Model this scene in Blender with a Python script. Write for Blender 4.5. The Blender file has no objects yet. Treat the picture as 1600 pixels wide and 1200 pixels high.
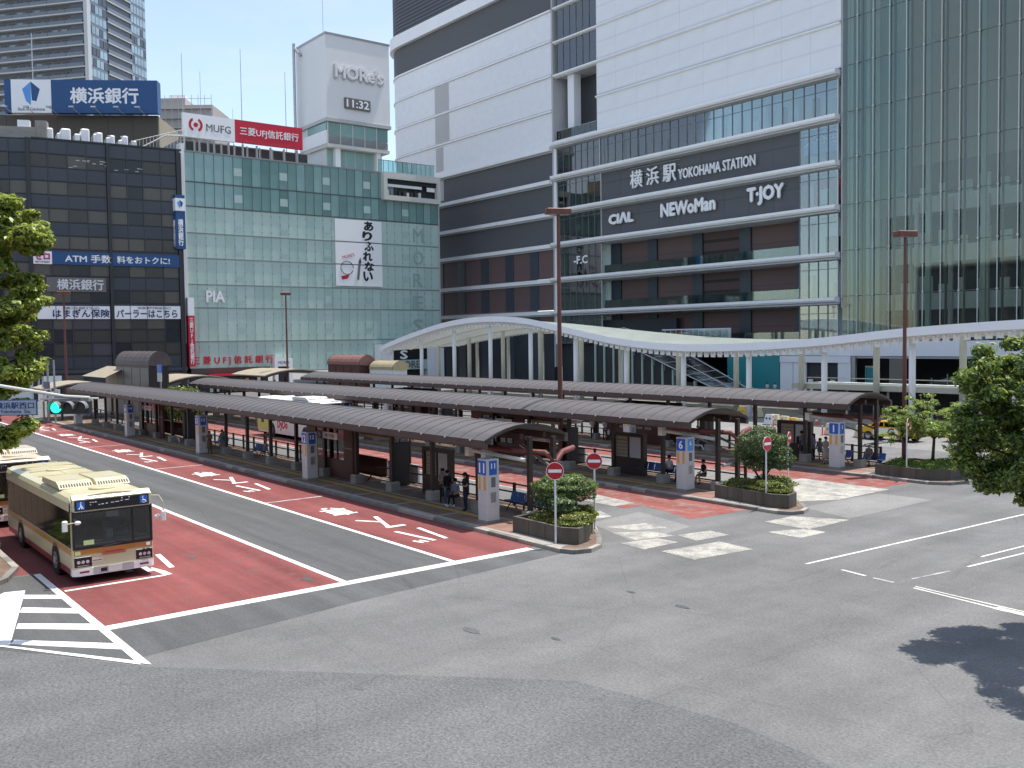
import bpy, bmesh, math, random
import numpy as np
from mathutils import Vector, Matrix, Euler
random.seed(7); rng = np.random.default_rng(7)
sc = bpy.context.scene
COL = sc.collection
# ------------------------------------------------------------------ camera, sky, sun, exposure
RW = [[0.6163657695163558, -0.02799261849560142, 0.7869622935555871],
      [0.78734145305665, 0.03924687739206831, -0.615266705513645],
      [-0.013662886486867988, 0.998837372110561, 0.04623018070606354]]
EYE = (0.0, 0.0, 7.9); FPX = 1490.0
cam_d = bpy.data.cameras.new('camera'); cam = bpy.data.objects.new('camera', cam_d); COL.objects.link(cam)
cam_d.sensor_width = 36.0; cam_d.sensor_fit = 'HORIZONTAL'; cam_d.lens = 36.0 * FPX / 1600.0
cam_d.clip_start = 0.1; cam_d.clip_end = 3000.0
cam.matrix_world = Matrix.Translation(EYE) @ Matrix(RW).to_4x4()
sc.camera = cam
SUN = Vector((0.05, 0.28, 1.0)).normalized()
world = bpy.data.worlds.new('World'); sc.world = world; world.use_nodes = True
wn = world.node_tree.nodes; wl = world.node_tree.links
bg = wn['Background']
sky = wn.new('ShaderNodeTexSky'); sky.sky_type = 'NISHITA'; sky.sun_disc = False
sky.sun_elevation = math.asin(SUN.z); sky.sun_rotation = math.atan2(SUN.x, SUN.y)
sky.air_density = 1.0; sky.dust_density = 0.5; sky.ozone_density = 1.2
tc = wn.new('ShaderNodeTexCoord'); mp = wn.new('ShaderNodeMapping'); mp.inputs['Scale'].default_value = (1.2, 1.2, 4.0)
nz = wn.new('ShaderNodeTexNoise'); nz.inputs['Scale'].default_value = 2.4; nz.inputs['Detail'].default_value = 7; nz.inputs['Roughness'].default_value = 0.62
rp = wn.new('ShaderNodeValToRGB'); rp.color_ramp.elements[0].position = 0.42; rp.color_ramp.elements[1].position = 0.78
rp.color_ramp.elements[0].color = (0.20, 0.20, 0.20, 1); rp.color_ramp.elements[1].color = (0.62, 0.62, 0.62, 1)
mx = wn.new('ShaderNodeMix'); mx.data_type = 'RGBA'
mx.inputs[7].default_value = (3.9, 3.9, 4.0, 1)
wl.new(tc.outputs['Generated'], mp.inputs[0]); wl.new(mp.outputs[0], nz.inputs['Vector']); wl.new(nz.outputs['Fac'], rp.inputs[0])
wl.new(rp.outputs[0], mx.inputs[0]); wl.new(sky.outputs[0], mx.inputs[6]); wl.new(mx.outputs[2], bg.inputs[0])
bg.inputs[1].default_value = 0.145
sun_d = bpy.data.lights.new('sun', 'SUN'); sun = bpy.data.objects.new('sun', sun_d); COL.objects.link(sun)
sun_d.energy = 3.35; sun_d.angle = math.radians(0.53); sun_d.color = (1.0, 0.955, 0.89)
sun.rotation_euler = SUN.to_track_quat('Z', 'Y').to_euler(); sun.location = (0, 0, 80)
vs = sc.view_settings; vs.view_transform = 'Standard'; vs.look = 'None'; vs.gamma = 1.0; vs.use_curve_mapping = False
vs.exposure = 0.80
sc.render.engine = 'CYCLES'
sc.cycles.max_bounces = 6; sc.cycles.transparent_max_bounces = 10; sc.cycles.glossy_bounces = 3; sc.cycles.diffuse_bounces = 3
sc.cycles.caustics_reflective = False; sc.cycles.caustics_refractive = False

# ------------------------------------------------------------------ measuring helpers: a pixel of the photograph meets a real plane
def pray(u, v):
    c = ((u - 800.0) / FPX, (600.0 - v) / FPX, -1.0)
    return [sum(RW[i][j] * c[j] for j in range(3)) for i in range(3)]
def atz(u, v, z=0.0):
    d = pray(u, v); t = (z - EYE[2]) / d[2]; return (d[0] * t, d[1] * t, z)
def atx(u, v, x):
    d = pray(u, v); t = x / d[0]; return (x, d[1] * t, EYE[2] + d[2] * t)
def aty(u, v, y):
    d = pray(u, v); t = y / d[1]; return (d[0] * t, y, EYE[2] + d[2] * t)
def atdepth(u, v, dep):
    d = pray(u, v); return (d[0] * dep, d[1] * dep, EYE[2] + d[2] * dep)
FW = (-0.7878, 0.6159); RT = (0.6164, 0.7874)
class Plane:                                     # a vertical plane: origin, direction along it; local x along, local y inward
    def __init__(s, ox, oy, dx, dy):
        n = math.hypot(dx, dy); s.o = (ox, oy); s.d = (dx / n, dy / n); s.rot = math.atan2(dy, dx)
    def hit(s, u, v):
        r = pray(u, v); nx, ny = -s.d[1], s.d[0]
        t = (s.o[0] * nx + s.o[1] * ny) / (r[0] * nx + r[1] * ny)
        px, py = r[0] * t, r[1] * t
        return ((px - s.o[0]) * s.d[0] + (py - s.o[1]) * s.d[1], EYE[2] + r[2] * t)
    def loc(s, z=0.0): return (s.o[0], s.o[1], z)

# ------------------------------------------------------------------ materials
MATS = {}
def mat(name, col, rough=0.7, metal=0.0, var=0.12, scale=3.0, bump=0.0, spec=0.5, bscale=None, col2=None, streak=False, detail=5):
    if name in MATS: return MATS[name]
    m = bpy.data.materials.new(name); m.use_nodes = True; nt = m.node_tree; N = nt.nodes; L = nt.links
    b = N['Principled BSDF']; b.inputs['Roughness'].default_value = rough; b.inputs['Metallic'].default_value = metal
    b.inputs['Specular IOR Level'].default_value = spec
    c = tuple(col) + (1,)
    if var > 0:
        t = N.new('ShaderNodeTexCoord'); mpn = N.new('ShaderNodeMapping')
        if streak: mpn.inputs['Scale'].default_value = (1.0, 1.0, 0.12)
        n = N.new('ShaderNodeTexNoise'); n.inputs['Scale'].default_value = scale; n.inputs['Detail'].default_value = detail; n.inputs['Roughness'].default_value = 0.65
        L.new(t.outputs['Object'], mpn.inputs[0]); L.new(mpn.outputs[0], n.inputs['Vector'])
        r = N.new('ShaderNodeMapRange'); r.inputs[1].default_value = 0.25; r.inputs[2].default_value = 0.75
        L.new(n.outputs['Fac'], r.inputs[0])
        x = N.new('ShaderNodeMix'); x.data_type = 'RGBA'
        if col2 is None:
            x.inputs[6].default_value = tuple(v * (1 - var) for v in col) + (1,); x.inputs[7].default_value = tuple(min(1, v * (1 + var)) for v in col) + (1,)
        else:
            x.inputs[6].default_value = c; x.inputs[7].default_value = tuple(col2) + (1,)
        L.new(r.outputs[0], x.inputs[0]); L.new(x.outputs[2], b.inputs['Base Color'])
    else: b.inputs['Base Color'].default_value = c
    if bump > 0:
        t2 = N.new('ShaderNodeTexCoord'); n2 = N.new('ShaderNodeTexNoise'); n2.inputs['Scale'].default_value = bscale or scale * 8; n2.inputs['Detail'].default_value = 3
        bp = N.new('ShaderNodeBump'); bp.inputs['Strength'].default_value = bump; bp.inputs['Distance'].default_value = 0.02
        L.new(t2.outputs['Object'], n2.inputs['Vector']); L.new(n2.outputs['Fac'], bp.inputs['Height']); L.new(bp.outputs[0], b.inputs['Normal'])
    MATS[name] = m; return m
def glass(name, tint=(0.6, 0.75, 0.73), refl=0.12, rough=0.03, gcol=(1, 1, 1)):
    m = bpy.data.materials.new(name); m.use_nodes = True; nt = m.node_tree; N = nt.nodes; L = nt.links
    N.remove(N['Principled BSDF']); out = N['Material Output']
    t = N.new('ShaderNodeBsdfTransparent'); t.inputs[0].default_value = tuple(tint) + (1,)
    g = N.new('ShaderNodeBsdfGlossy'); g.inputs['Roughness'].default_value = rough; g.inputs[0].default_value = tuple(gcol) + (1,)
    lw = N.new('ShaderNodeFresnel'); lw.inputs[0].default_value = 1.5
    ad = N.new('ShaderNodeMath'); ad.operation = 'ADD'; ad.use_clamp = True; ad.inputs[1].default_value = refl
    tcn = N.new('ShaderNodeTexCoord'); nn = N.new('ShaderNodeTexNoise'); nn.inputs['Scale'].default_value = 0.35
    bp = N.new('ShaderNodeBump'); bp.inputs['Strength'].default_value = 0.02; bp.inputs['Distance'].default_value = 0.10
    L.new(tcn.outputs['Object'], nn.inputs['Vector']); L.new(nn.outputs['Fac'], bp.inputs['Height']); L.new(bp.outputs[0], g.inputs['Normal'])
    mxs = N.new('ShaderNodeMixShader'); L.new(lw.outputs[0], ad.inputs[0]); L.new(ad.outputs[0], mxs.inputs[0]); L.new(t.outputs[0], mxs.inputs[1]); L.new(g.outputs[0], mxs.inputs[2])
    L.new(mxs.outputs[0], out.inputs[0]); MATS[name] = m; return m
def emis(name, col, s):
    m = bpy.data.materials.new(name); m.use_nodes = True; b = m.node_tree.nodes['Principled BSDF']
    b.inputs['Base Color'].default_value = tuple(col) + (1,); b.inputs['Emission Color'].default_value = tuple(col) + (1,); b.inputs['Emission Strength'].default_value = s
    MATS[name] = m; return m
def stripes(name, ca, cb, axis='Z', period=0.5, duty=0.12, rough=0.6, metal=0.0, spec=0.4):   # fine printed joint lines of far cladding
    m = mat(name, ca, rough, metal, 0.06, 0.8, 0, spec); nt = m.node_tree; N = nt.nodes; L = nt.links; b = N['Principled BSDF']
    t = N.new('ShaderNodeTexCoord'); s = N.new('ShaderNodeSeparateXYZ'); L.new(t.outputs['Object'], s.inputs[0])
    d = N.new('ShaderNodeMath'); d.operation = 'DIVIDE'; d.inputs[1].default_value = period; L.new(s.outputs[axis], d.inputs[0])
    f = N.new('ShaderNodeMath'); f.operation = 'FRACT'; L.new(d.outputs[0], f.inputs[0])
    l = N.new('ShaderNodeMath'); l.operation = 'LESS_THAN'; l.inputs[1].default_value = duty; L.new(f.outputs[0], l.inputs[0])
    x = N.new('ShaderNodeMix'); x.data_type = 'RGBA'; src = b.inputs['Base Color'].links[0].from_socket
    L.new(l.outputs[0], x.inputs[0]); L.new(src, x.inputs[6]); x.inputs[7].default_value = tuple(cb) + (1,); L.new(x.outputs[2], b.inputs['Base Color'])
    return m

# asphalt with speckle, worn streaks and patches
def asphalt(name, base, spk=0.35, big=0.25, wear=None, wearamt=0.0, along=0.0):
    m = bpy.data.materials.new(name); m.use_nodes = True; nt = m.node_tree; N = nt.nodes; L = nt.links; b = N['Principled BSDF']
    b.inputs['Roughness'].default_value = 0.9; b.inputs['Specular IOR Level'].default_value = 0.2
    t = N.new('ShaderNodeTexCoord')
    def noise(sc_, det, vec=None, rough=0.6):
        n = N.new('ShaderNodeTexNoise'); n.inputs['Scale'].default_value = sc_; n.inputs['Detail'].default_value = det; n.inputs['Roughness'].default_value = rough
        L.new(vec or t.outputs['Object'], n.inputs['Vector']); return n
    def rng_(src, a, b_, lo, hi):
        r = N.new('ShaderNodeMapRange'); r.inputs[1].default_value = a; r.inputs[2].default_value = b_; r.inputs[3].default_value = lo; r.inputs[4].default_value = hi; L.new(src, r.inputs[0]); return r.outputs[0]
    def mul(a, b_):
        q = N.new('ShaderNodeMath'); q.operation = 'MULTIPLY'; L.new(a, q.inputs[0]); L.new(b_, q.inputs[1]); return q.outputs[0]
    n1 = noise(14.0, 4, rough=0.8); n2 = noise(0.16, 5); mpn = N.new('ShaderNodeMapping'); mpn.inputs['Scale'].default_value = (0.05, 1.3, 1.0) if along else (1.0, 0.12, 1.0); mpn.inputs['Rotation'].default_value = (0, 0, 0 if along else -0.25)
    L.new(t.outputs['Object'], mpn.inputs[0]); n3 = noise(0.7, 5, mpn.outputs[0]); n4 = noise(1.8, 6, rough=0.7)
    f = mul(mul(rng_(n1.outputs['Fac'], 0.3, 0.7, 1 - spk, 1 + spk), rng_(n2.outputs['Fac'], 0.3, 0.7, 1 - big, 1 + big)), mul(rng_(n3.outputs['Fac'], 0.3, 0.7, 0.9 - along, 1.12 + along * 0.6), rng_(n4.outputs['Fac'], 0.3, 0.7, 0.93, 1.07)))
    # thin crack / seam lines
    vo = N.new('ShaderNodeTexVoronoi'); vo.feature = 'DISTANCE_TO_EDGE'; vo.inputs['Scale'].default_value = 0.22
    wv = N.new('ShaderNodeMix'); wv.data_type = 'VECTOR'; wv.inputs[0].default_value = 0.08; nw = noise(1.2, 4); L.new(t.outputs['Object'], wv.inputs[4]); L.new(nw.outputs['Color'], wv.inputs[5]); L.new(wv.outputs[1], vo.inputs['Vector'])
    f = mul(f, rng_(vo.outputs['Distance'], 0.0, 0.006, 0.86, 1.0))
    vm = N.new('ShaderNodeVectorMath'); vm.operation = 'SCALE'; vm.inputs[0].default_value = base; L.new(f, vm.inputs['Scale'])
    outc = vm.outputs[0]
    if wear is not None:
        n5 = noise(1.1, 6, rough=0.75); x = N.new('ShaderNodeMix'); x.data_type = 'RGBA'; L.new(rng_(n5.outputs['Fac'], 0.62 - wearamt, 0.72 - wearamt * 0.5, 0, 1), x.inputs[0]); L.new(outc, x.inputs[6]); x.inputs[7].default_value = tuple(wear) + (1,); outc = x.outputs[2]
    L.new(outc, b.inputs['Base Color'])
    bp = N.new('ShaderNodeBump'); bp.inputs['Strength'].default_value = 0.25; bp.inputs['Distance'].default_value = 0.01; L.new(n1.outputs['Fac'], bp.inputs['Height']); L.new(bp.outputs[0], b.inputs['Normal'])
    MATS[name] = m; return m
asphalt('asphalt', (0.158, 0.156, 0.152), 0.36, 0.22)
asphalt('asphalt_speckle', (0.128, 0.127, 0.126), 0.55, 0.16)
asphalt('asphalt_dark', (0.106, 0.105, 0.103), 0.3, 0.10, along=0.12)
asphalt('asphalt_pale', (0.22, 0.215, 0.205), 0.35, 0.16)
asphalt('red_lane', (0.212, 0.066, 0.061), 0.2, 0.2, (0.18, 0.085, 0.078), 0.09, 0.2)
asphalt('red_worn', (0.26, 0.085, 0.070), 0.2, 0.14, (0.25, 0.19, 0.17), 0.14, 0.14)
asphalt('paint_white', (0.74, 0.73, 0.69), 0.07, 0.05, (0.62, 0.61, 0.58), 0.0)
asphalt('line_worn', (0.62, 0.61, 0.56), 0.25, 0.10, (0.25, 0.25, 0.245), 0.10)
asphalt('paint_worn', (0.50, 0.49, 0.45), 0.35, 0.10, (0.22, 0.22, 0.22), 0.16)
asphalt('kerb_line_paint', (0.48, 0.46, 0.43), 0.15, 0.08, (0.25, 0.17, 0.16), 0.12)
asphalt('antislip', (0.42, 0.40, 0.345), 0.6, 0.12, (0.22, 0.215, 0.205), 0.19)
mat('concrete', (0.30, 0.285, 0.255), 0.85, var=0.25, scale=2.5, bump=0.3, spec=0.3)
mat('kerb_stone', (0.21, 0.20, 0.18), 0.85, var=0.35, scale=1.3, bump=0.3, spec=0.3)
mat('kerb_pale', (0.36, 0.335, 0.29), 0.85, var=0.2, scale=1.6, bump=0.2, spec=0.3)
mat('paving_brown', (0.175, 0.120, 0.088), 0.85, var=0.4, scale=2.2, bump=0.2, spec=0.3)
mat('paving_red', (0.26, 0.15, 0.115), 0.85, var=0.3, scale=2.2, bump=0.2, spec=0.3)
mat('paving_strip', (0.30, 0.265, 0.215), 0.85, var=0.25, scale=2.2, bump=0.2, spec=0.3)
mat('tactile', (0.42, 0.27, 0.07), 0.8, var=0.25, scale=3, bump=0.2, spec=0.3)
mat('planter_stone', (0.105, 0.092, 0.074), 0.75, var=0.35, scale=1.5, bump=0.3, spec=0.3, streak=True)
mat('soil', (0.07, 0.05, 0.035), 0.95, var=0.4, scale=6, bump=0.6, spec=0.1)
mat('brown_steel', (0.040, 0.026, 0.022), 0.5, var=0.2, scale=2, spec=0.4)
mat('gutter_brown', (0.085, 0.062, 0.055), 0.55, var=0.25, scale=1.2, spec=0.4)
mat('roof_grey', (0.098, 0.089, 0.086), 0.55, var=0.38, scale=0.9, spec=0.42, streak=False, bump=0.12, bscale=3)
mat('seam_pale', (0.22, 0.20, 0.19), 0.6, var=0.3, scale=1.5)
mat('red_pipe', (0.19, 0.055, 0.045), 0.5, var=0.25, scale=3)
mat('dark_red_panel', (0.080, 0.026, 0.022), 0.5, var=0.25, scale=1.5)
mat('beige_panel', (0.34, 0.29, 0.21), 0.6, var=0.15, scale=2)
mat('white_paint', (0.86, 0.86, 0.86), 0.45, var=0.05, scale=1.0, spec=0.4)
mat('column_white', (0.84, 0.85, 0.86), 0.4, var=0.06, scale=0.6, spec=0.4, streak=True)
mat('off_white', (0.62, 0.61, 0.56), 0.6, var=0.1, scale=1.0)
mat('pylon_white', (0.58, 0.59, 0.57), 0.5, var=0.10, scale=1.2, streak=True)
mat('steel', (0.42, 0.42, 0.41), 0.35, metal=0.7, var=0.15, scale=2)
mat('steel_dark', (0.10, 0.105, 0.11), 0.45, metal=0.3, var=0.2, scale=2)
mat('sign_blue', (0.012, 0.075, 0.215), 0.45, var=0.06, scale=1)
mat('sign_blue_bright', (0.015, 0.12, 0.50), 0.45, var=0.03, scale=1)
mat('sign_lightblue', (0.10, 0.33, 0.75), 0.45, var=0.03, scale=1)
mat('sign_red', (0.58, 0.018, 0.045), 0.45, var=0.05, scale=1)
mat('sign_noentry', (0.50, 0.012, 0.022), 0.4, var=0.06, scale=1)
mat('sign_white', (0.90, 0.90, 0.90), 0.5, var=0.03, scale=1)
mat('sign_navy', (0.02, 0.025, 0.13), 0.5, var=0.03, scale=1)
mat('sign_orange', (0.75, 0.36, 0.02), 0.5, var=0.03, scale=1)
mat('sign_black', (0.012, 0.012, 0.014), 0.5, var=0, scale=1)
mat('sign_magenta', (0.5, 0.02, 0.12), 0.5, var=0, scale=1)
mat('sign_grey', (0.16, 0.15, 0.14), 0.6, var=0.1, scale=1)
mat('pole_rust', (0.150, 0.055, 0.038), 0.6, var=0.4, scale=2.5, streak=True, bump=0.2)
mat('pole_white', (0.72, 0.73, 0.74), 0.4, var=0.06, scale=3)
mat('lamp_grey', (0.3, 0.3, 0.3), 0.5, var=0)
mat('bench_blue', (0.03, 0.09, 0.28), 0.5, var=0.1, scale=3)
mat('rubber', (0.018, 0.018, 0.02), 0.8, var=0.15, scale=5)
mat('bark', (0.085, 0.062, 0.045), 0.9, var=0.4, scale=6, bump=0.6, spec=0.2)
mat('bark_pale', (0.16, 0.13, 0.10), 0.9, var=0.4, scale=6, bump=0.5, spec=0.2)
print('p1 ok')
# ------------------------------------------------------------------ mesh helpers
class MB:
    def __init__(s): s.v = []; s.f = []; s.m = []
    def add(s, vs, fs, m=0):
        b = len(s.v); s.v += [tuple(p) for p in vs]; s.f += [tuple(b + i for i in f) for f in fs]; s.m += [m] * len(fs); return s
    def box(s, x0, x1, y0, y1, z0, z1, m=0):
        return s.add([(x0, y0, z0), (x1, y0, z0), (x1, y1, z0), (x0, y1, z0), (x0, y0, z1), (x1, y0, z1), (x1, y1, z1), (x0, y1, z1)],
                     [(0, 3, 2, 1), (4, 5, 6, 7), (0, 1, 5, 4), (1, 2, 6, 5), (2, 3, 7, 6), (3, 0, 4, 7)], m)
    def cham(s, x0, x1, y0, y1, z0, z1, c, m=0):           # box with all vertical and top edges cut
        bx = [(x0 + c, y0), (x1 - c, y0), (x1, y0 + c), (x1, y1 - c), (x1 - c, y1), (x0 + c, y1), (x0, y1 - c), (x0, y0 + c)]
        tx = [(min(max(a, x0 + c), x1 - c), min(max(b, y0 + c), y1 - c)) for a, b in bx]
        vs = [(a, b, z0) for a, b in bx] + [(a, b, z1 - c) for a, b in bx] + [(a, b, z1) for a, b in tx]
        fs = [tuple(range(7, -1, -1)), tuple(range(16, 24))]
        for k in (0, 8):
            for i in range(8): j = (i + 1) % 8; fs.append((k + i, k + j, k + 8 + j, k + 8 + i))
        return s.add(vs, fs, m)
    def prism(s, poly, z0, z1, m=0):
        n = len(poly); vs = [(a, b, z0) for a, b in poly] + [(a, b, z1) for a, b in poly]
        return s.add(vs, [tuple(range(n - 1, -1, -1)), tuple(range(n, 2 * n))] + [(i, (i + 1) % n, n + (i + 1) % n, n + i) for i in range(n)], m)
    def prof_x(s, prof, x0, x1, m=0):                       # profile in (y,z) swept along x
        n = len(prof); vs = [(x0, a, b) for a, b in prof] + [(x1, a, b) for a, b in prof]
        return s.add(vs, [tuple(range(n)), tuple(range(2 * n - 1, n - 1, -1))] + [(i, n + i, n + (i + 1) % n, (i + 1) % n) for i in range(n)], m)
    def prof_y(s, prof, y0, y1, m=0):                       # profile in (x,z) swept along y
        n = len(prof); vs = [(a, y0, b) for a, b in prof] + [(a, y1, b) for a, b in prof]
        return s.add(vs, [tuple(range(n - 1, -1, -1)), tuple(range(n, 2 * n))] + [(i, (i + 1) % n, n + (i + 1) % n, n + i) for i in range(n)], m)
    def tube(s, pts, r, n=8, m=0, caps=True):
        pts = [Vector(p) for p in pts]; R = r if isinstance(r, (list, tuple)) else [r] * len(pts); b = len(s.v); prev = None
        for i, p in enumerate(pts):
            d = (pts[min(i + 1, len(pts) - 1)] - pts[max(i - 1, 0)]).normalized()
            a = prev if prev is not None else (Vector((0, 0, 1)) if abs(d.z) < 0.9 else Vector((1, 0, 0)))
            sx = d.cross(a).normalized(); sy = d.cross(sx).normalized(); prev = a
            for k in range(n):
                t = 2 * math.pi * k / n; s.v.append(tuple(p + (sx * math.cos(t) + sy * math.sin(t)) * R[i]))
        for i in range(len(pts) - 1):
            for k in range(n):
                k2 = (k + 1) % n; s.f.append((b + i * n + k, b + (i + 1) * n + k, b + (i + 1) * n + k2, b + i * n + k2)); s.m.append(m)
        if caps:
            s.f.append(tuple(b + k for k in range(n))); s.m.append(m)
            e = b + (len(pts) - 1) * n; s.f.append(tuple(e + k for k in range(n - 1, -1, -1))); s.m.append(m)
        return s
    def ell(s, c, r, nu=10, nv=7, m=0, jit=0.0):
        b = len(s.v)
        for j in range(nv + 1):
            ph = math.pi * j / nv
            for i in range(nu):
                th = 2 * math.pi * i / nu; q = 1 + (random.uniform(-jit, jit) if jit else 0)
                s.v.append((c[0] + r[0] * math.sin(ph) * math.cos(th) * q, c[1] + r[1] * math.sin(ph) * math.sin(th) * q, c[2] + r[2] * math.cos(ph) * q))
        for j in range(nv):
            for i in range(nu):
                i2 = (i + 1) % nu; s.f.append((b + j * nu + i, b + (j + 1) * nu + i, b + (j + 1) * nu + i2, b + j * nu + i2)); s.m.append(m)
        return s
    def disc(s, c, r, axis, th, n=24, m=0):                 # short cylinder, axis vector
        a = Vector(axis).normalized(); c = Vector(c); return s.tube([c - a * th / 2, c + a * th / 2], r, n, m)
    def mesh(s, name, mats, smooth=False):
        me = bpy.data.meshes.new(name); me.from_pydata(s.v, [], s.f)
        for q in (mats if isinstance(mats, (list, tuple)) else [mats]): me.materials.append(MATS[q])
        if max(s.m, default=0) > 0: me.polygons.foreach_set('material_index', s.m)
        if smooth: me.polygons.foreach_set('use_smooth', [True] * len(s.f))
        me.update(); return me
    def build(s, name, mats, parent=None, loc=(0, 0, 0), rot=None, smooth=False, recalc=False):
        me = s.mesh(name, mats, smooth)
        if recalc:
            bm = bmesh.new(); bm.from_mesh(me); bmesh.ops.recalc_face_normals(bm, faces=bm.faces); bm.to_mesh(me); bm.free()
        return put(me, name, parent, loc, rot)
def put(me, name, parent=None, loc=(0, 0, 0), rot=None, scale=None):
    o = bpy.data.objects.new(name, me); COL.objects.link(o); o.location = loc
    if rot is not None: o.rotation_euler = rot
    if scale is not None: o.scale = scale
    if parent is not None: o.parent = parent
    return o
def tag(o, label, cat, group=None):
    o['label'] = label; o['category'] = cat
    if group: o['group'] = group
    return o
def thing(name, label, cat, loc=(0, 0, 0), rotz=0.0, group=None):
    o = bpy.data.objects.new(name, None); COL.objects.link(o); o.location = loc; o.rotation_euler = (0, 0, rotz); o.empty_display_size = 0.3
    return tag(o, label, cat, group)
def structure(o): o['kind'] = 'structure'; return o
def stuff(o): o['kind'] = 'stuff'; return o
def dup(root, loc=None, rotz=None, label=None, swap=None):
    r = root.copy(); COL.objects.link(r)
    if loc is not None: r.location = loc
    if rotz is not None: r.rotation_euler = (0, 0, rotz)
    if label: r['label'] = label
    def kids(a, b):
        for ch in list(a.children):
            c = ch.copy(); COL.objects.link(c); c.parent = b; kids(ch, c)
            if swap and c.data:
                for i, mm in enumerate(c.data.materials):
                    if mm and mm.name in swap:
                        key = c.data.name + '_' + mm.name
                        if c.data.users > 1: c.data = c.data.copy()
                        c.data.materials[i] = MATS[swap[mm.name]]
    kids(root, r); return r
UB = {}
def unit_box(matname, x0=0.0, y0=0.0, z0=0.0):
    k = (matname, x0, y0, z0)
    if k not in UB: UB[k] = MB().box(x0, x0 + 1, y0, y0 + 1, z0, z0 + 1).mesh('piece', matname)
    return UB[k]
def bx(name, matname, parent, x0, x1, y0, y1, z0, z1):       # a box part that shares one unit mesh
    return put(unit_box(matname), name, parent, (x0, y0, z0), None, (x1 - x0, y1 - y0, z1 - z0))
TXT = {}
def text(body, w, h, matname, parent, loc, rot=(math.pi / 2, 0, 0), ext=0.02, bold=0.0, name='lettering', keep=False, vert=False):
    key = (body, matname, round(bold, 3), round(ext, 4), vert)
    if key not in TXT:
        c = bpy.data.curves.new('lettering', 'FONT'); c.body = body if not vert else '\n'.join(body); c.size = 1.0; c.extrude = 0.5; c.resolution_u = 2
        c.align_x = 'CENTER'
        if vert: c.space_line = 0.92
        o = bpy.data.objects.new('lettering', c); COL.objects.link(o); dg = bpy.context.evaluated_depsgraph_get()
        me = bpy.data.meshes.new_from_object(o.evaluated_get(dg)); bpy.data.objects.remove(o); bpy.data.curves.remove(c)
        n = len(me.vertices); a = np.empty(n * 3, 'f'); me.vertices.foreach_get('co', a); a = a.reshape(-1, 3)
        lo = a.min(0); hi = a.max(0); a[:, 0] = (a[:, 0] - (lo[0] + hi[0]) / 2) / (hi[0] - lo[0]); a[:, 1] = (a[:, 1] - (lo[1] + hi[1]) / 2) / (hi[1] - lo[1]); a[:, 2] = (a[:, 2] - lo[2]) / max(hi[2] - lo[2], 1e-6)
        if bold > 0:
            hh = hi[1] - lo[1]; ww = hi[0] - lo[0]; fcs = [tuple(p.vertices) for p in me.polygons]; A = []; F_ = []
            for q, (sx_, sy_) in enumerate(((0, 0), (1, 0), (-1, 0), (0, 1), (0, -1))):
                b_ = a.copy(); b_[:, 0] += sx_ * bold * 1.1 / ww; b_[:, 1] += sy_ * bold * 1.1 / hh; b_[:, 2] -= q * 0.01; A.append(b_); F_ += [tuple(i + q * n for i in f) for f in fcs]
            me = bpy.data.meshes.new('lettering'); me.from_pydata(np.concatenate(A).tolist(), [], F_)
        else: me.vertices.foreach_set('co', a.ravel())
        me.update(); me.materials.clear(); me.materials.append(MATS[matname])
        TXT[key] = (me, (hi[0] - lo[0]) / (hi[1] - lo[1]))
    me, asp = TXT[key]
    if w is None: w = h * asp
    if h is None: h = w / asp
    return put(me, name, parent, loc, rot, (w, h, ext))
print('p2 ok')
# ------------------------------------------------------------------ station building
mat('clad_white', (0.86, 0.865, 0.88), 0.5, var=0.05, scale=0.25, spec=0.35)
stripes('clad_white_lines', (0.86, 0.865, 0.88), (0.77, 0.78, 0.80), 'Z', 0.48, 0.10)
mat('ledge_white', (0.90, 0.90, 0.90), 0.4, var=0.05, scale=0.5, streak=True)
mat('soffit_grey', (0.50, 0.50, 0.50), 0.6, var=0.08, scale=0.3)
stripes('clad_dark', (0.112, 0.112, 0.120), (0.088, 0.088, 0.097), 'Z', 0.6, 0.08)
mat('clad_dark_flat', (0.085, 0.088, 0.10), 0.55, var=0.08, scale=0.4)
stripes('louvre_dark', (0.115, 0.115, 0.125), (0.03, 0.03, 0.035), 'Z', 0.75, 0.35)
stripes('panel_brown', (0.155, 0.100, 0.095), (0.12, 0.078, 0.074), 'Z', 0.45, 0.08)
stripes('brick_brown', (0.105, 0.066, 0.06), (0.04, 0.03, 0.03), 'Z', 0.33, 0.28)
mat('column_navy', (0.050, 0.062, 0.080), 0.4, var=0.12, scale=0.5)
glass('glass_station', (0.78, 0.89, 0.89), 0.10)
glass('glass_atrium', (0.83, 0.87, 0.84), 0.02, 0.03, (0.85, 0.9, 0.86))
glass('glass_rail', (0.62, 0.80, 0.78), 0.06)
glass('glass_arch', (0.55, 0.66, 0.62), 0.10, 0.12)
mat('fin_teal', (0.46, 0.60, 0.57), 0.25, var=0.1, scale=0.3, spec=0.6)
mat('interior_wall', (0.72, 0.75, 0.74), 0.7, var=0.25, scale=0.25)
mat('interior_pale', (0.78, 0.82, 0.80), 0.6, var=0.2, scale=0.5)
mat('interior_dark', (0.035, 0.04, 0.045), 0.6, var=0.3, scale=0.4)
mat('teal_light', (0.55, 0.84, 0.80), 0.4, var=0.05)
stripes('interior_louvre', (0.58, 0.53, 0.46), (0.36, 0.33, 0.29), 'Z', 0.55, 0.14)
mat('mullion', (0.14, 0.16, 0.17), 0.4, var=0.1, scale=1)
mat('mullion_pale', (0.55, 0.56, 0.55), 0.35, metal=0.3, var=0.1, scale=1)
mat('teal_wall', (0.03, 0.26, 0.28), 0.4, var=0.12, scale=0.5)
SX = -127.7; LV = [12.8, 18.6, 24.7, 30.4, 36.3, 42.0, 47.95, 53.73, 59.4, 65.2, 71.0, 76.8]
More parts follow.
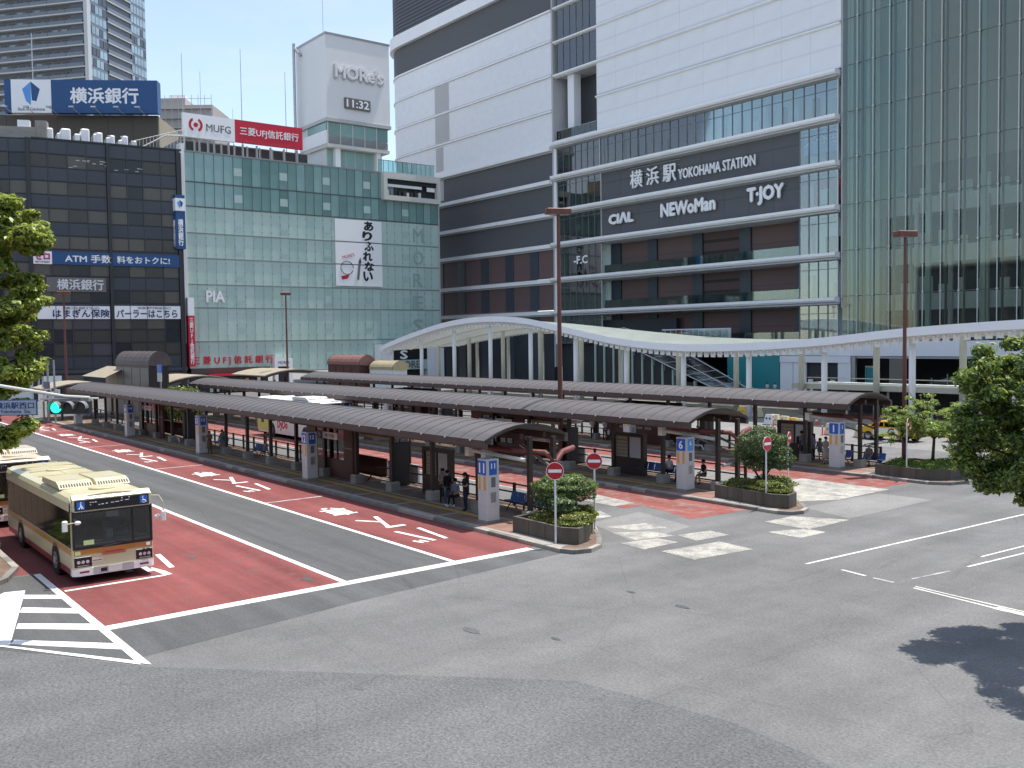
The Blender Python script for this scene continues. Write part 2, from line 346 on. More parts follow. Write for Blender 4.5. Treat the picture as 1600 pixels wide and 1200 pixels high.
ST = thing('station_building', 'huge station building with white cladding, dark signage bands and tall green glass atrium', 'building', (SX, 110, 0))
def S(n, m, x0, x1, y0, y1, z0, z1): return bx(n, m, ST, x0 - SX, x1 - SX, y0, y1, z0, z1)
S('core_wall', 'clad_dark_flat', -127.7, -71.5, 4.2, 30, 11.0, 90)
S('core_wall', 'interior_dark', -127.7, -71.5, 12, 30, 0, 10.9); S('ground_glazing', 'interior_dark', -128, -101, 1.5, 2.0, 0, 11.0)
# white cladding panels of the upper wall
for k in range(5, 11):
    z0, z1 = LV[k] + 0.25, LV[k + 1] - 0.05
    x = -116.9; n = 10; w = (116.9 - 71.35) / n
    for i in range(n): S('cladding_panel', 'clad_white_lines', x + i * w + 0.012, x + (i + 1) * w - 0.012, 0.0 + 0.004 * ((i * 7 + k) % 3), 0.5, z0, z1)
S('cladding_edge', 'soffit_grey', -71.34, -71.12, 0.1, 3.5, 11.5, 90)
# ledges
def ledge(x0, x1, z, d, h, name='ledge'):
    p = [(0.4, z + 0.10), (-d, z + 0.05), (-d, z - h * 0.55), (-d + 0.18, z - h), (0.4, z - h - 0.12)]
    return MB().prof_x(p, x0 - SX, x1 - SX).build(name, 'ledge_white', ST, recalc=True)
for k in range(12):
    z = LV[k]
    if k <= 5: ledge(-128.0, -71.6, z, 0.95, 0.55)
    elif k == 7: ledge(-127.6, -71.4, z, 0.35, 0.35)
    else: ledge(-127.6 if k > 7 else -117.0, -71.4, z, 0.30, 0.28)
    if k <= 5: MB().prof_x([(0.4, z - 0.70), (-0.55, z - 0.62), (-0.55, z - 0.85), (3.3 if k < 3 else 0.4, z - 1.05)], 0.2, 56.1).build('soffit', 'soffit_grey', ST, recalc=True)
# dark signage panels
for k in (2, 3):
    for i in range(9):
        w = (116.2 - 77.8) / 9; S('dark_panel', 'clad_dark', -116.2 + i * w + 0.015, -116.2 + (i + 1) * w - 0.015, 0.35 + 0.003 * (i % 2), 0.9, LV[k + 1 - 1] + 0.1, LV[k + 1] - 0.9)
# glazing strips with rooms behind
def strip(x0, x1, z0, z1, n, tr=0.28, back=2.0, y=0.25, wallmat='interior_wall'):
    w = (x1 - x0) / n
    for i in range(n):
        S('window_pane', 'glass_station', x0 + i * w + 0.06, x0 + (i + 1) * w - 0.06, y, y + 0.02, z0, z1)
        S('mullion', 'mullion', x0 + i * w - 0.05, x0 + i * w + 0.05, y - 0.08, y + 0.12, z0, z1)
    S('mullion', 'mullion_pale', x1 - 0.08, x1 + 0.08, y - 0.08, y + 0.12, z0, z1)
    S('transom', 'mullion', x0, x1, y - 0.03, y + 0.07, z1 - (z1 - z0) * tr - 0.04, z1 - (z1 - z0) * tr + 0.04)
    S('room_wall', wallmat, x0, x1, y + back, y + back + 0.2, z0, z1)
    S('room_ceiling', 'interior_pale', x0, x1, y + 0.2, y + back, z1 - 0.25, z1 - 0.05)
    S('room_floor', 'interior_wall', x0, x1, y + 0.2, y + back, z0 + 0.02, z0 + 0.12)
    for q in range(int((x1 - x0) / 2.6)):
        xx = x0 + 1.0 + q * 2.6 + random.uniform(-0.5, 0.5); ww = random.uniform(0.3, 1.4); hh = random.uniform(0.35, 0.95)
        S('room_fitting', random.choice(['interior_pale', 'interior_dark', 'interior_wall', 'fin_teal']), xx, min(xx + ww, x1 - 0.1), y + 0.6 + random.random(), y + 1.9 + random.random(), z0 + 0.13, z0 + (z1 - z0) * hh)
for k in (4,):
    strip(-116.3, -71.9, LV[4] + 0.12, LV[5] - 0.95, 26)
    strip(-127.2, -116.5, LV[4] + 0.12, LV[5] - 0.95, 7)
for k in (3, 2, 1, 0, -1):
    z0 = (LV[k] if k >= 0 else 7.0) + 0.12; z1 = LV[k + 1] - 0.95
    strip(-127.2, -116.3, z0, z1, 7, 0.16); strip(-77.7, -71.9, z0, z1, 4, 0.22)
S('corner_post', 'ledge_white', -127.9, -127.3, -0.05, 0.5, 7, 42)
# recessed galleries
for k in (1, 0, -1):
    z0 = (LV[k] if k >= 0 else 7.0) + 0.1; z1 = LV[k + 1] - 0.9
    S('gallery_wall', 'column_navy', -116.2, -77.8, 3.2, 3.6, z0, z1)
    cols = [-115.2, -107.0, -97.6, -88.6, -79.0]
    for c in cols: S('gallery_column', 'column_navy', c - 1.0, c + 1.0, 2.5, 3.1, z0, z1)
    for i in range(4):
        a, b = cols[i] + 1.0, cols[i + 1] - 1.0
        S('gallery_panel', 'brick_brown' if (i == 2 and k >= 0) else 'panel_brown', a + 0.02, b - 0.02, 2.8, 3.1, z0, z1)
    S('gallery_floor', 'soffit_grey', -116.2, -77.8, 0.35, 3.1, z0 - 0.02, z0 + 0.06)
    S('glass_balustrade', 'glass_rail', -115.9, -78.0, 0.52, 0.54, z0 + 0.1, z0 + 1.35)
    b = MB()
    for i in range(28): x = -115.5 + i * 1.37 - SX; b.box(x - 0.05, x + 0.05, 0.56, 0.62, z0 + 0.05, z0 + 1.1)
    b.build('balustrade_posts', 'steel_dark', ST)
# upper left glazed bay, open terrace under it
for k in (7, 8, 9):
    z0, z1 = LV[k] + 0.2, LV[k + 1] - 0.05
    w = 9.9 / 6
    for i in range(6):
        S('bay_pane', 'glass_station', -127.1 + i * w + 0.05, -127.1 + (i + 1) * w - 0.05, 0.3, 0.33, z0, z1)
        S('mullion', 'mullion', -127.1 + i * w - 0.05, -127.1 + i * w + 0.05, 0.22, 0.40, z0, z1)
    S('room_wall', 'interior_wall', -127.2, -117, 3.0, 3.3, z0, z1); S('room_floor', 'interior_wall', -127.2, -117, 0.4, 3.0, z0, z0 + 0.2)
    S('room_fitting', 'interior_pale', -126.4, -125.5, 1.0, 1.6, z0 + 0.4, z0 + 3.6)
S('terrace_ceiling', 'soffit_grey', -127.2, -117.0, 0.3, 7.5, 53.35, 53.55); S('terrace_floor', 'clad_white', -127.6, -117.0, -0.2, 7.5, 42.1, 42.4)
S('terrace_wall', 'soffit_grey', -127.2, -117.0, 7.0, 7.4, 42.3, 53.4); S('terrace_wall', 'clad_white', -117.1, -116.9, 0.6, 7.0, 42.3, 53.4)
S('terrace_column', 'clad_white', -125.0, -123.4, 0.8, 2.4, 42.3, 53.4); S('terrace_column', 'clad_white', -127.2, -125.6, 2.8, 4.0, 42.3, 53.4)
for i in range(7): S('terrace_glass', 'glass_rail', -127.1 + i * 1.44, -127.1 + i * 1.44 + 1.38, 0.0, 0.03, 42.5, 44.0)
S('terrace_handrail', 'steel', -127.2, -117.0, -0.02, 0.05, 44.0, 44.07)
# west wing with rounded corner: bands swept along a path
CXA = -178.2
PATH = [(-128.35, 0.0)] + [(-135 - 7 * i, 0.0) for i in range(7)] + [(CXA + 9.0 * math.cos(math.radians(-90 - a)), 9.0 + 9.0 * math.sin(math.radians(-90 - a))) for a in range(0, 91, 10)] + [(CXA - 9.0, 45.0)]
def sweep(name, m, off0, off1, z0, z1, path=PATH, smooth=False):
    # off = distance outward from the wall line
    def offs(d):
        out = []
        for i, (x, y) in enumerate(path):
            a = path[max(i - 1, 0)]; b = path[min(i + 1, len(path) - 1)]; dx, dy = b[0] - a[0], b[1] - a[1]; l = math.hypot(dx, dy); nx, ny = -dy / l, dx / l
            nx, ny = -nx, -ny
            if i == 0: nx, ny = 0, -1
            if (nx * 0 + ny * -1) < -0.01: nx, ny = -nx, -ny
            out.append((x + nx * d - SX, y + ny * d))
        return out
    A = offs(off0); B = offs(off1); n = len(path); vs = [(a, b, z0) for a, b in A] + [(a, b, z0) for a, b in B] + [(a, b, z1) for a, b in A] + [(a, b, z1) for a, b in B]; fs = []
    for i in range(n - 1): fs += [(i, i + 1, n + i + 1, n + i), (2 * n + i, 3 * n + i, 3 * n + i + 1, 2 * n + i + 1), (n + i, n + i + 1, 3 * n + i + 1, 3 * n + i), (i, 2 * n + i, 2 * n + i + 1, i + 1)]
    fs += [(0, n, 3 * n, 2 * n), (n - 1, 3 * n - 1, 4 * n - 1, 2 * n - 1)]
    return MB().add(vs, fs).build(name, m, ST, recalc=True)
WL = [12.8, 18.4, 24.5, 30.0, 35.7, 41.4, 47.8, 53.9, 59.9, 65.1]
def seg(x0, x1, fn):
    pass
wm = ['panel_brown', 'panel_brown', 'clad_dark', 'clad_dark', 'clad_dark', 'clad_white_lines', 'clad_white_lines', 'clad_white_lines', 'clad_white_lines']
sweep('wing_wall', 'interior_dark', -1.0, 0.0, 0.0, 9.0); sweep('wing_wall', 'panel_brown', -1.0, 0.0, 9.05, 12.3)
for i, mm in enumerate(wm):
    sweep('wing_wall', mm, -1.0, 0.0, WL[i] + 0.3, WL[i + 1] - 0.25)
    if i < 2:
        for c in (-133.6, -140.9, -148.7, -156.5, -164.2): S('wing_column', 'column_navy', c - 1.2, c + 1.2, -0.12, 0.6, WL[i] + 0.3, WL[i + 1] - 0.25)
for c in (-133.6, -140.9, -148.7, -156.5, -164.2): S('wing_column', 'column_navy', c - 1.2, c + 1.2, -0.12, 0.6, 0, 12.3)
for i, z in enumerate(WL):
    big = i <= 5
    sweep('wing_ledge', 'ledge_white', 0.02, 0.75 if big else 0.28, z - (0.55 if big else 0.22), z + 0.1)
    sweep('wing_joint', 'soffit_grey', -0.6, -0.08 if not big else 0.3, z - 0.24 if not big else z - 0.85, z + 0.29 if not big else z - 0.56)
sweep('wing_wall', 'clad_dark', -1.0, 0.05, 65.4, 70.8); sweep('wing_cornice', 'ledge_white', -1.0, 0.9, 70.9, 73.4); sweep('wing_wall', 'louvre_dark', -1.0, 0.1, 73.5, 92)
for z0, z1 in ((54.3, 59.5), (48.2, 53.5)): S('louvre_window', 'soffit_grey', -165.0, -160.0, -0.06, 0.3, z0, z1)
for z0, z1 in ((42.2, 47.4), (36.2, 41.0)): S('louvre_window', 'soffit_grey', -164.9, -162.3, -0.06, 0.3, z0 + 0.2, z1 - 0.2)
S('wing_return', 'soffit_grey', -128.4, -128.0, 0.0, 14.0, 3.0, 90)
# signage, raised letters
def sgn(body, u0, v0, u1, v1, h=None, bold=0.015, yy=109.9):
    a = aty(u0, v0, yy); b = aty(u1, v1, yy); return text(body, b[0] - a[0], h, 'sign_white', ST, ((a[0] + b[0]) / 2 - SX, 0.02, (a[2] + b[2]) / 2), ext=0.22, bold=bold)
sgn('横 浜 駅', 985, 281, 1056, 268, 2.7, 0.010); sgn('YOKOHAMA STATION', 1060, 271, 1180, 251, 1.5, 0.010)
sgn('CIΛL', 952, 341, 989, 340, 1.55, 0.05); sgn('NEWoMan', 1033, 327, 1117, 319, 1.9, 0.04); sgn('T·JOY', 1168, 307, 1224, 302, 2.4, 0.045)
b = MB()
for z in (33.2, 34.1, 34.9): b.box(-109.6 - SX, -98.9 - SX, 0.22, 0.27, z, z + 0.05)
b.build('letter_rail', 'steel', ST)
text('大谷邑', 5.0, 1.7, 'interior_pale', ST, (-74.6 - SX, 0.6, 33.9), ext=0.02); S('window_banner', 'sign_lightblue', -77.4, -72.2, 0.75, 0.78, 32.0, 34.9)
text('-F.C', 3.4, 1.3, 'sign_white', ST, (-121.4 - SX, 0.15, 21.4), ext=0.03, bold=0.03)
# shop displays inside the glass bays
S('shop_display', 'sign_red', -76.2, -72.0, 1.2, 1.3, 25.5, 28.4); S('shop_display', 'sign_white', -75.0, -72.6, 1.0, 1.1, 25.3, 27.2)
# atrium
AX0, AX1 = -71.1, -30.0; AZ = [12.95 + 5.86 * k - 5.86 for k in range(0, 13)]
S('atrium_wall', 'interior_louvre', -66.0, AX1, 8.0, 8.4, 24.6, 90)
S('atrium_side_wall', 'interior_pale', -70.9, -70.6, 0.8, 8.0, 5.4, 90); S('atrium_wall', 'teal_light', -70.6, -66.0, 5.0, 8.4, 24.6, 90)
S('atrium_wall', 'interior_dark', -70.6, AX1, 8.0, 8.4, 5.4, 24.55)
for z in (11.6, 17.4, 23.6):
    S('atrium_floor', 'interior_pale', -68.6, AX1, 4.6, 8.0, z - 0.6, z + 1.4)
    for i in range(14): S('atrium_glazing', random.choice(['fin_teal', 'interior_pale', 'interior_wall']), -66 + i * 2.5, -66 + i * 2.5 + random.uniform(0.6, 1.9), 5.2, 5.4, z + 1.45, z + random.uniform(2.4, 3.6))
for i in range(9): S('atrium_shaft', 'interior_wall', -68.0 + i * 4.4, -67.55 + i * 4.4, 4.1, 4.5, 5.4, 24.4)
n = 19; w = 2.2
for i in range(n):
    x = AX0 + i * w
    for k in range(0, 12): S('atrium_pane', 'glass_atrium', x + 0.02, x + w - 0.02, 0.0, 0.02, AZ[k] + 0.03 if k else 7.2, AZ[k + 1] - 0.03)
    S('atrium_rod', 'mullion_pale', x + w - 0.045, x + w + 0.045, -0.25, -0.16, 7.0, 83)
    S('atrium_fin', 'fin_teal' if i % 3 == 1 else 'mullion', x + w - (0.30 if i % 3 == 1 else 0.06), x + w + (0.30 if i % 3 == 1 else 0.06), 0.9, 1.3, 7.0, 83)
b = MB()
for i in range(n):
    for k in range(1, 13): x = AX0 + (i + 1) * w - SX; b.ell((x, -0.22, AZ[k]), (0.16, 0.12, 0.16), 6, 4)
stuff(b.build('glass_fixing', 'mullion_pale', ST))
for k in range(1, 13): S('atrium_transom', 'mullion', AX0, AX1, 0.03, 0.12, AZ[k] - 0.05, AZ[k] + 0.05)
for i, xx in enumerate((-70.3, -69.3, -68.0)): S('atrium_blade', 'teal_light', xx, xx + 0.45, 0.5, 2.0, 7, 83)
# street level
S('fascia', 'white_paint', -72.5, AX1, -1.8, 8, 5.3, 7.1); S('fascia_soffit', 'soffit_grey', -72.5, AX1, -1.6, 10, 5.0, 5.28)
S('shopfront_wall', 'interior_pale', -99, -72.5, -1.4, -0.9, 5.3, 7.0)
for i in range(12): S('upper_glazing', 'glass_station', -101.5 + i * 1.1, -101.5 + i * 1.1 + 1.0, -1.7, -1.66, 5.5, 9.0)
S('upper_backing', 'interior_wall', -101.5, -88.3, -1.2, -1.0, 5.3, 9.2)
for i in range(2): S('teal_hoarding', 'teal_wall', -88.2 + i * 4.45, -83.8 + i * 4.45, -2.0, -1.7, 0, 5.2)
for x0, x1 in ((-79.2, -77.2), (-77.1, -75.2), (-70.4, -68.6)): S('shop_panel', 'white_paint', x0, x1, -2.0, -1.7, 0, 5.2)
S('shop_lintel', 'white_paint', -79.2, -68.6, -2.1, -2.01, 4.4, 5.25); S('shop_glass', 'interior_dark', -75.2, -70.4, -1.5, -1.2, 0, 4.4)
for i in range(4): S('shop_display', ['interior_pale', 'gutter_brown', 'tactile', 'off_white'][i], -75.0 + i * 1.1, -74.3 + i * 1.1, -1.75, -1.55, 0, 2.2 + 0.5 * (i % 3))
S('shop_post', 'steel', -68.5, -68.0, -1.9, -1.5, 0, 5.2); S('lift_door', 'teal_wall', -67.4, -66.0, -0.5, -0.3, 0, 3.8); S('lift_frame', 'off_white', -67.6, -65.8, -0.29, -0.1, 0, 4.0)
S('passage_wall', 'interior_dark', -68, AX1, 9.5, 10, 0, 5.0); S('passage_band', 'interior_pale', -58, AX1, 9.2, 9.4, 2.6, 2.75)
for i in range(9):
    xa, xb = -62.0 + i * 2.0, -60.1 + i * 2.0; za, zb = 0.7 + i * 0.50, 0.7 + (i + 0.95) * 0.50
    MB().add([(xa - SX, 2.0, 0.2), (xb - SX, 2.0, 0.2), (xb - SX, 2.0, zb + 0.9), (xa - SX, 2.0, za + 0.9), (xa - SX, 2.05, 0.2), (xb - SX, 2.05, 0.2), (xb - SX, 2.05, zb + 0.9), (xa - SX, 2.05, za + 0.9)], [(0, 1, 2, 3), (7, 6, 5, 4), (3, 2, 6, 7), (0, 3, 7, 4), (1, 5, 6, 2)]).build('escalator_glass', 'glass_rail', ST)
    MB().add([(xa - SX, 2.6, za - 0.3), (xb - SX, 2.6, zb - 0.3), (xb - SX, 2.6, zb + 0.1), (xa - SX, 2.6, za + 0.1)], [(0, 1, 2, 3)]).build('escalator_skirt', 'interior_pale' if i % 2 else 'interior_wall', ST)
    S('passage_frame', 'steel', xb, xb + 0.12, 1.9, 2.0, 0, min(5.0, zb + 1.4))
text('TIFFANY', 3.0, 0.35, 'sign_white', ST, (-80.0 - SX, -2.03, 2.6), ext=0.01) if False else None
# sloping glass stair hall between the station and the arch canopy
SH = thing('stair_hall', 'sloping green glass hall over the station stairs behind the white columns', 'glass hall', (-104, 97, 0))
b = MB().add([(0, 0, 9.0), (9, -1, 6.3), (24, 0, 0.6), (24, 6, 0.6), (9, 7, 7.6), (0, 6, 9.4)], [(0, 1, 4, 5), (1, 2, 3, 4)]); b.build('glass_roof', 'glass_arch', SH)
b = MB()
for i in range(13):
    t = i / 12; x = 24 * t; z = 9.0 - (2.7 * min(t / 0.375, 1)) - max(0, (t - 0.375) / 0.625) * 5.7; b.tube([(x, 0, z + 0.05), (x, 6.2, z + 0.5)], 0.06, 5)
for y in (0, 3, 6): b.tube([(0, y, 9.1 + y * 0.07), (9, y - 0.8, 6.4 + y * 0.2), (24, y, 0.7)], 0.07, 5)
b.build('roof_ribs', 'mullion_pale', SH)
for i in range(13):
    t = i / 12.5; x = 24 * t; z = 9.0 - (2.7 * min(t / 0.375, 1)) - max(0, (t - 0.375) / 0.625) * 5.7
    bx('hall_mullion', 'fin_teal', SH, x, x + 0.28, -0.1, 0.3, 0, max(0.3, z - 0.3))
    bx('hall_glass', 'interior_dark', SH, x + 0.3, x + 1.85, 0.1, 0.2, 0, max(0.25, z - 1.2))
# ------------------------------------------------------------------ white arch canopy over the plaza
AC = thing('arch_canopy', 'long white wave shaped canopy on tall round columns in front of the station', 'canopy', (-125.5, 75, 0))
ax = [-127.2, -126.2, -125.5, -116.66, -108.34, -100.09, -91.89, -83.71, -75.57, -67.14, -58.78, -50.4, -41.77, -33.0, -25]
az = [6.55, 6.95, 7.25, 9.0, 10.25, 10.70, 10.28, 8.95, 7.65, 6.98, 6.98, 7.40, 8.15, 8.6, 8.8]
def arch_z(x):
    i = max(1, min(len(ax) - 3, next((j for j in range(len(ax)) if ax[j] > x), len(ax) - 1) - 1))
    x0, x1 = ax[i], ax[i + 1]; t = (x - x0) / (x1 - x0); p0, p1, p2, p3 = az[i - 1], az[i], az[i + 1], az[i + 2] if i + 2 < len(az) else az[i + 1]
    m1 = (p2 - p0) / (ax[i + 1] - ax[i - 1]) * (x1 - x0); m2 = (p3 - p1) / (ax[min(i + 2, len(ax) - 1)] - ax[i]) * (x1 - x0)
    return (2 * t**3 - 3 * t**2 + 1) * p1 + (t**3 - 2 * t**2 + t) * m1 + (-2 * t**3 + 3 * t**2) * p2 + (t**3 - t**2) * m2
XS = [-126.6 + i * 0.85 for i in range(0, 119)]
def depthy(x): return 14.5
NX = len(XS)
vs = []; fs = []
for x in XS:
    z = arch_z(x); vs += [(x + 125.5, -0.9, z), (x + 125.5, 7, (z + 7.55 + (z - 7.0) * 0.5) / 2 + 0.12), (x + 125.5, depthy(x), 7.6 + (z - 7.0) * 0.5)]
for i in range(NX - 1):
    for j in (0, 1): fs.append((i * 3 + j, (i + 1) * 3 + j, (i + 1) * 3 + j + 1, i * 3 + j + 1))
mat('canopy_glass', (0.55, 0.60, 0.56), 0.3, var=0.22, scale=0.6, spec=0.5)
_nt = MATS['canopy_glass'].node_tree; _tl = _nt.nodes.new('ShaderNodeBsdfTranslucent'); _tl.inputs[0].default_value = (0.62, 0.68, 0.63, 1); _ms = _nt.nodes.new('ShaderNodeMixShader'); _ms.inputs[0].default_value = 0.45
_nt.links.new(_nt.nodes['Principled BSDF'].outputs[0], _ms.inputs[1]); _nt.links.new(_tl.outputs[0], _ms.inputs[2]); _nt.links.new(_ms.outputs[0], _nt.nodes['Material Output'].inputs[0])
MB().add(vs, fs).build('roof_skin', 'canopy_glass', AC, smooth=True)
vs = []; fs = []
for x in XS:
    z = arch_z(x); vs += [(x + 125.5, -1.2, z + 0.28), (x + 125.5, -1.3, z - 0.42), (x + 125.5, -0.75, z - 0.52), (x + 125.5, -0.6, z + 0.12)]
for i in range(NX - 1):
    for j in range(4): fs.append((i * 4 + j, i * 4 + (j + 1) % 4, (i + 1) * 4 + (j + 1) % 4, (i + 1) * 4 + j))
fs += [(0, 3, 2, 1), tuple((NX - 1) * 4 + j for j in range(4))]
MB().add(vs, fs).build('edge_beam', 'white_paint', AC, smooth=False, recalc=True)
vs2 = [(a, depthy(0) + 0.6 if b < 0 else b, c) for a, b, c in vs]
def back_z(x, y): z = arch_z(x); zb = 7.6 + (z - 7.0) * 0.5; return z + (zb - z) * min(1, y / 14.5)
for i, x in enumerate(XS):
    z = arch_z(x); q = []
    for y_ in (-0.7, 14.3):
        zz = back_z(x, max(0, y_)); q.append((y_, zz - 0.42)); q.append((y_, zz - 0.05))
    MB().add([(0, q[0][0], q[0][1]), (0.12, q[0][0], q[0][1]), (0.12, q[2][0], q[2][1]), (0, q[2][0], q[2][1]), (0, q[1][0], q[1][1]), (0.12, q[1][0], q[1][1]), (0.12, q[3][0], q[3][1]), (0, q[3][0], q[3][1])],
             [(0, 3, 2, 1), (4, 5, 6, 7), (0, 1, 5, 4), (1, 2, 6, 5), (2, 3, 7, 6), (3, 0, 4, 7)]).build('rib', 'white_paint', AC, (x + 125.5, 0, 0))
b = MB()
for i, x in enumerate(XS[:-1]):
    z = arch_z(x); b.box(x + 125.5 + 0.1, x + 125.5 + 0.62, -0.72, -0.60, z - 1.0, z - 0.50); b.box(x + 125.5 + 0.3, x + 125.5 + 0.42, -0.95, -0.3, z - 0.72, z - 0.50)
stuff(b.build('edge_brackets', 'white_paint', AC))
b = MB()
for yy in (0, 4, 8.5, 13): b.tube([(x + 125.5, yy, back_z(x, yy) - 0.4) for x in XS[::3]], 0.14, 6)
b.build('purlin', 'white_paint', AC)
me_c = {}
for row, yy in (('f', 0.0), ('b', 8.5)):
    for x in [-125.5 + 8.36 * i for i in range(12)]:
        z = back_z(x, yy) - 0.3
        c = MB().tube([(0, 0, 0), (0, 0, z)], 0.27 if row == 'f' else 0.3, 16).build('column', 'column_white' if row == 'f' else 'off_white', AC, (x + 125.5, yy, 0), smooth=False)
        for p in c.data.polygons: p.use_smooth = len(p.vertices) == 4
for x in (-122, -114, -106, -98, -90): MB().tube([(0, 0, 0), (0, 0, back_z(x, 13.5) - 0.3)], 0.26, 10).build('column', 'off_white', AC, (x + 125.5, 13.5, 0))
# low beige walkway roof right of the third platform
LR = thing('walkway_roof', 'low flat pale walkway roof behind the maples', 'canopy', (-60, 84, 0))
bx('roof_slab', 'white_paint', LR, 0, 34, 0, 5, 2.75, 3.0); bx('roof_edge', 'off_white', LR, -0.1, 34.1, -0.12, 0, 2.5, 3.02)
bx('parapet_rail', 'off_white', LR, 0, 34, 2.4, 2.5, 3.5, 3.58)
for i in range(8): MB().tube([(0, 0, 0), (0, 0, 2.75)], 0.12, 8).build('post', 'off_white', LR, (1.5 + i * 4.4, 0.6, 0))
bx('back_wall', 'interior_dark', LR, 0, 34, 4.2, 4.4, 0, 2.7)
print('p3 ok')
# ------------------------------------------------------------------ glass department store (frosted green facade)
mat('green_frost', (0.47, 0.62, 0.555), 0.28, var=0.12, scale=0.12, spec=0.6, detail=6)
mat('green_frost_b', (0.43, 0.585, 0.525), 0.26, var=0.14, scale=0.15, spec=0.6, detail=6)
mat('green_frost_c', (0.50, 0.645, 0.58), 0.30, var=0.10, scale=0.12, spec=0.6, detail=6)
mat('green_glass', (0.20, 0.345, 0.32), 0.12, var=0.22, scale=0.15, spec=0.7)
mat('green_glass_b', (0.25, 0.41, 0.385), 0.12, var=0.18, scale=0.2, spec=0.7)
mat('green_glass_c', (0.16, 0.29, 0.275), 0.10, var=0.25, scale=0.2, spec=0.7)
mat('green_letter', (0.32, 0.46, 0.42), 0.4, var=0.05)
mat('vent_pale', (0.42, 0.56, 0.52), 0.35, var=0.08, scale=1)
mat('roof_room', (0.26, 0.27, 0.27), 0.7, var=0.3, scale=0.5)
MX, MY0, MW = -150.0, 52.75, 47.4
DS = thing('department_store', 'department store with pale green frosted glass facade in the middle distance', 'building', (MX, MY0, 0), math.pi / 2)
def D(n, m, x0, x1, y0, y1, z0, z1): return bx(n, m, DS, x0, x1, y0, y1, z0, z1)
D('core_wall', 'interior_dark', 0, MW, 0.6, 24, 3.2, 37.9); D('core_wall', 'roof_room', 0, MW, 0.5, 26, 37.9, 38.15)
ZR = [38.2, 33.45, 29.6, 25.45, 21.5, 17.35, 13.65, 8.3, 3.2]; NC = 30; cw = MW / NC
for r in range(8):
    z1, z0 = ZR[r], ZR[r + 1]
    for i in range(NC):
        if r == 0 and i >= 24: continue
        if r < 2: m = ['green_glass_b', 'green_glass', 'green_glass_c', 'green_glass'][(i // 3 * 5 + i * 2 + r * 3) % 4] if i > 5 else 'green_glass_b'
        else: m = ['green_frost', 'green_frost_b', 'green_frost', 'green_frost_c'][(i // 4 + r * 2 + i * 5 % 3) % 4]
        D('glass_panel', m, i * cw + 0.012, (i + 1) * cw - 0.012, 0.0 + 0.004 * ((i * 3 + r) % 3), 0.08, z0 + 0.06, z1 - 0.06)
    D('floor_joint', 'steel_dark' if r < 2 else 'roof_room', 0, MW, -0.10, 0.3, z0 - 0.08, z0 + 0.09)
    if r < 2:
        for i in range(NC + 1):
            if r == 0 and i > 24: continue
            D('mullion', 'mullion', i * cw - 0.035, i * cw + 0.035, -0.08, 0.02, z0 + 0.1, z1)
    for i in (5, 10, 15, 20, 25):
        if r == 0 and i > 22: continue
        if r == 7 and i < 11: continue
        zz = (z0 + z1) / 2 - 0.2; hh = 0.62
        D('vent_window', 'vent_pale', i * cw + 0.1, (i + 1) * cw - 0.1, -0.04, -0.005, zz - hh, zz + hh)
b = MB()
for r in range(2, 8):
    z1, z0 = ZR[r], ZR[r + 1]; n = 3
    for i in range(1, NC):
        for k in range(n): z = z0 + (z1 - z0) * (k + 0.5) / n; b.box(i * cw - 0.10, i * cw + 0.10, -0.09, -0.006, z - 0.085, z + 0.085)
stuff(b.build('glass_fixing', 'steel', DS))
D('parapet', 'roof_room', 0, MW * 0.8, -0.12, 0.5, 38.05, 38.3)
D('edge_pilaster', 'white_paint', -0.75, -0.05, -0.4, 1.2, 8.0, 39.2); D('corner_trim', 'mullion_pale', MW, MW + 0.35, -0.05, 1, 3, 33.4)
# big framed screen box at the top corner
x0 = 35.35; D('screen_frame', 'off_white', x0, MW + 0.1, -1.0, -0.0, 37.1, 38.25); D('screen_frame', 'off_white', x0, MW + 0.1, -1.0, 0.0, 33.3, 34.15)
D('screen_frame', 'off_white', x0, x0 + 0.75, -1.0, 0.0, 34.15, 37.1); D('screen_frame', 'off_white', MW - 0.6, MW + 0.1, -1.0, 0.0, 34.15, 37.1)
D('terrace_back', 'interior_dark', x0 + 0.75, MW - 0.6, 0.5, 0.6, 34.1, 37.1); D('terrace_lintel', 'sign_black', x0 + 0.8, MW - 0.6, -0.5, -0.3, 36.3, 37.1)
D('terrace_panel', 'sign_white', x0 + 0.9, x0 + 8.4, -0.4, -0.3, 35.75, 36.25); D('terrace_panel', 'sign_white', x0 + 9.5, x0 + 11.2, -0.4, -0.3, 35.5, 36.25)
for i in range(9): D('terrace_fitting', random.choice(['roof_room', 'interior_wall', 'interior_dark', 'gutter_brown']), x0 + 1 + i * 0.85, x0 + 1.5 + i * 0.85, -0.2, 0.3, 34.2, 34.2 + random.uniform(0.8, 1.5))
for i in range(6): D('roof_railing', 'glass_rail', x0 - 0.2 + i * 2.0, x0 + 1.7 + i * 2.0, 0.4, 0.43, 38.3, 40.5)
b = MB()
for i in range(12): b.box(x0 - 0.2 + i * 1.0, x0 - 0.12 + i * 1.0, 0.44, 0.52, 38.3, 40.6)
b.box(x0 - 0.2, x0 + 11.8, 0.44, 0.52, 40.5, 40.62); b.build('railing_posts', 'steel', DS)
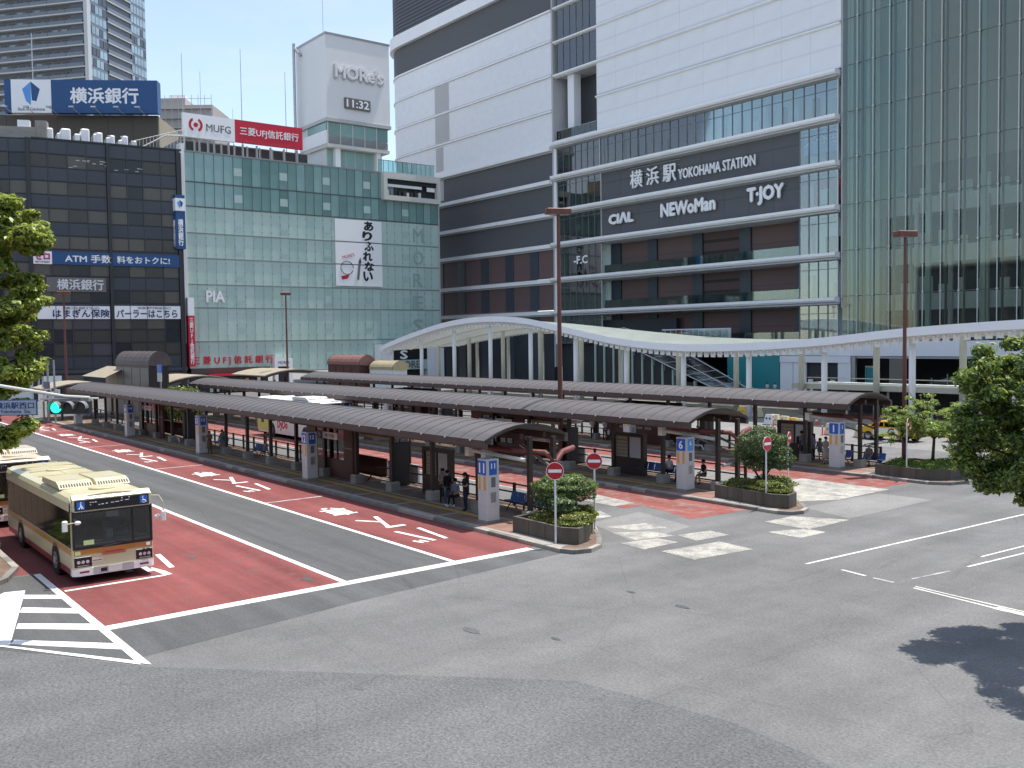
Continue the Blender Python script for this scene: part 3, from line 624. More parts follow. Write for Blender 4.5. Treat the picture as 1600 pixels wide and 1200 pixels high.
# vertical letters, shop lettering
for ch, v in zip('MORES', (368, 403, 438, 473, 509)):
    y, z = atx(653, v, MX)[1:]; text(ch, 2.2, 2.5, 'green_letter', DS, (y - MY0, -0.10, z), ext=0.06, bold=-0.005, name='letter')
def dl(body, u0, v0, u1, v1, h, m, bold=0.01, ext=0.12):
    a = atx(u0, v0, MX); c = atx(u1, v1, MX); return text(body, c[1] - a[1], h, m, DS, ((a[1] + c[1]) / 2 - MY0, -0.12, (a[2] + c[2]) / 2), ext=ext, bold=bold)
dl('PIA', 322, 463, 350, 464, 1.75, 'sign_white', 0.03)
for z in (463, 455, 470): a = atx(312, z, MX); D('letter_rail', 'steel', a[1] - MY0, a[1] - MY0 + 4.6, -0.11, -0.07, a[2], a[2] + 0.05)
dl('三 菱 U F J 信 託 銀 行', 299, 564, 427, 562, 1.5, 'sign_red', 0.012)
# base: brown fascia, red awning, shopfront, white gateway, entrance on the right
D('base_fascia', 'gutter_brown', 0, 13.2, -0.5, 0.4, 3.2, 4.05); D('shop_awning', 'sign_red', 2.6, 13.0, -1.4, -0.1, 2.75, 3.1); D('shopfront', 'interior_dark', 0, 13, 0.0, 0.5, 0, 3.15)
for i in range(10): D('shop_display', random.choice(['off_white', 'sign_orange', 'interior_pale', 'beige_panel', 'gutter_brown']), 3 + i, 3.5 + i, -0.35, -0.15, 0.2, random.uniform(1.6, 2.6))
D('gate_post', 'white_paint', 13.7, 14.3, -1.2, -0.2, 0, 5.3); D('gate_post', 'white_paint', 16.3, 16.9, -1.2, -0.2, 0, 5.3); D('gate_lintel', 'white_paint', 14.3, 16.3, -1.2, -0.2, 4.0, 5.3)
D('gate_opening', 'interior_dark', 14.3, 16.3, -0.15, -0.05, 0, 4.0); text('MORE\'S', 1.9, 0.5, 'sign_black', DS, (15.3, -1.23, 4.65), ext=0.02)
D('entrance_frame', 'white_paint', 33.2, 35.6, -2.2, -0.2, 0, 7.4); D('entrance_frame', 'white_paint', 35.6, 44.4, -2.2, -0.2, 6.6, 7.4); D('entrance_frame', 'white_paint', 43.2, 46.8, -2.2, -0.2, 0, 6.6)
D('entrance_sign', 'sign_black', 35.6, 43.2, -2.0, -0.3, 4.6, 6.6); D('entrance_sign', 'vent_pale', 35.6, 43.2, -2.1, -1.0, 2.8, 4.55); D('entrance_opening', 'interior_dark', 35.6, 43.2, -0.6, -0.2, 0, 2.8)
text('S', 1.4, 1.5, 'sign_white', DS, (38.2, -2.05, 5.5), ext=0.03, bold=0.03); text('MORES', 5.4, 1.25, 'sign_grey', DS, (39.6, -2.15, 3.7), ext=0.03, bold=0.02)
# banner on the facade
BN = thing('advert_banner', 'tall white banner with black brush lettering hung on the green glass facade', 'banner', (MX + 0.02, MY0, 0), math.pi / 2)
bx0, bx1 = 78.6 - MY0, 87.9 - MY0
for z0, z1 in ((25.55, 29.35), (21.6, 25.35), (17.75, 21.4)): bx('banner_panel', 'sign_white', BN, bx0, bx1, -0.2, -0.15, z0, z1)
for i, ch in enumerate('ありふれない'): text(ch, 1.75, 1.55, 'sign_black', BN, (bx0 + 6.5 + 0.15 * (-1) ** i, -0.21, 28.4 - i * 1.78), ext=0.02, bold=0.045, name='letter')
text("MORE'S", 2.4, 0.55, 'sign_red', BN, (bx0 + 2.5, -0.21, 23.0), (math.pi / 2, -0.25, 0), ext=0.02, bold=-0.005)
MB().tube([(bx0 + 4.3, -0.23, 18.9), (bx0 + 4.7, -0.23, 21.9)], 0.22, 6).build('printed_brush', 'sign_grey', BN); MB().tube([(bx0 + 4.7, -0.23, 21.9), (bx0 + 4.85, -0.23, 22.8)], [0.3, 0.03], 6).build('brush_tip', 'sign_black', BN)
pts = [(bx0 + 2.2 + 1.25 * math.cos(a * 0.42), -0.22, 20.9 + 1.15 * math.sin(a * 0.42)) for a in range(15)]; MB().tube(pts, 0.06, 5).build('printed_ring', 'sign_black', BN)
MB().add([(bx0 + 1.0, -0.21, 19.4), (bx0 + 2.7, -0.21, 19.8), (bx0 + 2.3, -0.21, 19.0), (bx0 + 1.2, -0.21, 18.8)], [(0, 3, 2, 1)]).build('printed_patch', 'sign_red', BN)
# rooftop sign of the trust bank and roof rooms
RS = thing('rooftop_sign', 'long rooftop sign, white half with red ring emblem and red half with white characters', 'sign', (-151, 52.9, 0), math.pi / 2)
bx('white_board', 'sign_white', RS, 0, 8.4, -0.6, 0, 40.5, 44.2); bx('red_board', 'sign_red', RS, 8.42, 20.3, -0.6, 0, 40.6, 44.2)
for i in range(9): bx('board_joint', 'soffit_grey', RS, i * 2.4 + 0.3, i * 2.4 + 0.42, -0.2, 0.4, 38.3, 40.45)
def ring(r0, r1, a0, a1, n=20, th=0.04):
    b = MB()
    for i in range(n):
        t0 = a0 + (a1 - a0) * i / n; t1 = a0 + (a1 - a0) * (i + 1) / n
        P = [(r * math.cos(t), -th * k, r * math.sin(t)) for k in (0, 1) for r, t in ((r0, t0), (r1, t0), (r1, t1), (r0, t1))]
        b.add(P, [(4, 5, 6, 7), (0, 3, 2, 1), (1, 2, 6, 5), (0, 4, 7, 3)])
    return b
ring(0.75, 1.12, math.radians(118), math.radians(242)).build('emblem', 'sign_noentry', RS, (2.0, -0.62, 42.5), recalc=True); ring(0.75, 1.12, math.radians(-62), math.radians(62)).build('emblem', 'sign_noentry', RS, (2.0, -0.62, 42.5), recalc=True)
ring(0.0, 0.36, 0, 2 * math.pi).build('emblem', 'sign_noentry', RS, (2.0, -0.62, 42.5), recalc=True)
text('MUFG', 4.0, 1.15, 'sign_grey', RS, (5.7, -0.62, 42.3), bold=0.01); text('三菱UFJ信託銀行', 10.3, 1.5, 'sign_white', RS, (14.4, -0.62, 42.4), bold=0.01)
RR = thing('roof_plant_room', 'grey framed plant rooms under the rooftop sign on the green glass store', 'plant room', (-152, 53, 0), math.pi / 2)
bx('room_wall', 'roof_room', RR, 0, 22, 0.5, 8, 38.2, 40.4)
for i in range(10): bx('room_window', 'interior_dark', RR, 0.5 + i * 2.2, 2.1 + i * 2.2, 0.4, 0.5, 38.5, 40.2); bx('room_frame', 'soffit_grey', RR, 2.2 + i * 2.2, 2.4 + i * 2.2, 0.3, 0.5, 38.2, 40.5)
# clock tower
CT = thing('clock_tower', 'white box shaped clock tower with raised letters above the green glass store', 'tower', (-156, 80.75, 0), math.pi / 2)
def T(n, m, x0, x1, y0, y1, z0, z1): return bx(n, m, CT, x0, x1, y0, y1, z0, z1)
mat('tower_white', (0.80, 0.80, 0.79), 0.5, var=0.07, scale=0.35, spec=0.4, streak=True)
T('tower_box', 'tower_white', 0, 13.1, 0, 12, 48.2, 62.9); T('tower_parapet', 'steel', -0.12, 13.22, -0.12, 12.1, 62.9, 63.25); T('tower_cornice', 'soffit_grey', -0.15, 13.25, -0.15, 12.1, 47.55, 48.15)
T('lantern_room', 'interior_wall', 0.3, 12.7, 0.5, 11, 43.6, 47.5); T('lantern_floor', 'off_white', 0.1, 12.9, 0.05, 11.5, 43.0, 43.6)
for i in range(5): a = 0.3 + i * 2.5; T('lantern_glass', ['green_glass', 'green_glass_b', 'green_glass_b', 'green_glass_b', 'green_glass'][i], a + 0.06, a + 2.42, 0.36, 0.42, 45.1, 47.45); T('lantern_panel', 'roof_room', a + 0.06, a + 2.42, 0.36, 0.42, 43.7, 44.95); T('lantern_post', 'off_white', a - 0.08, a + 0.06, 0.2, 0.44, 43.6, 47.5)
T('side_panel', 'white_paint', -0.05, 0.25, 0.4, 11, 43.6, 46.0); T('side_glass', 'green_glass_b', 0.1, 0.27, 0.6, 8, 46.1, 47.4)
T('tower_column', 'white_paint', 1.9, 2.9, 0.6, 1.6, 38.2, 43.0); T('tower_column', 'white_paint', 10.4, 11.3, 0.6, 1.6, 38.2, 43.0); T('base_wall', 'interior_wall', 0.6, 12.2, 1.8, 11, 38.2, 43.0)
for i in range(6): T('base_glass', 'green_glass_b', 0.7 + i * 1.9, 2.5 + i * 1.9, 1.6, 1.75, 38.4, 42.9); T('base_post', 'off_white', 0.58 + i * 1.9, 0.68 + i * 1.9, 1.5, 1.78, 38.2, 43)
T('base_rail', 'off_white', 0.7, 12, 1.2, 1.25, 39.6, 39.68)
text("MORe's", 9.7, 2.2, 'tower_white', CT, (6.6, 0.0, 56.6), ext=0.45, bold=0.025); text("MORe's", 9.95, 2.45, 'soffit_grey', CT, (6.6, 0.0, 56.55), ext=0.3, bold=0.05); T('clock_panel', 'sign_grey', 3.5, 8.7, -0.45, 0, 50.2, 52.1); text('11:32', 4.5, 1.35, 'sign_white', CT, (6.1, -0.47, 51.15), bold=0.02)
MB().tube([(-1.1, 10.5, 38), (-1.1, 10.5, 63.5)], 0.28, 8).build('flue', 'steel', CT); MB().tube([(-1.1, 10.5, 62.8), (-0.2, 9.5, 61.2)], 0.25, 8).build('flue', 'steel', CT)
# rooftop antenna masts
def mast(u, v0, v1, x, label, r=0.09):
    a = atx(u, v1, x); t = atx(u, v0, x)[2]; o = MB().tube([(0, 0, 38 - a[2]), (0, 0, t - a[2])], [r, r * 0.5], 6).build('antenna_mast', 'steel', None, (a[0], a[1], a[2])); tag(o, label, 'antenna', 'lightning rods and masts on the roofs')
mast(286, 84, 180, -153, 'mast above the left end of the white rooftop sign'); mast(314, 112, 180, -156, 'short thin mast rising behind the white rooftop sign, second from its left end', 0.07)
mast(378, 77, 190, -153, 'tall thin mast rising above the red half of the rooftop sign'); mast(364, 170, 190, -155, 'tiny mast at the joint of the white and red rooftop sign', 0.06)
mast(447, 113, 200, -155, 'mast above the right end of the red rooftop sign beside the clock tower'); mast(505, 0, 60, -160, 'thin mast on top of the white clock tower', 0.08)
# ------------------------------------------------------------------ dark glass bank building
mat('bank_spandrel', (0.050, 0.056, 0.069), 0.35, var=0.15, scale=0.2, spec=0.45); mat('bank_spandrel_b', (0.044, 0.050, 0.062), 0.35, var=0.15, scale=0.2, spec=0.45)
mat('bank_window', (0.060, 0.056, 0.048), 0.25, var=0.3, scale=0.3, spec=0.4); mat('bank_window_b', (0.115, 0.104, 0.086), 0.28, var=0.25, scale=0.3, spec=0.4)
mat('bank_window_c', (0.026, 0.028, 0.034), 0.2, var=0.4, scale=0.3, spec=0.4); mat('bank_window_d', (0.085, 0.070, 0.085), 0.3, var=0.1, scale=0.3, spec=0.4); mat('bank_frame', (0.022, 0.022, 0.027), 0.4, var=0.1, scale=1)
P1 = atx(48, 215, -150); P2 = atx(283, 235.5, -147.3)
BP = Plane(P1[0], P1[1], P2[0] - P1[0], P2[1] - P1[1]); BWD = math.hypot(P2[0] - P1[0], P2[1] - P1[1])
BK = thing('bank_building', 'dark brown bank office block with gridded windows on the left', 'building', BP.loc(), BP.rot)
def B(n, m, x0, x1, y0, y1, z0, z1): return bx(n, m, BK, x0, x1, y0, y1, z0, z1)
B('core_wall', 'bank_frame', 0, BWD, 0.35, 18, 0, 37.3); bcol = [BP.hit(u, 400)[0] for u in (48, 79.5, 110, 140, 172.5, 202, 227, 255, 281)]
NR = 17; rh = (37.5 - 4.4) / NR
def bank_face(parent, cols, wide):
    for r in range(NR):
        z1 = 37.5 - r * rh; z0 = z1 - rh
        for i in range(len(cols) - 1):
            a, c = cols[i] + (0.32 if i in wide else 0.07), cols[i + 1] - (0.22 if i + 1 in wide else 0.07)
            w = (r % 2 == 1) or r in (14,)
            m = random.choice(['bank_window', 'bank_window', 'bank_window_b', 'bank_window_c', 'bank_window']) if w else random.choice(['bank_spandrel', 'bank_spandrel_b'])
            if r in (3, 5, 7) and random.random() < 0.45: m = 'bank_window_b'
            if (r, i) in ((13, 2), (13, 3), (15, 3)): m = 'bank_window_d'
            bx('window_pane' if w else 'spandrel_panel', m, parent, a, c, 0.12 if w else 0.05, 0.3, z0 + 0.09, z1 - 0.09)
    for i, c in enumerate(cols):
        if i in wide: bx('pier', 'bank_frame', parent, c - 0.18, c + 0.28, -0.30, 0.4, 0, 37.6)
        else: bx('mullion', 'bank_spandrel', parent, c - 0.05, c + 0.05, -0.02, 0.34, 4.4, 37.5)
    for r in range(NR + 1): bx('transom', 'bank_frame', parent, cols[0], cols[-1], 0.0, 0.34, 37.5 - r * rh - 0.06, 37.5 - r * rh + 0.06)
bank_face(BK, bcol, (0, 4, 8))
B('parapet', 'bank_frame', 0, BWD, -0.1, 0.6, 37.55, 37.75); B('ground_wall', 'interior_dark', 0, BWD, 0.15, 0.3, 0, 4.3); B('ground_fascia', 'bank_spandrel', 0, BWD, -0.2, 0.1, 3.9, 4.4)
for i in range(7): B('ground_window', random.choice(['interior_wall', 'bank_window_b', 'interior_dark', 'interior_pale']), 0.5 + i * 2.9, 2.9 + i * 2.9, 0.0, 0.13, 0.3, 3.6)
b = MB()
for i in range(17): b.box(*(lambda x, z: (x, x + 0.5, 0.085, 0.115, z, z + 0.10))(2 + random.random() * 14, 33.7 + random.random() * 1.5))
stuff(b.build('ceiling_lights', 'off_white', BK))
# left facet, running off to the left
Q = atz(0, 213.5, 37.5) if False else None
r0 = pray(-60, 212.0); t0 = (37.5 - 7.9) / r0[2]; Q1 = (r0[0] * t0, r0[1] * t0)
LP = Plane(Q1[0], Q1[1], P1[0] - Q1[0], P1[1] - Q1[1]); LW = math.hypot(P1[0] - Q1[0], P1[1] - Q1[1])
LB = thing('bank_wing', 'left wing of the dark bank building, half hidden behind the tree', 'building', LP.loc(), LP.rot)
bx('core_wall', 'bank_frame', LB, 0, LW - 0.3, 0.35, 12, 0, 37.3); lc = [LP.hit(u, 300)[0] for u in (-58, -40, -20, -1, 14.5, 44)]; bank_face(LB, lc, (5,))
bx('ground_wall', 'interior_wall', LB, 0, LW, 0.0, 0.3, 0, 4.3)
def bs(u0, v0, u1, v1, m, name, y=-0.25, th=0.25, par=None):
    a = BP.hit(u0, v0); c = BP.hit(u1, v1); return a, c
def bsign(name, label, u0, u1, vt, vb, m, y=-0.12, th=0.15):       # a sign board lying on the bank facade
    a = BP.hit(u0, vt); c = BP.hit(u1, vt); zb = BP.hit(u0, vb)[1]; zt = a[1]
    t = thing(name, label, 'sign', BP.loc(), BP.rot); bx('board', m, t, a[0], c[0], y - th, y, zb, zt); return t, a[0], c[0], zb, zt
t, a, c, zb, zt = bsign('fee_sign', 'long blue sign strip with white lettering across the dark bank facade', 81, 281, 393, 413, 'sign_blue')
bx('white_tag', 'sign_white', t, a - 2.6, a - 0.03, -0.27, -0.12, zb, zt); text('ゼロ', 1.9, 1.0, 'sign_magenta', t, (a - 1.3, -0.28, zt - 0.7), bold=0.05); text('他行手数料', 1.9, 0.3, 'sign_black', t, (a - 1.3, -0.28, zb + 0.3))
L_ = c - a; text('ATM 手数', L_ * 0.35, 1.15, 'sign_white', t, (a + L_ * 0.27, -0.28, (zb + zt) / 2), bold=0.02); text('料をおトクに!', L_ * 0.42, 1.05, 'sign_white', t, (a + L_ * 0.70, -0.28, (zb + zt) / 2), bold=0.02)
t, a, c, zb, zt = bsign('bank_name_plate', 'grey metal plate with silver bank name characters beside the tree', 72, 165, 433, 455.5, 'sign_grey')
text('横浜銀行', (c - a) * 0.78, 1.5, 'pole_white', t, ((a + c) / 2 + 0.5, -0.3, (zb + zt) / 2), ext=0.1, bold=0.02)
for (u0, u1, body, small, lab) in ((58, 171, 'はまぎん保険', '横浜銀行の', 'white window sign strip with navy characters, left of the dark pier'), (176, 281, 'パーラーはこちら', '保険専門相談窓口', 'white window sign strip with navy characters, right of the dark pier')):
    t, a, c, zb, zt = bsign('window_sign', lab, u0, u1, 478, 498.5, 'sign_white'); n = 4; w = (c - a) / n
    for i in range(1, n): bx('board_joint', 'bank_frame', t, a + i * w - 0.04, a + i * w + 0.04, -0.29, -0.1, zb, zt)
    off = 1.2 if u0 < 100 else 0
    text(body, (c - a - off) * 0.9, 1.15, 'sign_navy', t, ((a + c) / 2 + off * 0.8, -0.3, zb + 0.8), bold=0.02); text(small, (c - a) * 0.5, 0.35, 'sign_grey', t, ((a + c) / 2 + 1, -0.3, zt - 0.3))
# projecting vertical signs between the two buildings
VS = thing('vertical_sign', 'tall narrow blue vertical sign with white characters between bank and green store', 'sign', (-146.5, 50.1, 0), math.pi / 2)
zt = atx(286, 305, -146.5)[2]; zb = atx(286, 389, -146.5)[2]
bx('sign_box', 'sign_blue', VS, -0.1, 1.35, 0, 1.4, zb, zt); bx('emblem_panel', 'sign_white', VS, -0.12, 1.37, -0.03, 1.43, zt - 2.4, zt - 0.5)
text('横浜銀行', 0.75, 4.0, 'sign_white', VS, (0.62, -0.02, zb + 2.5), bold=0.03, vert=True); text('横浜銀行', 0.8, 4.0, 'sign_white', VS, (-0.12, 0.7, zb + 2.4), (math.pi / 2, 0, -math.pi / 2), bold=0.03, vert=True)
def emblem(parent, x, y, z, s):
    for sg, m in ((-1, 'sign_lightblue'), (1, 'sign_blue')):
        b = MB().add([(0, 0, s), (sg * 0.72 * s, 0, 0.38 * s), (sg * 0.42 * s, 0, -0.62 * s), (sg * 0.04 * s, 0, -0.95 * s if sg < 0 else -0.55 * s)], [(0, 1, 2, 3) if sg < 0 else (0, 3, 2, 1)]); b.build('emblem', m, parent, (x, y, z))
emblem(VS, 0.62, -0.045, zt - 1.4, 0.62)
VR = thing('vertical_sign', 'narrow white and red vertical sign at the foot of the white pilaster', 'sign', (-147.5, 51.8, 0), math.pi / 2)
zt = atx(296, 465, -147.5)[2]; zm = atx(296, 493, -147.5)[2]; zb = atx(296, 573, -147.5)[2]
bx('white_part', 'sign_white', VR, 0, 1.0, 0, 1, zm, zt); bx('red_part', 'sign_red', VR, 0, 1.0, 0, 1, zb, zm - 0.02); text('三菱UFJ信託銀行', 0.6, zm - zb - 0.8, 'sign_white', VR, (0.5, -0.02, (zm + zb) / 2), bold=0.02, vert=True)
# roof of the bank: brown plant screen, blue sign, air conditioners
dirx = (0.078 * FW[0] + 0.997 * RT[0], 0.078 * FW[1] + 0.997 * RT[1])
o = atdepth(-30, 180, 158); SP = Plane(o[0], o[1], *dirx)
BB = thing('roof_screen', 'brown panelled rooftop enclosure above the dark bank', 'roof enclosure', SP.loc(), SP.rot)
mat('screen_brown', (0.085, 0.070, 0.052), 0.55, var=0.08, scale=0.2); w = SP.hit(247, 200)[0]; z1 = SP.hit(100, 180)[1]
n = 7
for i in range(n): bx('screen_panel', 'screen_brown', BB, i * w / n + 0.02, (i + 1) * w / n - 0.02, 0.0, 0.4, 37.4, z1)
bx('screen_return', 'beige_panel', BB, w, w + 0.2, 0.0, 12, 37.4, z1 - 0.2); bx('screen_return', 'screen_brown', BB, w - 0.2, w, 0.4, 12, 37.4, z1)
o = atdepth(6, 124, 156); SP = Plane(o[0], o[1], *dirx); BS = thing('rooftop_sign', 'large blue rooftop sign with white bank characters and a blue pentagon emblem', 'sign', SP.loc(), SP.rot)
w = SP.hit(245, 129)[0]; z1 = SP.hit(6, 124)[1]; z0 = SP.hit(6, 176)[1]; e0 = SP.hit(17.5, 150)[0]; e1 = SP.hit(80, 150)[0]
bx('blue_board', 'sign_blue', BS, 0, e0, 0, 1.2, z0, z1); bx('blue_board', 'sign_blue', BS, e1, w, 0, 1.2, z0, z1); bx('emblem_board', 'sign_white', BS, e0, e1, -0.03, 1.2, z0, z1); bx('board_side', 'sign_blue', BS, w, w + 0.02, 0.0, 2.0, z0, z1)
emblem(BS, (e0 + e1) / 2, -0.05, (z0 + z1) / 2 + 0.4, 1.95); text('Bank of Yokohama', 4.2, 0.5, 'sign_grey', BS, ((e0 + e1) / 2, -0.05, z0 + 0.6))
a = SP.hit(110, 150)[0]; c = SP.hit(216, 150)[0]; text('横浜銀行', c - a, 2.5, 'sign_white', BS, ((a + c) / 2, -0.02, (z0 + z1) / 2 + 0.15), bold=0.025)
for u in (14, 48, 83, 118, 152, 187, 220): s_ = SP.hit(u, 175)[0]; MB().tube([(s_ + 0.8, -0.1, z0 - 0.3), (s_, -1.6, z0 + 0.55)], 0.06, 5).box(s_ - 0.45, s_ + 0.35, -1.8, -1.4, z0 + 0.5, z0 + 0.75).build('spot_lamp', 'steel', BS)
for i, (u0, u1, vt) in enumerate(((73, 92, 200), (97, 122, 201), (129, 150, 201.5), (153, 168, 207.5), (174, 186, 212), (194, 207, 213))):
    lab = ['white rooftop air conditioner at the left end of the row', 'white rooftop air conditioner second from the left, paired with the tall pentagon of the row', 'tallest white rooftop air conditioner in the middle of the row', 'low white rooftop air conditioner right of the tallest one', 'small white rooftop air conditioner, second from the right end', 'small white rooftop air conditioner at the right end of the row'][i]
    if i == 1: lab = 'white rooftop air conditioner second from the left of the row'
    a = BP.hit(u0, 215)[0]; c = BP.hit(u1, 215)[0]; zt = BP.hit(u0, vt)[1]; W_ = (c - a) * 0.62
    t = thing('air_conditioner', lab, 'air conditioner', BP.loc(), BP.rot, 'air conditioners on the bank roof')
    MB().cham(a, a + W_, 1.2, 3.6, 37.4, zt + 0.35, 0.18).build('casing', 'white_paint', t)
    bx('coil_face', 'steel_dark', t, a + W_ + 0.005, a + W_ + 0.03, 1.5, 3.3, 38.0, zt - 0.0); MB().cham(a + W_ + 0.5, a + W_ + 1.3, 1.6, 3.8, 37.4, zt - 0.2, 0.12).build('casing', 'white_paint', t)
    MB().disc((a + W_ / 2, 2.4, zt + 0.40), 0.55, (0, 0, 1), 0.1, 14).build('fan_guard', 'soffit_grey', t)
PB = thing('roof_parapet_block', 'pale concrete roof block with a white duct at the left end of the bank roof', 'roof block', LP.loc(), LP.rot)
bx('block', 'concrete', PB, 0, LW + 0.5, 1.0, 3, 37.4, 39.3); bx('duct', 'white_paint', PB, LP.hit(24, 200)[0], LP.hit(43, 200)[0], 1.2, 2.2, 39.35, 40.3); bx('block', 'concrete', PB, LP.hit(52, 200)[0], LP.hit(70, 200)[0], 1.1, 2.6, 37.4, 40.3)
a = atdepth(49, 60, 165); o = MB().tube([(0, 0, -12), (0, 0, atdepth(49, 52, 165)[2] - a[2])], 0.09, 6).build('antenna_mast', 'steel', None, a); tag(o, 'mast standing behind the emblem of the large blue rooftop sign', 'antenna', 'lightning rods and masts on the roofs')
# ------------------------------------------------------------------ residential tower far behind
mat('tower_wall', (0.19, 0.20, 0.225), 0.6, var=0.12, scale=0.15); mat('tower_slab', (0.52, 0.54, 0.54), 0.6, var=0.05, scale=0.2); mat('tower_dark', (0.075, 0.085, 0.105), 0.35, var=0.2, scale=0.2, spec=0.6)
mat('tower_glass', (0.30, 0.40, 0.46), 0.15, var=0.35, scale=0.12, spec=0.7); mat('tower_rail', (0.17, 0.19, 0.22), 0.4, var=0.1, scale=0.2, spec=0.5)
az0 = math.radians(76.7); d1 = (-(math.cos(az0) * FW[0] - math.sin(az0) * RT[0]), -(math.cos(az0) * FW[1] - math.sin(az0) * RT[1]))
az1 = math.radians(12.7); d2 = (math.cos(az1) * FW[0] + math.sin(az1) * RT[0], math.cos(az1) * FW[1] + math.sin(az1) * RT[1])
cn = atdepth(137, 60, 282); FP = Plane(cn[0], cn[1], *d1); SPn = Plane(cn[0], cn[1], *d2)
RTW = thing('residential_tower', 'grey high rise apartment tower with balconies far behind the bank', 'tower block', (cn[0], cn[1], 0), FP.rot)
WF = 38.0; ang = SPn.rot - FP.rot; s1, s2, s3 = [SPn.hit(u, 60)[0] for u in (167, 205, 228)]
def loc2(s, out, z): return (s * math.cos(ang) + out * math.sin(ang), s * math.sin(ang) - out * math.cos(ang), z)   # point on the side face, out metres outward
bx('tower_core', 'tower_wall', RTW, -WF, -0.6, 1.6, s3 * 0.8, 0, 130)
FH = 16.75 / FPX * 282
z = FP.hit(60, 126)[1] - FH * 3; k = 0
while z < 122:
    bx('balcony_slab', 'tower_slab', RTW, -WF, -1.2, -0.1, 1.6, z - 0.28, z + 0.10)
    for i in range(6): bx('balcony_rail', 'tower_rail', RTW, -WF + i * 6.1, -WF + i * 6.1 + 5.9, -0.05, 0.0, z + 0.12, z + 1.15)
    for i in range(12):
        xx = -WF + 0.6 + i * 3.05; bx('balcony_door', random.choice(['tower_dark', 'tower_dark', 'tower_glass']), RTW, xx, xx + 1.9, 1.45, 1.6, z + 0.15, z + 2.2)
    z += FH; k += 1
bx('corner_pier', 'tower_slab', RTW, -1.2, 0.0, 0, 1.5, 0, 130)
SD = []
def sidebox(name, m, sa, sb, oa, ob, z0, z1):
    P = [loc2(sa, oa, z0), loc2(sb, oa, z0), loc2(sb, ob, z0), loc2(sa, ob, z0), loc2(sa, oa, z1), loc2(sb, oa, z1), loc2(sb, ob, z1), loc2(sa, ob, z1)]
    return MB().add(P, [(0, 3, 2, 1), (4, 5, 6, 7), (0, 1, 5, 4), (1, 2, 6, 5), (2, 3, 7, 6), (3, 0, 4, 7)]).build(name, m, RTW, recalc=True)
sidebox('side_core', 'tower_dark', 0.5, s3, -6, -0.25, 0, 130); sidebox('recess_wall', 'tower_dark', s1, s2, -4, -2.5, 0, 130)
z = FP.hit(60, 126)[1] - FH * 3
while z < 122:
    for a, c, n in ((0.3, s1, 5), (s2, s3, 5)):
        for i in range(n): w = (c - a) / n; sidebox('side_window', random.choice(['tower_glass', 'tower_glass', 'tower_dark']), a + i * w + 0.12, a + (i + 1) * w - 0.12, -0.25, 0.0, z + 0.55, z + FH - 0.35)
        sidebox('side_spandrel', 'tower_rail', a, c, -0.3, -0.05, z - 0.3, z + 0.5)
    sidebox('side_slab', 'tower_slab', s1 + 0.4, s2, -2, 0.3, z - 0.25, z + 0.05); sidebox('side_rail', 'tower_rail', s1 + 0.4, s2, 0.2, 0.25, z + 0.1, z + 1.2)
    z += FH
# scaffolded pale building between the two rooftop signs
mat('pink_wall', (0.50, 0.46, 0.44), 0.8, var=0.25, scale=0.15)
o = atdepth(247, 165, 190); GP = Plane(o[0], o[1], *RT); SB = thing('scaffolded_building', 'pale pinkish building wrapped in scaffolding behind the rooftop signs', 'building', GP.loc(), GP.rot)
w = GP.hit(330, 165)[0]; zt = GP.hit(260, 155)[1]; bx('wall', 'pink_wall', SB, 0, w * 0.48, 0.8, 12, 0, zt + 0.4); bx('wall', 'pink_wall', SB, w * 0.48, w, 0.8, 12, 0, zt - 1.0); bx('roof_hut', 'white_paint', SB, 1.5, 4.6, 2, 5, zt + 0.4, zt + 1.3)
b = MB()
for i in range(9): b.box(i * w / 8, i * w / 8 + 0.08, 0, 0.08, 20, zt + 0.8)
for k in range(9): b.box(0, w, 0, 0.07, zt - k * 1.9, zt - k * 1.9 + 0.09)
b.build('scaffold', 'steel', SB)
for k in range(1, 6): bx('scaffold_board', 'beige_panel', SB, 0, w, 0.1, 0.7, zt - k * 1.9, zt - k * 1.9 + 0.08)
# railings and clutter along the roof edge between bank and store
RG = thing('roof_railing', 'white railings and pipes at the roof corner between bank and store', 'railing', BP.loc(), BP.rot)
b = MB(); a = BP.hit(208, 220)[0]
for i in range(16): x = a + i * 0.5; b.tube([(x, 0.8, 37.6), (x + 0.1, 0.8, 38.6 + i * 0.17)], 0.04, 4)
b.tube([(a, 0.8, 38.5), (a + 7.6, 0.8, 41.0)], 0.05, 5); b.tube([(a + 1, 1.6, 37.6), (a + 5, 1.6, 40.0), (a + 7.5, 1.6, 40.2)], 0.12, 6); b.build('railing_bars', 'off_white', RG)
print('p4 ok')
# ------------------------------------------------------------------ ground, roads, markings
def flat(name, m, poly, z, parent=None, kind='structure'):
    o = MB().add([(p[0], p[1], z) for p in poly], [tuple(range(len(poly)))]).build(name, m, parent, recalc=False)
    if o.data.polygons[0].normal.z < 0: o.data.flip_normals()
    if parent is None: o['kind'] = kind
    return o
GR = flat('ground', 'asphalt_pale', [(-1500, -1200), (900, -1200), (900, 1500), (-1500, 1500)], -0.02)
RD = flat('road', 'asphalt', [(-400, -60), (60, -60), (60, 80), (-400, 80)], 0.0)
def mark(name, m, poly, k=1): return flat(name, m, poly, 0.004 * k, RD)
def rect(x0, x1, y0, y1): return [(x0, y0), (x1, y0), (x1, y1), (x0, y1)]
mark('plaza_paving', 'asphalt_pale', rect(-400, 60, 62, 80), 1)
mark('bus_lane_asphalt', 'asphalt_dark', rect(-120, -28.15, 14.7, 19.1)); mark('red_lane', 'red_lane', rect(-124, -27.95, 19.1, 22.95)); mark('red_lane', 'red_lane', rect(-60, -27.95, 7.05, 14.7))
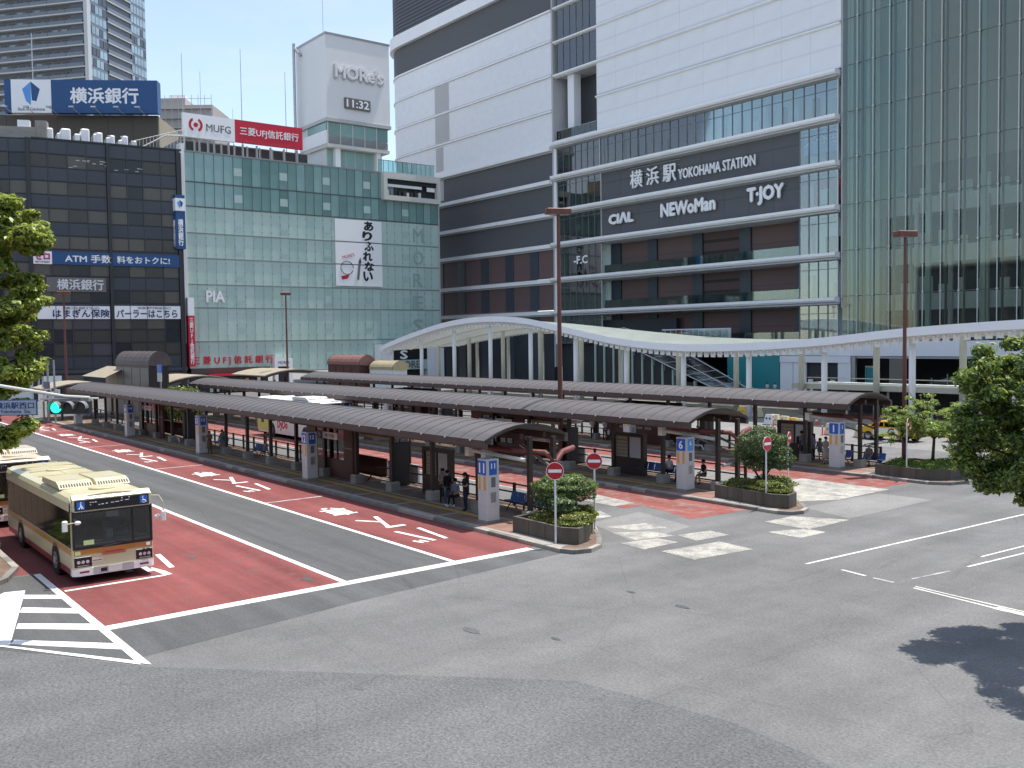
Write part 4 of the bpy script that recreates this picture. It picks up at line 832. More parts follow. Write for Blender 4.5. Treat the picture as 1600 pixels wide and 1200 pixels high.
mark('red_lane', 'red_lane', rect(-200, -60.0, 3.0, 14.7)); mark('red_lane', 'red_lane', rect(-60, -36.2, 4.2, 7.05))
mark('dark_patch', 'asphalt_dark', [(-36, 3.5), (-35.9, 7.0), (-24.5, 7.0), (-22.7, 8.5), (-24.9, 26), (-27.6, 23.5), (-27.6, 7.1), (-24.2, 6.9), (-27.8, 4.4), (-34.5, 4.0)][:0] or [(-27.5, 7.2), (-24.6, 7.2), (-25.6, 14), (-26.4, 22.8), (-27.5, 22.8)], 1)
mark('dark_patch', 'asphalt_dark', [(-36.1, 4.0), (-36.0, 7.05), (-24.1, 7.05), (-27.9, 4.3)], 1)
# lines
mark('stop_line', 'paint_white', rect(-28.0, -27.55, 7.1, 22.5), 2); mark('lane_line', 'paint_white', rect(-118, -28.0, 19.0, 19.2), 2); mark('lane_line', 'paint_white', rect(-60, -28.0, 14.62, 14.84), 2)
for x in (-44.45, -61.5, -78.5, -95.5): mark('bay_line', 'kerb_line_paint', rect(x - 0.09, x + 0.09, 19.2, 22.3), 2)
mark('bay_line', 'paint_white', rect(-32.98, -32.8, 7.3, 10.5), 2)
mark('edge_line', 'paint_white', [(-36.0, 7.0), (-36.0, 7.22), (-23.85, 7.22), (-24.2, 6.98)], 3)
H2 = [((-33.4, 6.25), (-32.55, 7.0)), ((-32.15, 6.1), (-31.25, 7.0)), ((-30.95, 5.75), (-29.75, 7.0)), ((-29.5, 5.3), (-28.1, 7.0)), ((-28.2, 4.9), (-26.0, 7.0))]
Hx = [(-33.33, -32.77, -31.9, -32.55), (-32.1, -31.67, -30.52, -31.1), (-31.12, -29.91, -29.8, -30.5)]
strips = [[(-33.27, 6.18), (-32.77, 6.07), (-31.95, 7.0), (-32.55, 7.0)], [(-32.05, 5.95), (-31.67, 5.82), (-30.55, 7.0), (-31.15, 7.0)] ,
          [(-31.12, 5.65), (-29.91, 5.37), (-28.5, 7.0), (-29.75, 7.0)], [(-29.3, 5.2), (-28.3, 4.95), (-26.3, 7.0), (-27.6, 7.0)]]
# bars measured on the photograph: pairs of edges top/bottom at the spine and at the long line
for a, c_, d, e in (((-33.27, 6.18), (-32.55, 7.0), (-31.95, 7.0), (-32.78, 6.05)), ((-31.69, 5.84), (-30.55, 7.0), (-29.85, 7.0), (-31.15, 5.63)), ((-29.92, 5.38), (-28.5, 7.0), (-27.75, 7.0), (-29.4, 5.22)), ((-28.3, 4.98), (-26.2, 7.0), (-25.55, 7.0), (-27.95, 4.82))):
    mark('hatch_bar', 'paint_white', [a, c_, d, e], 2)
mark('hatch_spine', 'paint_white', [(-34.0, 5.75), (-33.84, 6.33), (-27.95, 4.82), (-27.86, 4.45), (-29.4, 3.9), (-32.4, 4.4)], 3)
mark('hatch_line', 'paint_white', [(-28.0, 4.5), (-27.86, 4.72), (-24.3, 7.05), (-24.0, 7.0)], 4)
mark('arrow_mark', 'paint_white', [(-36.35, 11.25), (-36.35, 11.45), (-33.87, 11.16), (-33.87, 10.96)], 2)
mark('arrow_mark', 'paint_white', rect(-34.6, -33.8, 10.2, 10.4), 2); mark('arrow_mark', 'paint_white', [(-34.4, 10.5), (-34.0, 10.4), (-32.85, 10.5), (-32.9, 10.75), (-33.5, 10.7)], 2); mark('arrow_mark', 'paint_white', rect(-34.9, -34.2, 9.6, 9.85), 2)
# bus-only lettering, read by drivers coming towards the junction
for x in (-36.2, -53.2, -70.2, -87.2, -101.5):
    text('専', 1.25, 2.25, 'paint_white', RD, (x - 3.75, 20.75, 0.010), (0, 0, -math.pi / 2), ext=0.002, bold=0.012, name='road_lettering')
    for q, (a, b_, w0, w1) in enumerate((((1.17, 21.42), (1.17, 20.5), .30, .30), ((1.2, 20.62), (-1.37, 21.42), .20, .20), ((-0.1, 20.95), (-1.1, 20.28), .20, .18), ((4.72, 21.17), (2.15, 21.47), .19, .19), ((4.72, 20.62), (2.15, 20.34), .19, .19), ((4.8, 20.28), (4.3, 20.16), .15, .15), ((4.8, 20.02), (4.25, 19.9), .15, .15))):
        A = Vector((x + a[0], a[1])); B_ = Vector((x + b_[0], b_[1])); n_ = Vector((-(B_ - A).y, (B_ - A).x)).normalized(); mark('road_stroke', 'paint_white', [tuple(A - n_ * w0 / 2), tuple(B_ - n_ * w1 / 2), tuple(B_ + n_ * w1 / 2), tuple(A + n_ * w0 / 2)], 2 + 0.25 * (q % 4))
# second and third bus lanes
mark('bus_lane_asphalt', 'asphalt', rect(-118, -38, 27.9, 31.2)); mark('red_lane', 'red_worn', rect(-118, -31.5, 31.2, 35.2)); mark('red_lane', 'red_worn', [(-31.5, 32.4), (-27.7, 31.4), (-27.4, 35.2), (-31.5, 35.2)])
mark('lane_line', 'paint_worn', rect(-118, -38, 31.1, 31.25), 2)
mark('red_lane', 'red_worn', rect(-118, -31.6, 44.6, 47.9)); mark('red_lane', 'red_worn', [(-31.6, 44.7), (-26.9, 45.0), (-26.8, 47.9), (-31.6, 47.9)]); mark('bus_lane_asphalt', 'asphalt_pale', rect(-118, -31.6, 40.5, 44.6))
for p in ([(-28.9, 27.5), (-28.4, 29.3), (-27.05, 29.25), (-27.6, 27.9)], [(-27.85, 26.85), (-27.0, 28.2), (-25.72, 28.3), (-26.24, 26.55)], [(-26.24, 25.7), (-25.9, 27.4), (-24.85, 27.5), (-24.84, 25.58)], [(-25.8, 28.45), (-25.5, 30.1), (-24.45, 30.0), (-24.57, 28.2)],
          [(-24.22, 25.85), (-23.9, 28.75), (-22.2, 28.65), (-22.5, 25.7)], [(-34.83, 31.3), (-35.1, 32.9), (-32.17, 32.55), (-32.2, 31.2)], [(-31.9, 28.4), (-31.8, 29.9), (-30.4, 29.3), (-30.5, 28.4)],
          [(-31.6, 40.5), (-31.6, 45.0), (-26.3, 44.95), (-26.25, 40.4), (-27.8, 37.5)], [(-25.2, 33.3), (-25.19, 35.2), (-23.05, 36.3), (-23.0, 33.2)], [(-23.8, 31.6), (-23.2, 33.3), (-22.2, 33.3), (-22.24, 31.6)]):
    mark('antislip_patch', 'antislip', p, 2)
for p in ([(-26.2, 37.4), (-26.0, 43.5), (-23.26, 43.5), (-23.2, 36.5)], [(-30.0, 27.6), (-30.4, 31.0), (-26.6, 30.2), (-25.9, 26.2)]): mark('worn_patch', 'asphalt_pale', p, 1)
for i, (u, v) in enumerate(((868, 998), (1065, 948), (480, 905), (985, 925), (300, 870), (735, 985), (560, 1075))):
    p = atz(u, v); s_ = 0.10 + 0.05 * (i % 3); mark('tar_spot', 'asphalt_dark', [(p[0] + s_ * math.cos(a) * (2.2 - 0.4 * (a % 2)), p[1] + s_ * math.sin(a) * 0.8) for a in (0, 0.9, 1.8, 2.7, 3.6, 4.5, 5.4)], 2.5)
mark('repaved_patch', 'asphalt_speckle', [atz(u, v)[:2] for u, v in ((-300, 985), (0, 1016), (232, 1042), (560, 1052), (900, 1064), (1150, 1130), (1340, 1215), (700, 1400), (-500, 1400))], 1)
def poly_line(pts, w, m, k=2, name='road_line'):
    for i in range(len(pts) - 1):
        a = Vector(pts[i]); b_ = Vector(pts[i + 1]); n = Vector((-(b_ - a).y, (b_ - a).x)).normalized() * w / 2; mark(name, m, [tuple(a - n), tuple(b_ - n), tuple(b_ + n), tuple(a + n)], k)
poly_line([(-19.55, 28.1), (-18.75, 43.2), (-18.3, 52)], 0.13, 'line_worn'); poly_line([(-18.28, 28.3), (-17.3, 28.15)], 0.13, 'line_worn'); poly_line([(-17.0, 28.1), (-16.25, 28.05)], 0.11, 'paint_worn')
poly_line([(-15.75, 31.8), (-15.4, 35.6), (-15.0, 40)], 0.11, 'line_worn'); poly_line([(-16.15, 33.6), (-15.95, 36.6), (-15.6, 40)], 0.08, 'paint_white'); poly_line([(-16.1, 28.9), (-15.85, 30.8)], 0.1, 'paint_worn')
poly_line([(-15.5, 27.9), (-12.85, 27.55)], 0.10, 'line_worn'); poly_line([(-15.55, 28.1), (-12.9, 27.85), (-11.9, 27.8)], 0.08, 'line_worn'); poly_line([(-12.85, 27.6), (-11.6, 27.5)], 0.30, 'line_worn')
# thin tar seams on the big road

mat('iron_cover', (0.07, 0.068, 0.065), 0.6, metal=0.2, var=0.3, scale=8, bump=0.4)
for (x, y) in ((-37.5, 29.6),): mark('manhole_cover', 'iron_cover', [(x + 0.31 * math.cos(a * math.pi / 10), y + 0.31 * math.sin(a * math.pi / 10)) for a in range(20)], 2.5)
# ------------------------------------------------------------------ platforms
def nose(y0, xs=-26.2, w=5.1):              # rounded traffic-island end, counter-clockwise in plan
    return [(xs - 0.0, y0), (xs + 0.55, y0 + 0.25), (xs + 0.75, y0 + 0.9), (xs + 0.45, y0 + 1.7), (xs - 0.6, y0 + 2.7), (xs - 2.6, y0 + 4.2), (xs - 5.0, y0 + w)]
def offset_in(poly, d):
    n = len(poly); out = []
    for i in range(n):
        p0, p1, p2 = Vector(poly[i - 1]), Vector(poly[i]), Vector(poly[(i + 1) % n]); e1 = (p1 - p0).normalized(); e2 = (p2 - p1).normalized(); n1 = Vector((-e1.y, e1.x)); n2 = Vector((-e2.y, e2.x)); b_ = (n1 + n2).normalized(); s_ = d / max(0.35, b_.dot(n1)); out.append(tuple(p1 + b_ * s_))
    return out
KS = MB().cham(0.008, 0.992, 0, 0.2, 0, 0.16, 0.02).mesh('kerb_stone', 'kerb_stone'); KP = MB().cham(0.008, 0.992, 0, 0.2, 0, 0.16, 0.02).mesh('kerb_stone', 'kerb_pale')
ISL = [(22.85, -114.0, -26.5), (35.1, -112.0, -25.9), (47.85, -112.0, -25.4)]
BENCH = []
for k, (y0, xa, xn) in enumerate(ISL):
    if k < 2: N_ = nose(y0, xn)
    else: N_ = [(xn - 0.4, y0), (xn + 0.5, y0 + 0.6), (xn + 0.85, y0 + 1.8), (xn + 0.6, y0 + 3.6), (xn - 0.5, y0 + 4.8), (xn - 3, y0 + 5.1)]
    out = [(xa, y0)] + N_ + [(xa, y0 + 5.1)]
    pv = structure(MB().prism(offset_in(out, 0.19), -0.01, 0.150).build('platform', 'paving_brown' if k else 'paving_brown', None, recalc=True))
    pv['kind'] = 'structure'
    x = xa
    while x < N_[0][0] - 0.5:
        o = put(KP if random.random() < 0.22 else KS, 'kerb_stone', pv, (x, y0 + random.uniform(-0.006, 0.006), 0), None, (1, 1, 1 + random.uniform(-0.04, 0.04))); x += 1.0
    put(KP, 'kerb_stone', pv, (x, y0, 0), None, (N_[0][0] - x, 1, 1.01))
    b_ = MB(); oo = offset_in(out, 0.2); n = len(out)
    for i in range(1, n):                     # curved kerb stones round the nose and along the back
        a, c_ = out[i], out[(i + 1) % n] if i + 1 < n else None
        if c_ is None: break
        a2, c2 = oo[i], oo[i + 1]; L_ = math.hypot(c_[0] - a[0], c_[1] - a[1])
        if i == 1 and False: continue
        m_ = max(1, int(L_ / 1.0)) if L_ < 12 else 1
        for q in range(m_):
            t0, t1 = (q + 0.01) / m_, (q + 0.99) / m_; lp = lambda A, B_, t: (A[0] + (B_[0] - A[0]) * t, A[1] + (B_[1] - A[1]) * t)
            MB().prism([lp(a, c_, t0), lp(a, c_, t1), lp(a2, c2, t1), lp(a2, c2, t0)], 0, 0.158 + 0.003 * (q % 2)).build('kerb_stone', 'kerb_pale' if (i + q) % 3 == 0 else 'kerb_stone', pv, recalc=True)
    # paving strips, panels and the yellow tactile line
    bx('paving_strip', 'kerb_pale', pv, xa, N_[0][0] - 0.2, y0 + 0.22, y0 + 0.42, 0.15, 0.154); bx('tactile_strip', 'tactile', pv, xa, -33.4, y0 + 1.48, y0 + 1.78, 0.15, 0.158)
    bx('paving_strip', 'paving_strip', pv, xa, -29.8, y0 + 2.05, y0 + 2.25, 0.15, 0.154)
    x = -35.2
    while x > xa:
        bx('paving_strip', 'paving_strip', pv, x - 0.1, x + 0.1, y0 + 0.43, y0 + 1.47, 0.15, 0.155); bx('paving_strip', 'paving_strip', pv, x - 0.1, x + 0.1, y0 + 1.79, y0 + 2.04, 0.15, 0.155); bx('paving_strip', 'paving_strip', pv, x - 0.1, x + 0.1, y0 + 2.26, y0 + 4.6, 0.15, 0.155); x -= 3.8
    bx('paving_panel', 'paving_red', pv, -33.3, -30.0, y0 + 0.43, y0 + 2.04, 0.15, 0.156); bx('tactile_strip', 'tactile', pv, -33.3, -32.6, y0 + 1.2, y0 + 2.0, 0.156, 0.162)
    bx('paving_panel', 'concrete', pv, -30.0, N_[0][0] - 0.3, y0 + 0.43, y0 + 1.6, 0.15, 0.153)
# ------------------------------------------------------------------ platform canopies
def arc_profile(yn, yf, ze, rise, n=8):
    return [(yn + (yf - yn) * i / n, ze + rise * math.sin(math.pi * (0.04 + 0.92 * i / n)) ** 0.8 if 0 else ze + rise * (1 - (2 * i / n - 1) ** 2)) for i in range(n + 1)]
prof = arc_profile(0, 4.4, 0, 0.55)
def shell(prof, th, x0, x1): 
    p = prof + [(a, z - th) for a, z in reversed(prof)]; return MB().prof_x(p, x0, x1)
PANEL = shell(prof, 0.05, 0.02, 0.93).mesh('roof_panel', 'roof_grey'); bm = bmesh.new(); bm.from_mesh(PANEL); bmesh.ops.recalc_face_normals(bm, faces=bm.faces); bm.to_mesh(PANEL); bm.free()
SEAM = shell([(a, z + 0.018) for a, z in prof], 0.05, -0.03, 0.03).mesh('roof_seam', 'roof_grey')
ENDM = shell([(a - 0.02, z + 0.05) for a, z in prof], 0.14, 0, 0.08).mesh('gable_edge', 'brown_steel')
CAT = ['nearest dark barrel roof bus platform canopy, with stop number 11', 'middle dark barrel roof bus platform canopy, with stop number 6', 'farthest dark barrel roof bus platform canopy, with stop number 1']
FOOT = MB().cham(-0.29, 0.29, -0.29, 0.29, 0, 0.46, 0.05).mesh('footing', 'concrete')
CN = []
for k, (y0, xa, xn) in enumerate(ISL):
    ze = 3.72; yn = 0.52; xe = -31.75 + (0.3 if k == 1 else 0.9 if k == 2 else 0); xs_ = -101.8
    c = thing('platform_canopy', CAT[k], 'bus shelter', (0, y0, 0.15), 0, 'barrel roofed canopies over the bus platforms'); CN.append(c)
    ze -= 0.15
    if k == 2: ze += 0.25
    n = int((xe - xs_) / 0.95)
    for i in range(n): put(PANEL, 'roof_panel', c, (xe - (i + 1) * 0.95, yn, ze)); put(SEAM, 'roof_seam', c, (xe - (i + 1) * 0.95, yn, ze))
    put(ENDM, 'gable_edge', c, (xe, yn, ze)); L_ = n * 0.95
    for yy, nm in ((yn - 0.10, 'gutter'), (yn + 4.32, 'gutter')):
        MB().prof_x([(yy, ze + 0.02), (yy, ze - 0.28), (yy + 0.05, ze - 0.34), (yy + 0.20, ze - 0.34), (yy + 0.20, ze + 0.02), (yy + 0.16, ze + 0.02), (yy + 0.16, ze - 0.2), (yy + 0.04, ze - 0.2), (yy + 0.04, ze + 0.02)][:5], xe - L_, xe + 0.05).build(nm, 'gutter_brown', c, recalc=True)
        b_ = MB()
        for i in range(int(L_ / 1.9)): b_.ell((xe - 0.9 - i * 1.9, yy + (-0.03 if yy < 2 else 0.24), ze - 0.02), (0.06, 0.05, 0.05), 6, 4)
        stuff(b_.build('gutter_brackets', 'steel', c))
    MB().prof_x([(2.52, ze + 0.15), (2.52, ze - 0.1), (2.70, ze - 0.1), (2.70, ze + 0.15)], xe - L_, xe - 0.2).build('beam', 'brown_steel', c, recalc=True)
    MB().prof_x([(yn + 3.3, ze + 0.15), (yn + 3.3, ze - 0.1), (yn + 3.45, ze - 0.1), (yn + 3.45, ze + 0.15)], xe - L_, xe - 0.2).build('beam', 'brown_steel', c, recalc=True)
    pm = MB().box(-0.095, 0.095, -0.095, 0.095, 0.4, ze + 0.05).mesh('post', 'brown_steel')
    rb = shell([(a, z - 0.06) for a, z in prof], 0.10, -0.05, 0.05).mesh('rafter', 'brown_steel')
    x = -35.15; i = 0
    while x > xs_ + 1:
        if i != 4 or True:
            put(pm, 'post', c, (x, 2.6, 0)); put(FOOT, 'footing', c, (x, 2.6, 0)); put(rb, 'rafter', c, (x, yn, ze)); bx('bracket', 'brown_steel', c, x - 0.06, x + 0.06, yn, yn + 4.3, ze - 0.22, ze - 0.10)
        x -= 3.79; i += 1
    put(pm, 'post', c, (-31.4, 2.6, 0)); put(FOOT, 'footing', c, (-31.4, 2.6, 0)); put(pm, 'post', c, (-30.9, 3.5, 0))
    MB().tube([(-34.8, 2.2, 3.0), (-32.4, 2.5, 2.95), (-31.2, 3.3, 2.9), (-30.9, 3.5, 2.6), (-30.9, 3.5, 0.3)], 0.13, 10).tube([(-31.2, 4.9, 3.0), (-31.0, 4.1, 2.9), (-30.9, 3.5, 2.4)], 0.12, 10).build('drain_pipe', 'red_pipe', c)
    MB().tube([(-34.0, 1.35, 2.95), (-31.5, 2.5, 2.6)], 0.09, 8).box(-34.2, -33.9, 1.2, 1.5, 2.7, 3.15).build('branch_pipe', 'off_white', c)
    MB().tube([(-34.5, 4.6, 2.9), (-31.0, 3.6, 2.2)], 0.07, 8).tube([(-34.5, 4.6, 2.3), (-31.0, 3.6, 1.75)], 0.05, 8).tube([(-31.1, 2.6, 1.3), (-31.1, 5.0, 1.35)], 0.09, 8).build('service_pipes', 'steel', c)
    # bus stop pylons
    nums = {0: ['11', '12', '13', '14', '15'], 1: ['6', '7', '8', '9', '10'], 2: ['1', '2', '3', '4', '5']}[k]
    for i in range(5):
        x = -32.55 - i * 17.0 + (0.5 if k == 2 else 0); yp = 1.25 if k != 1 else 1.45; h = 2.72
        MB().cham(x - 0.33, x + 0.33, yp - 0.33, yp + 0.33, 0.1, h, 0.02).build('stop_pylon', 'pylon_white', c); bx('pylon_plinth', 'concrete', c, x - 0.36, x + 0.36, yp - 0.36, yp + 0.36, 0, 0.1)
        bx('number_plate', 'sign_blue_bright', c, x - 0.29, x + 0.29, yp - 0.345, yp - 0.331, h - 0.68, h - 0.08); text(nums[i], None, 0.40, 'sign_white', c, (x, yp - 0.347, h - 0.38), ext=0.006, bold=0.02, name='stop_number')
        bx('number_plate', 'sign_blue_bright' if k != 1 else 'sign_lightblue', c, x + 0.331, x + 0.345, yp - 0.2, yp + 0.2, h - 0.68, h - 0.08); text(nums[i], None, 0.22, 'sign_white', c, (x + 0.347, yp, h - 0.3), (math.pi / 2, 0, math.pi / 2), ext=0.006, bold=0.02, name='stop_number')
        for dx in (-0.24, 0.12): bx('orange_plate', 'sign_orange', c, x + dx, x + dx + 0.12, yp - 0.345, yp - 0.331, h - 1.32, h - 0.74)
        bx('notice_plate', 'off_white', c, x - 0.1, x + 0.1, yp - 0.345, yp - 0.331, h - 1.32, h - 0.74); bx('notice_plate', 'sign_grey', c, x + 0.331, x + 0.343, yp - 0.1, yp + 0.12, h - 1.2, h - 0.78); bx('notice_plate', 'steel', c, x + 0.331, x + 0.343, yp - 0.12, yp + 0.14, h - 1.85, h - 1.42)
        bx('panel_joint', 'soffit_grey', c, x - 0.335, x + 0.335, yp - 0.335, yp + 0.335, 0.72, 0.735)
    # back railing
    r = thing('railing', ['black two rail fence along the back of the nearest platform', 'black two rail fence along the back of the middle platform', 'brown two rail fence along the back of the farthest platform'][k], 'railing', (0, y0 + 4.65, 0.15), 0, 'railings behind the platforms')
    x = -31.3
    while x > xa + 3:
        inb = any(a < x < b_ for a, b_ in ((-53.2, -44.9), (-86.5, -75.5)))
        if not inb:
            bx('rail_post', 'brown_steel', r, x - 0.07, x + 0.07, -0.05, 0.05, 0, 1.05)
            for z_ in (0.05, 0.55, 0.95): bx('rail', 'brown_steel', r, x - 1.9, x - 0.07, -0.03, 0.03, z_, z_ + 0.07)
        x -= 1.9
    # stair shelters under the canopy
    for (a, b_) in ((-53.0, -47.3), (-86.0, -79.6)):
        t = thing('stair_shelter', ['dark red panelled stair enclosure with windows under the %s canopy' % w for w in ('nearest', 'middle', 'farthest')][k] + (', near half' if a > -60 else ', far half'), 'stair enclosure', (a, y0, 0.15), 0, 'subway stair enclosures on the platforms')
        w = b_ - a; ya = 2.75; yb = 4.9
        bx('lower_wall', 'dark_red_panel', t, 0, w, ya, ya + 0.15, 0, 1.05); bx('end_wall', 'dark_red_panel', t, 0, 1.2, ya, ya + 0.15, 1.05, 2.9); bx('end_wall', 'dark_red_panel', t, w - 1.0, w, ya, ya + 0.15, 1.05, 2.9)
        bx('lower_wall', 'dark_red_panel', t, 0, w, yb, yb + 0.1, 0, 1.05); bx('end_wall', 'dark_red_panel', t, 0, 0.15, ya, yb, 0, 2.9); bx('top_rail', 'brown_steel', t, 0, w + 3.2, ya, ya + 0.12, 2.75, 2.95); bx('top_rail', 'brown_steel', t, 0, w, yb, yb + 0.1, 2.4, 2.95)
        for q in range(5): xx = 1.2 + q * (w - 2.2) / 4; bx('window_bar', 'brown_steel', t, xx - 0.05, xx + 0.05, ya + 0.02, ya + 0.12, 1.05, 2.75)
        for q in range(4): xx = 1.2 + q * (w - 2.2) / 4; bx('window_glass', 'glass_rail', t, xx + 0.05, xx + (w - 2.2) / 4 - 0.05, ya + 0.06, ya + 0.075, 1.05, 2.75)
        bx('trim_line', 'beige_panel', t, 0.05, 1.15, ya - 0.01, ya - 0.001, 1.75, 1.79); bx('trim_line', 'beige_panel', t, w - 0.95, w - 0.05, ya - 0.01, ya - 0.001, 1.75, 1.79)
        bx('entrance_wall', 'soffit_grey', t, w + 0.2, w + 3.4, yb, yb + 0.1, 0, 1.0); bx('lintel', 'beige_panel', t, w + 0.1, w + 3.2, ya + 0.3, yb, 2.5, 2.66)
        for q in range(3): bx('window_bar', 'brown_steel', t, w + 0.4 + q * 1.05, w + 0.5 + q * 1.05, yb, yb + 0.08, 1.0, 2.5)
        MB().tube([(w + 0.3, ya + 0.6, -0.2), (w + 1.6, ya + 0.6, 0.85), (w + 3.2, ya + 0.6, 0.95)], 0.04, 6).tube([(w + 0.6, yb - 0.3, -0.2), (w + 2.6, yb - 0.3, 0.9)], 0.04, 6).build('handrail', 'brown_steel', t)
        bx('side_cabinet', 'sign_black', t, w + 3.0, w + 3.5, ya + 0.6, yb - 0.6, 0, 2.3); MB().tube([(w + 3.0, ya + 0.1, 0.25), (w + 3.7, ya, 0.3), (w + 3.9, ya, 0.0)], 0.06, 8).build('floor_rail', 'off_white', t)
        bx('hanging_sign', 'off_white', t, w - 1.8, w - 0.1, ya - 0.9, ya - 0.82, 2.35, 2.72); bx('hanging_sign', 'sign_navy', t, w - 2.45, w - 1.85, ya - 0.9, ya - 0.82, 2.3, 2.75); text('↑', 0.3, 0.3, 'sign_white', t, (w - 2.15, ya - 0.91, 2.52), ext=0.01)
        text('地下街', 1.1, 0.2, 'sign_grey', t, (w - 0.95, ya - 0.91, 2.53), ext=0.01)
    # hanging fluorescent sign boxes
    # timetable board
    if k < 2 or True:
        xb = -41.3 if k == 0 else -40.0 if k == 1 else -37.9
        t = thing('timetable_board', ['dark framed timetable board behind the waiting people at stop 11', 'dark framed timetable board on the middle platform', 'brown framed notice board on the farthest platform behind stop 6'][k], 'notice board', (xb, y0 + 3.5, 0.15), 0, 'timetable boards on the platforms')
        bx('frame_post', 'brown_steel', t, 0, 0.22, 0, 0.3, 0, 2.35); bx('frame_post', 'brown_steel', t, 2.3, 2.52, 0, 0.3, 0, 2.35); bx('frame_top', 'brown_steel', t, 0.22, 2.3, 0, 0.3, 2.15, 2.35); bx('cabinet', 'brown_steel', t, 0.22, 2.3, 0, 0.4, 0, 0.95)
        bx('board', 'beige_panel', t, 0.22, 1.22, 0.1, 0.2, 0.95, 2.15); bx('board', 'soffit_grey', t, 1.32, 2.3, 0.1, 0.2, 0.95, 2.15); bx('frame_post', 'brown_steel', t, 1.22, 1.32, 0.05, 0.3, 0.95, 2.15)
        for q in range(5): bx('print_line', 'gutter_brown', t, 0.3, 1.15, 0.09, 0.099, 1.1 + q * 0.2, 1.13 + q * 0.2)
def bench(x, y, lab, n=4, rot=0.0):
    t = thing('bench', lab, 'bench', (x, y, 0.15), rot, 'blue seats on the platforms')
    for i in range(n):
        MB().add([(i * 0.5, 0, 0.43), (i * 0.5 + 0.42, 0, 0.43), (i * 0.5 + 0.42, 0.36, 0.40), (i * 0.5, 0.36, 0.40), (i * 0.5, 0.48, 0.78), (i * 0.5 + 0.42, 0.48, 0.78), (i * 0.5, 0.0, 0.39), (i * 0.5 + 0.42, 0.0, 0.39), (i * 0.5, 0.42, 0.36), (i * 0.5 + 0.42, 0.42, 0.36), (i * 0.5, 0.53, 0.77), (i * 0.5 + 0.42, 0.53, 0.77)],
                 [(0, 1, 2, 3), (3, 2, 5, 4), (6, 8, 9, 7), (8, 10, 11, 9), (0, 6, 7, 1), (4, 5, 11, 10), (0, 3, 8, 6), (1, 7, 9, 2), (3, 4, 10, 8), (2, 9, 11, 5)]).build('seat', 'bench_blue', t)
    MB().tube([(0, 0.2, 0.36), (n * 0.5 - 0.08, 0.2, 0.36)], 0.03, 6).build('seat_bar', 'brown_steel', t)
    for x_ in (0.3, n * 0.5 - 0.4): MB().tube([(x_, 0.2, 0.36), (x_ - 0.15, 0.02, 0)], 0.03, 6).tube([(x_, 0.2, 0.36), (x_ + 0.12, 0.42, 0)], 0.03, 6).build('leg', 'brown_steel', t)
bench(-34.6, 26.5, 'blue bench right of the pylon marked 11 on the nearest platform', 5); bench(-63.6, 26.4, 'blue bench on the nearest platform, left of the red stair enclosure', 4); bench(-70.6, 26.4, 'blue bench on the nearest platform behind two waiting women', 4)
bench(-38.0, 38.6, 'blue bench on the middle platform beside the timetable board', 7); bench(-34.6, 51.2, 'blue bench behind the people at stop 1', 4); bench(-31.9, 51.2, 'blue bench to the right of the pylon marked 1 on the farthest platform', 3)
bench(-52.5, 50.6, 'blue bench on the farthest platform, left of the standing group', 3)
# entrance roofs at the far ends of the platforms
for k, (y, x, w_, l_) in enumerate(((24.0, -113, 6.5, 7), (36.0, -114, 6.5, 9), (47.5, -116, 7, 10))):
    t = thing('end_canopy', ['flat arched beige roof at the far end of the nearest platform', 'flat arched beige roof at the far end of the middle platform', 'flat arched beige roof at the far end of the farthest platform'][k], 'canopy', (x, y, 0.15), 0, 'crosswise roofs at the far platform ends')
    pr_ = [(-1.5 + (w_ + 1) * i / 8, 3.3 + 0.55 * k * 0.6 + 0.65 * (1 - (2 * i / 8 - 1) ** 2)) for i in range(9)]; MB().prof_x(pr_ + [(a, z - 0.12) for a, z in reversed(pr_)], 0, l_).build('roof', 'beige_panel', t, recalc=True)
    MB().prof_x([(a, z - 0.125) for a, z in pr_] + [(a, z - 0.35) for a, z in reversed(pr_)], l_ - 0.2, l_).build('gable', 'brown_steel', t, recalc=True)
    for a in (0.4, l_ - 0.5):
        for q in (0.0, w_ - 1.5): MB().tube([(a, q, 0), (a, q, 3.4)], 0.12, 8).build('post', 'brown_steel', t)
# arched subway entrances beyond the platforms
def hall(u0, u1, vb, vt, y, lab, roofm, wallm, dp=2.2):
    a = aty(u0, vb, y); c = aty(u1, vt, y); w_ = c[0] - a[0]; h = c[2]
    t = thing('subway_entrance', lab, 'subway entrance', (a[0], y, 0)); bx('side_wall', wallm, t, 0, w_, 0, 0.2, 0, h * 0.80)
    for i in range(4): bx('wall_panel', 'steel_dark' if wallm == 'brown_steel' else wallm, t, i * w_ / 4 + 0.08, (i + 1) * w_ / 4 - 0.08, -0.04, 0, 0.3, h * 0.76)
    pr_ = [(dp / 2 - (dp / 2 + .1) * math.cos(math.pi * i / 10), h * 0.80 + h * 0.20 * math.sin(math.pi * i / 10)) for i in range(11)]
    MB().prof_x(pr_ + [(dp / 2, h * 0.78)], -0.1, w_ + 0.1).build('barrel_roof', roofm, t, recalc=True); bx('end_wall', wallm, t, w_ - 0.1, w_, 0.2, dp - 0.2, 0, h * 0.8); bx('end_wall', wallm, t, 0, 0.1, 0.2, dp - 0.2, 0, h * 0.8)
    for i in range(8): MB().prof_x([(p[0], p[1] + 0.03) for p in pr_] + [(p[0], p[1] - 0.02) for p in reversed(pr_)], i * w_ / 7 - 0.05, i * w_ / 7 + 0.03).build('roof_rib', 'brown_steel' if i in (0, 7) else roofm, t, recalc=True)
    return t
mat('roof_salmon', (0.24, 0.115, 0.095), 0.6, var=0.2, scale=1.0); mat('roof_brown', (0.09, 0.07, 0.065), 0.6, var=0.25, scale=1.0); mat('roof_yellow', (0.38, 0.32, 0.19), 0.6, var=0.15, scale=1)
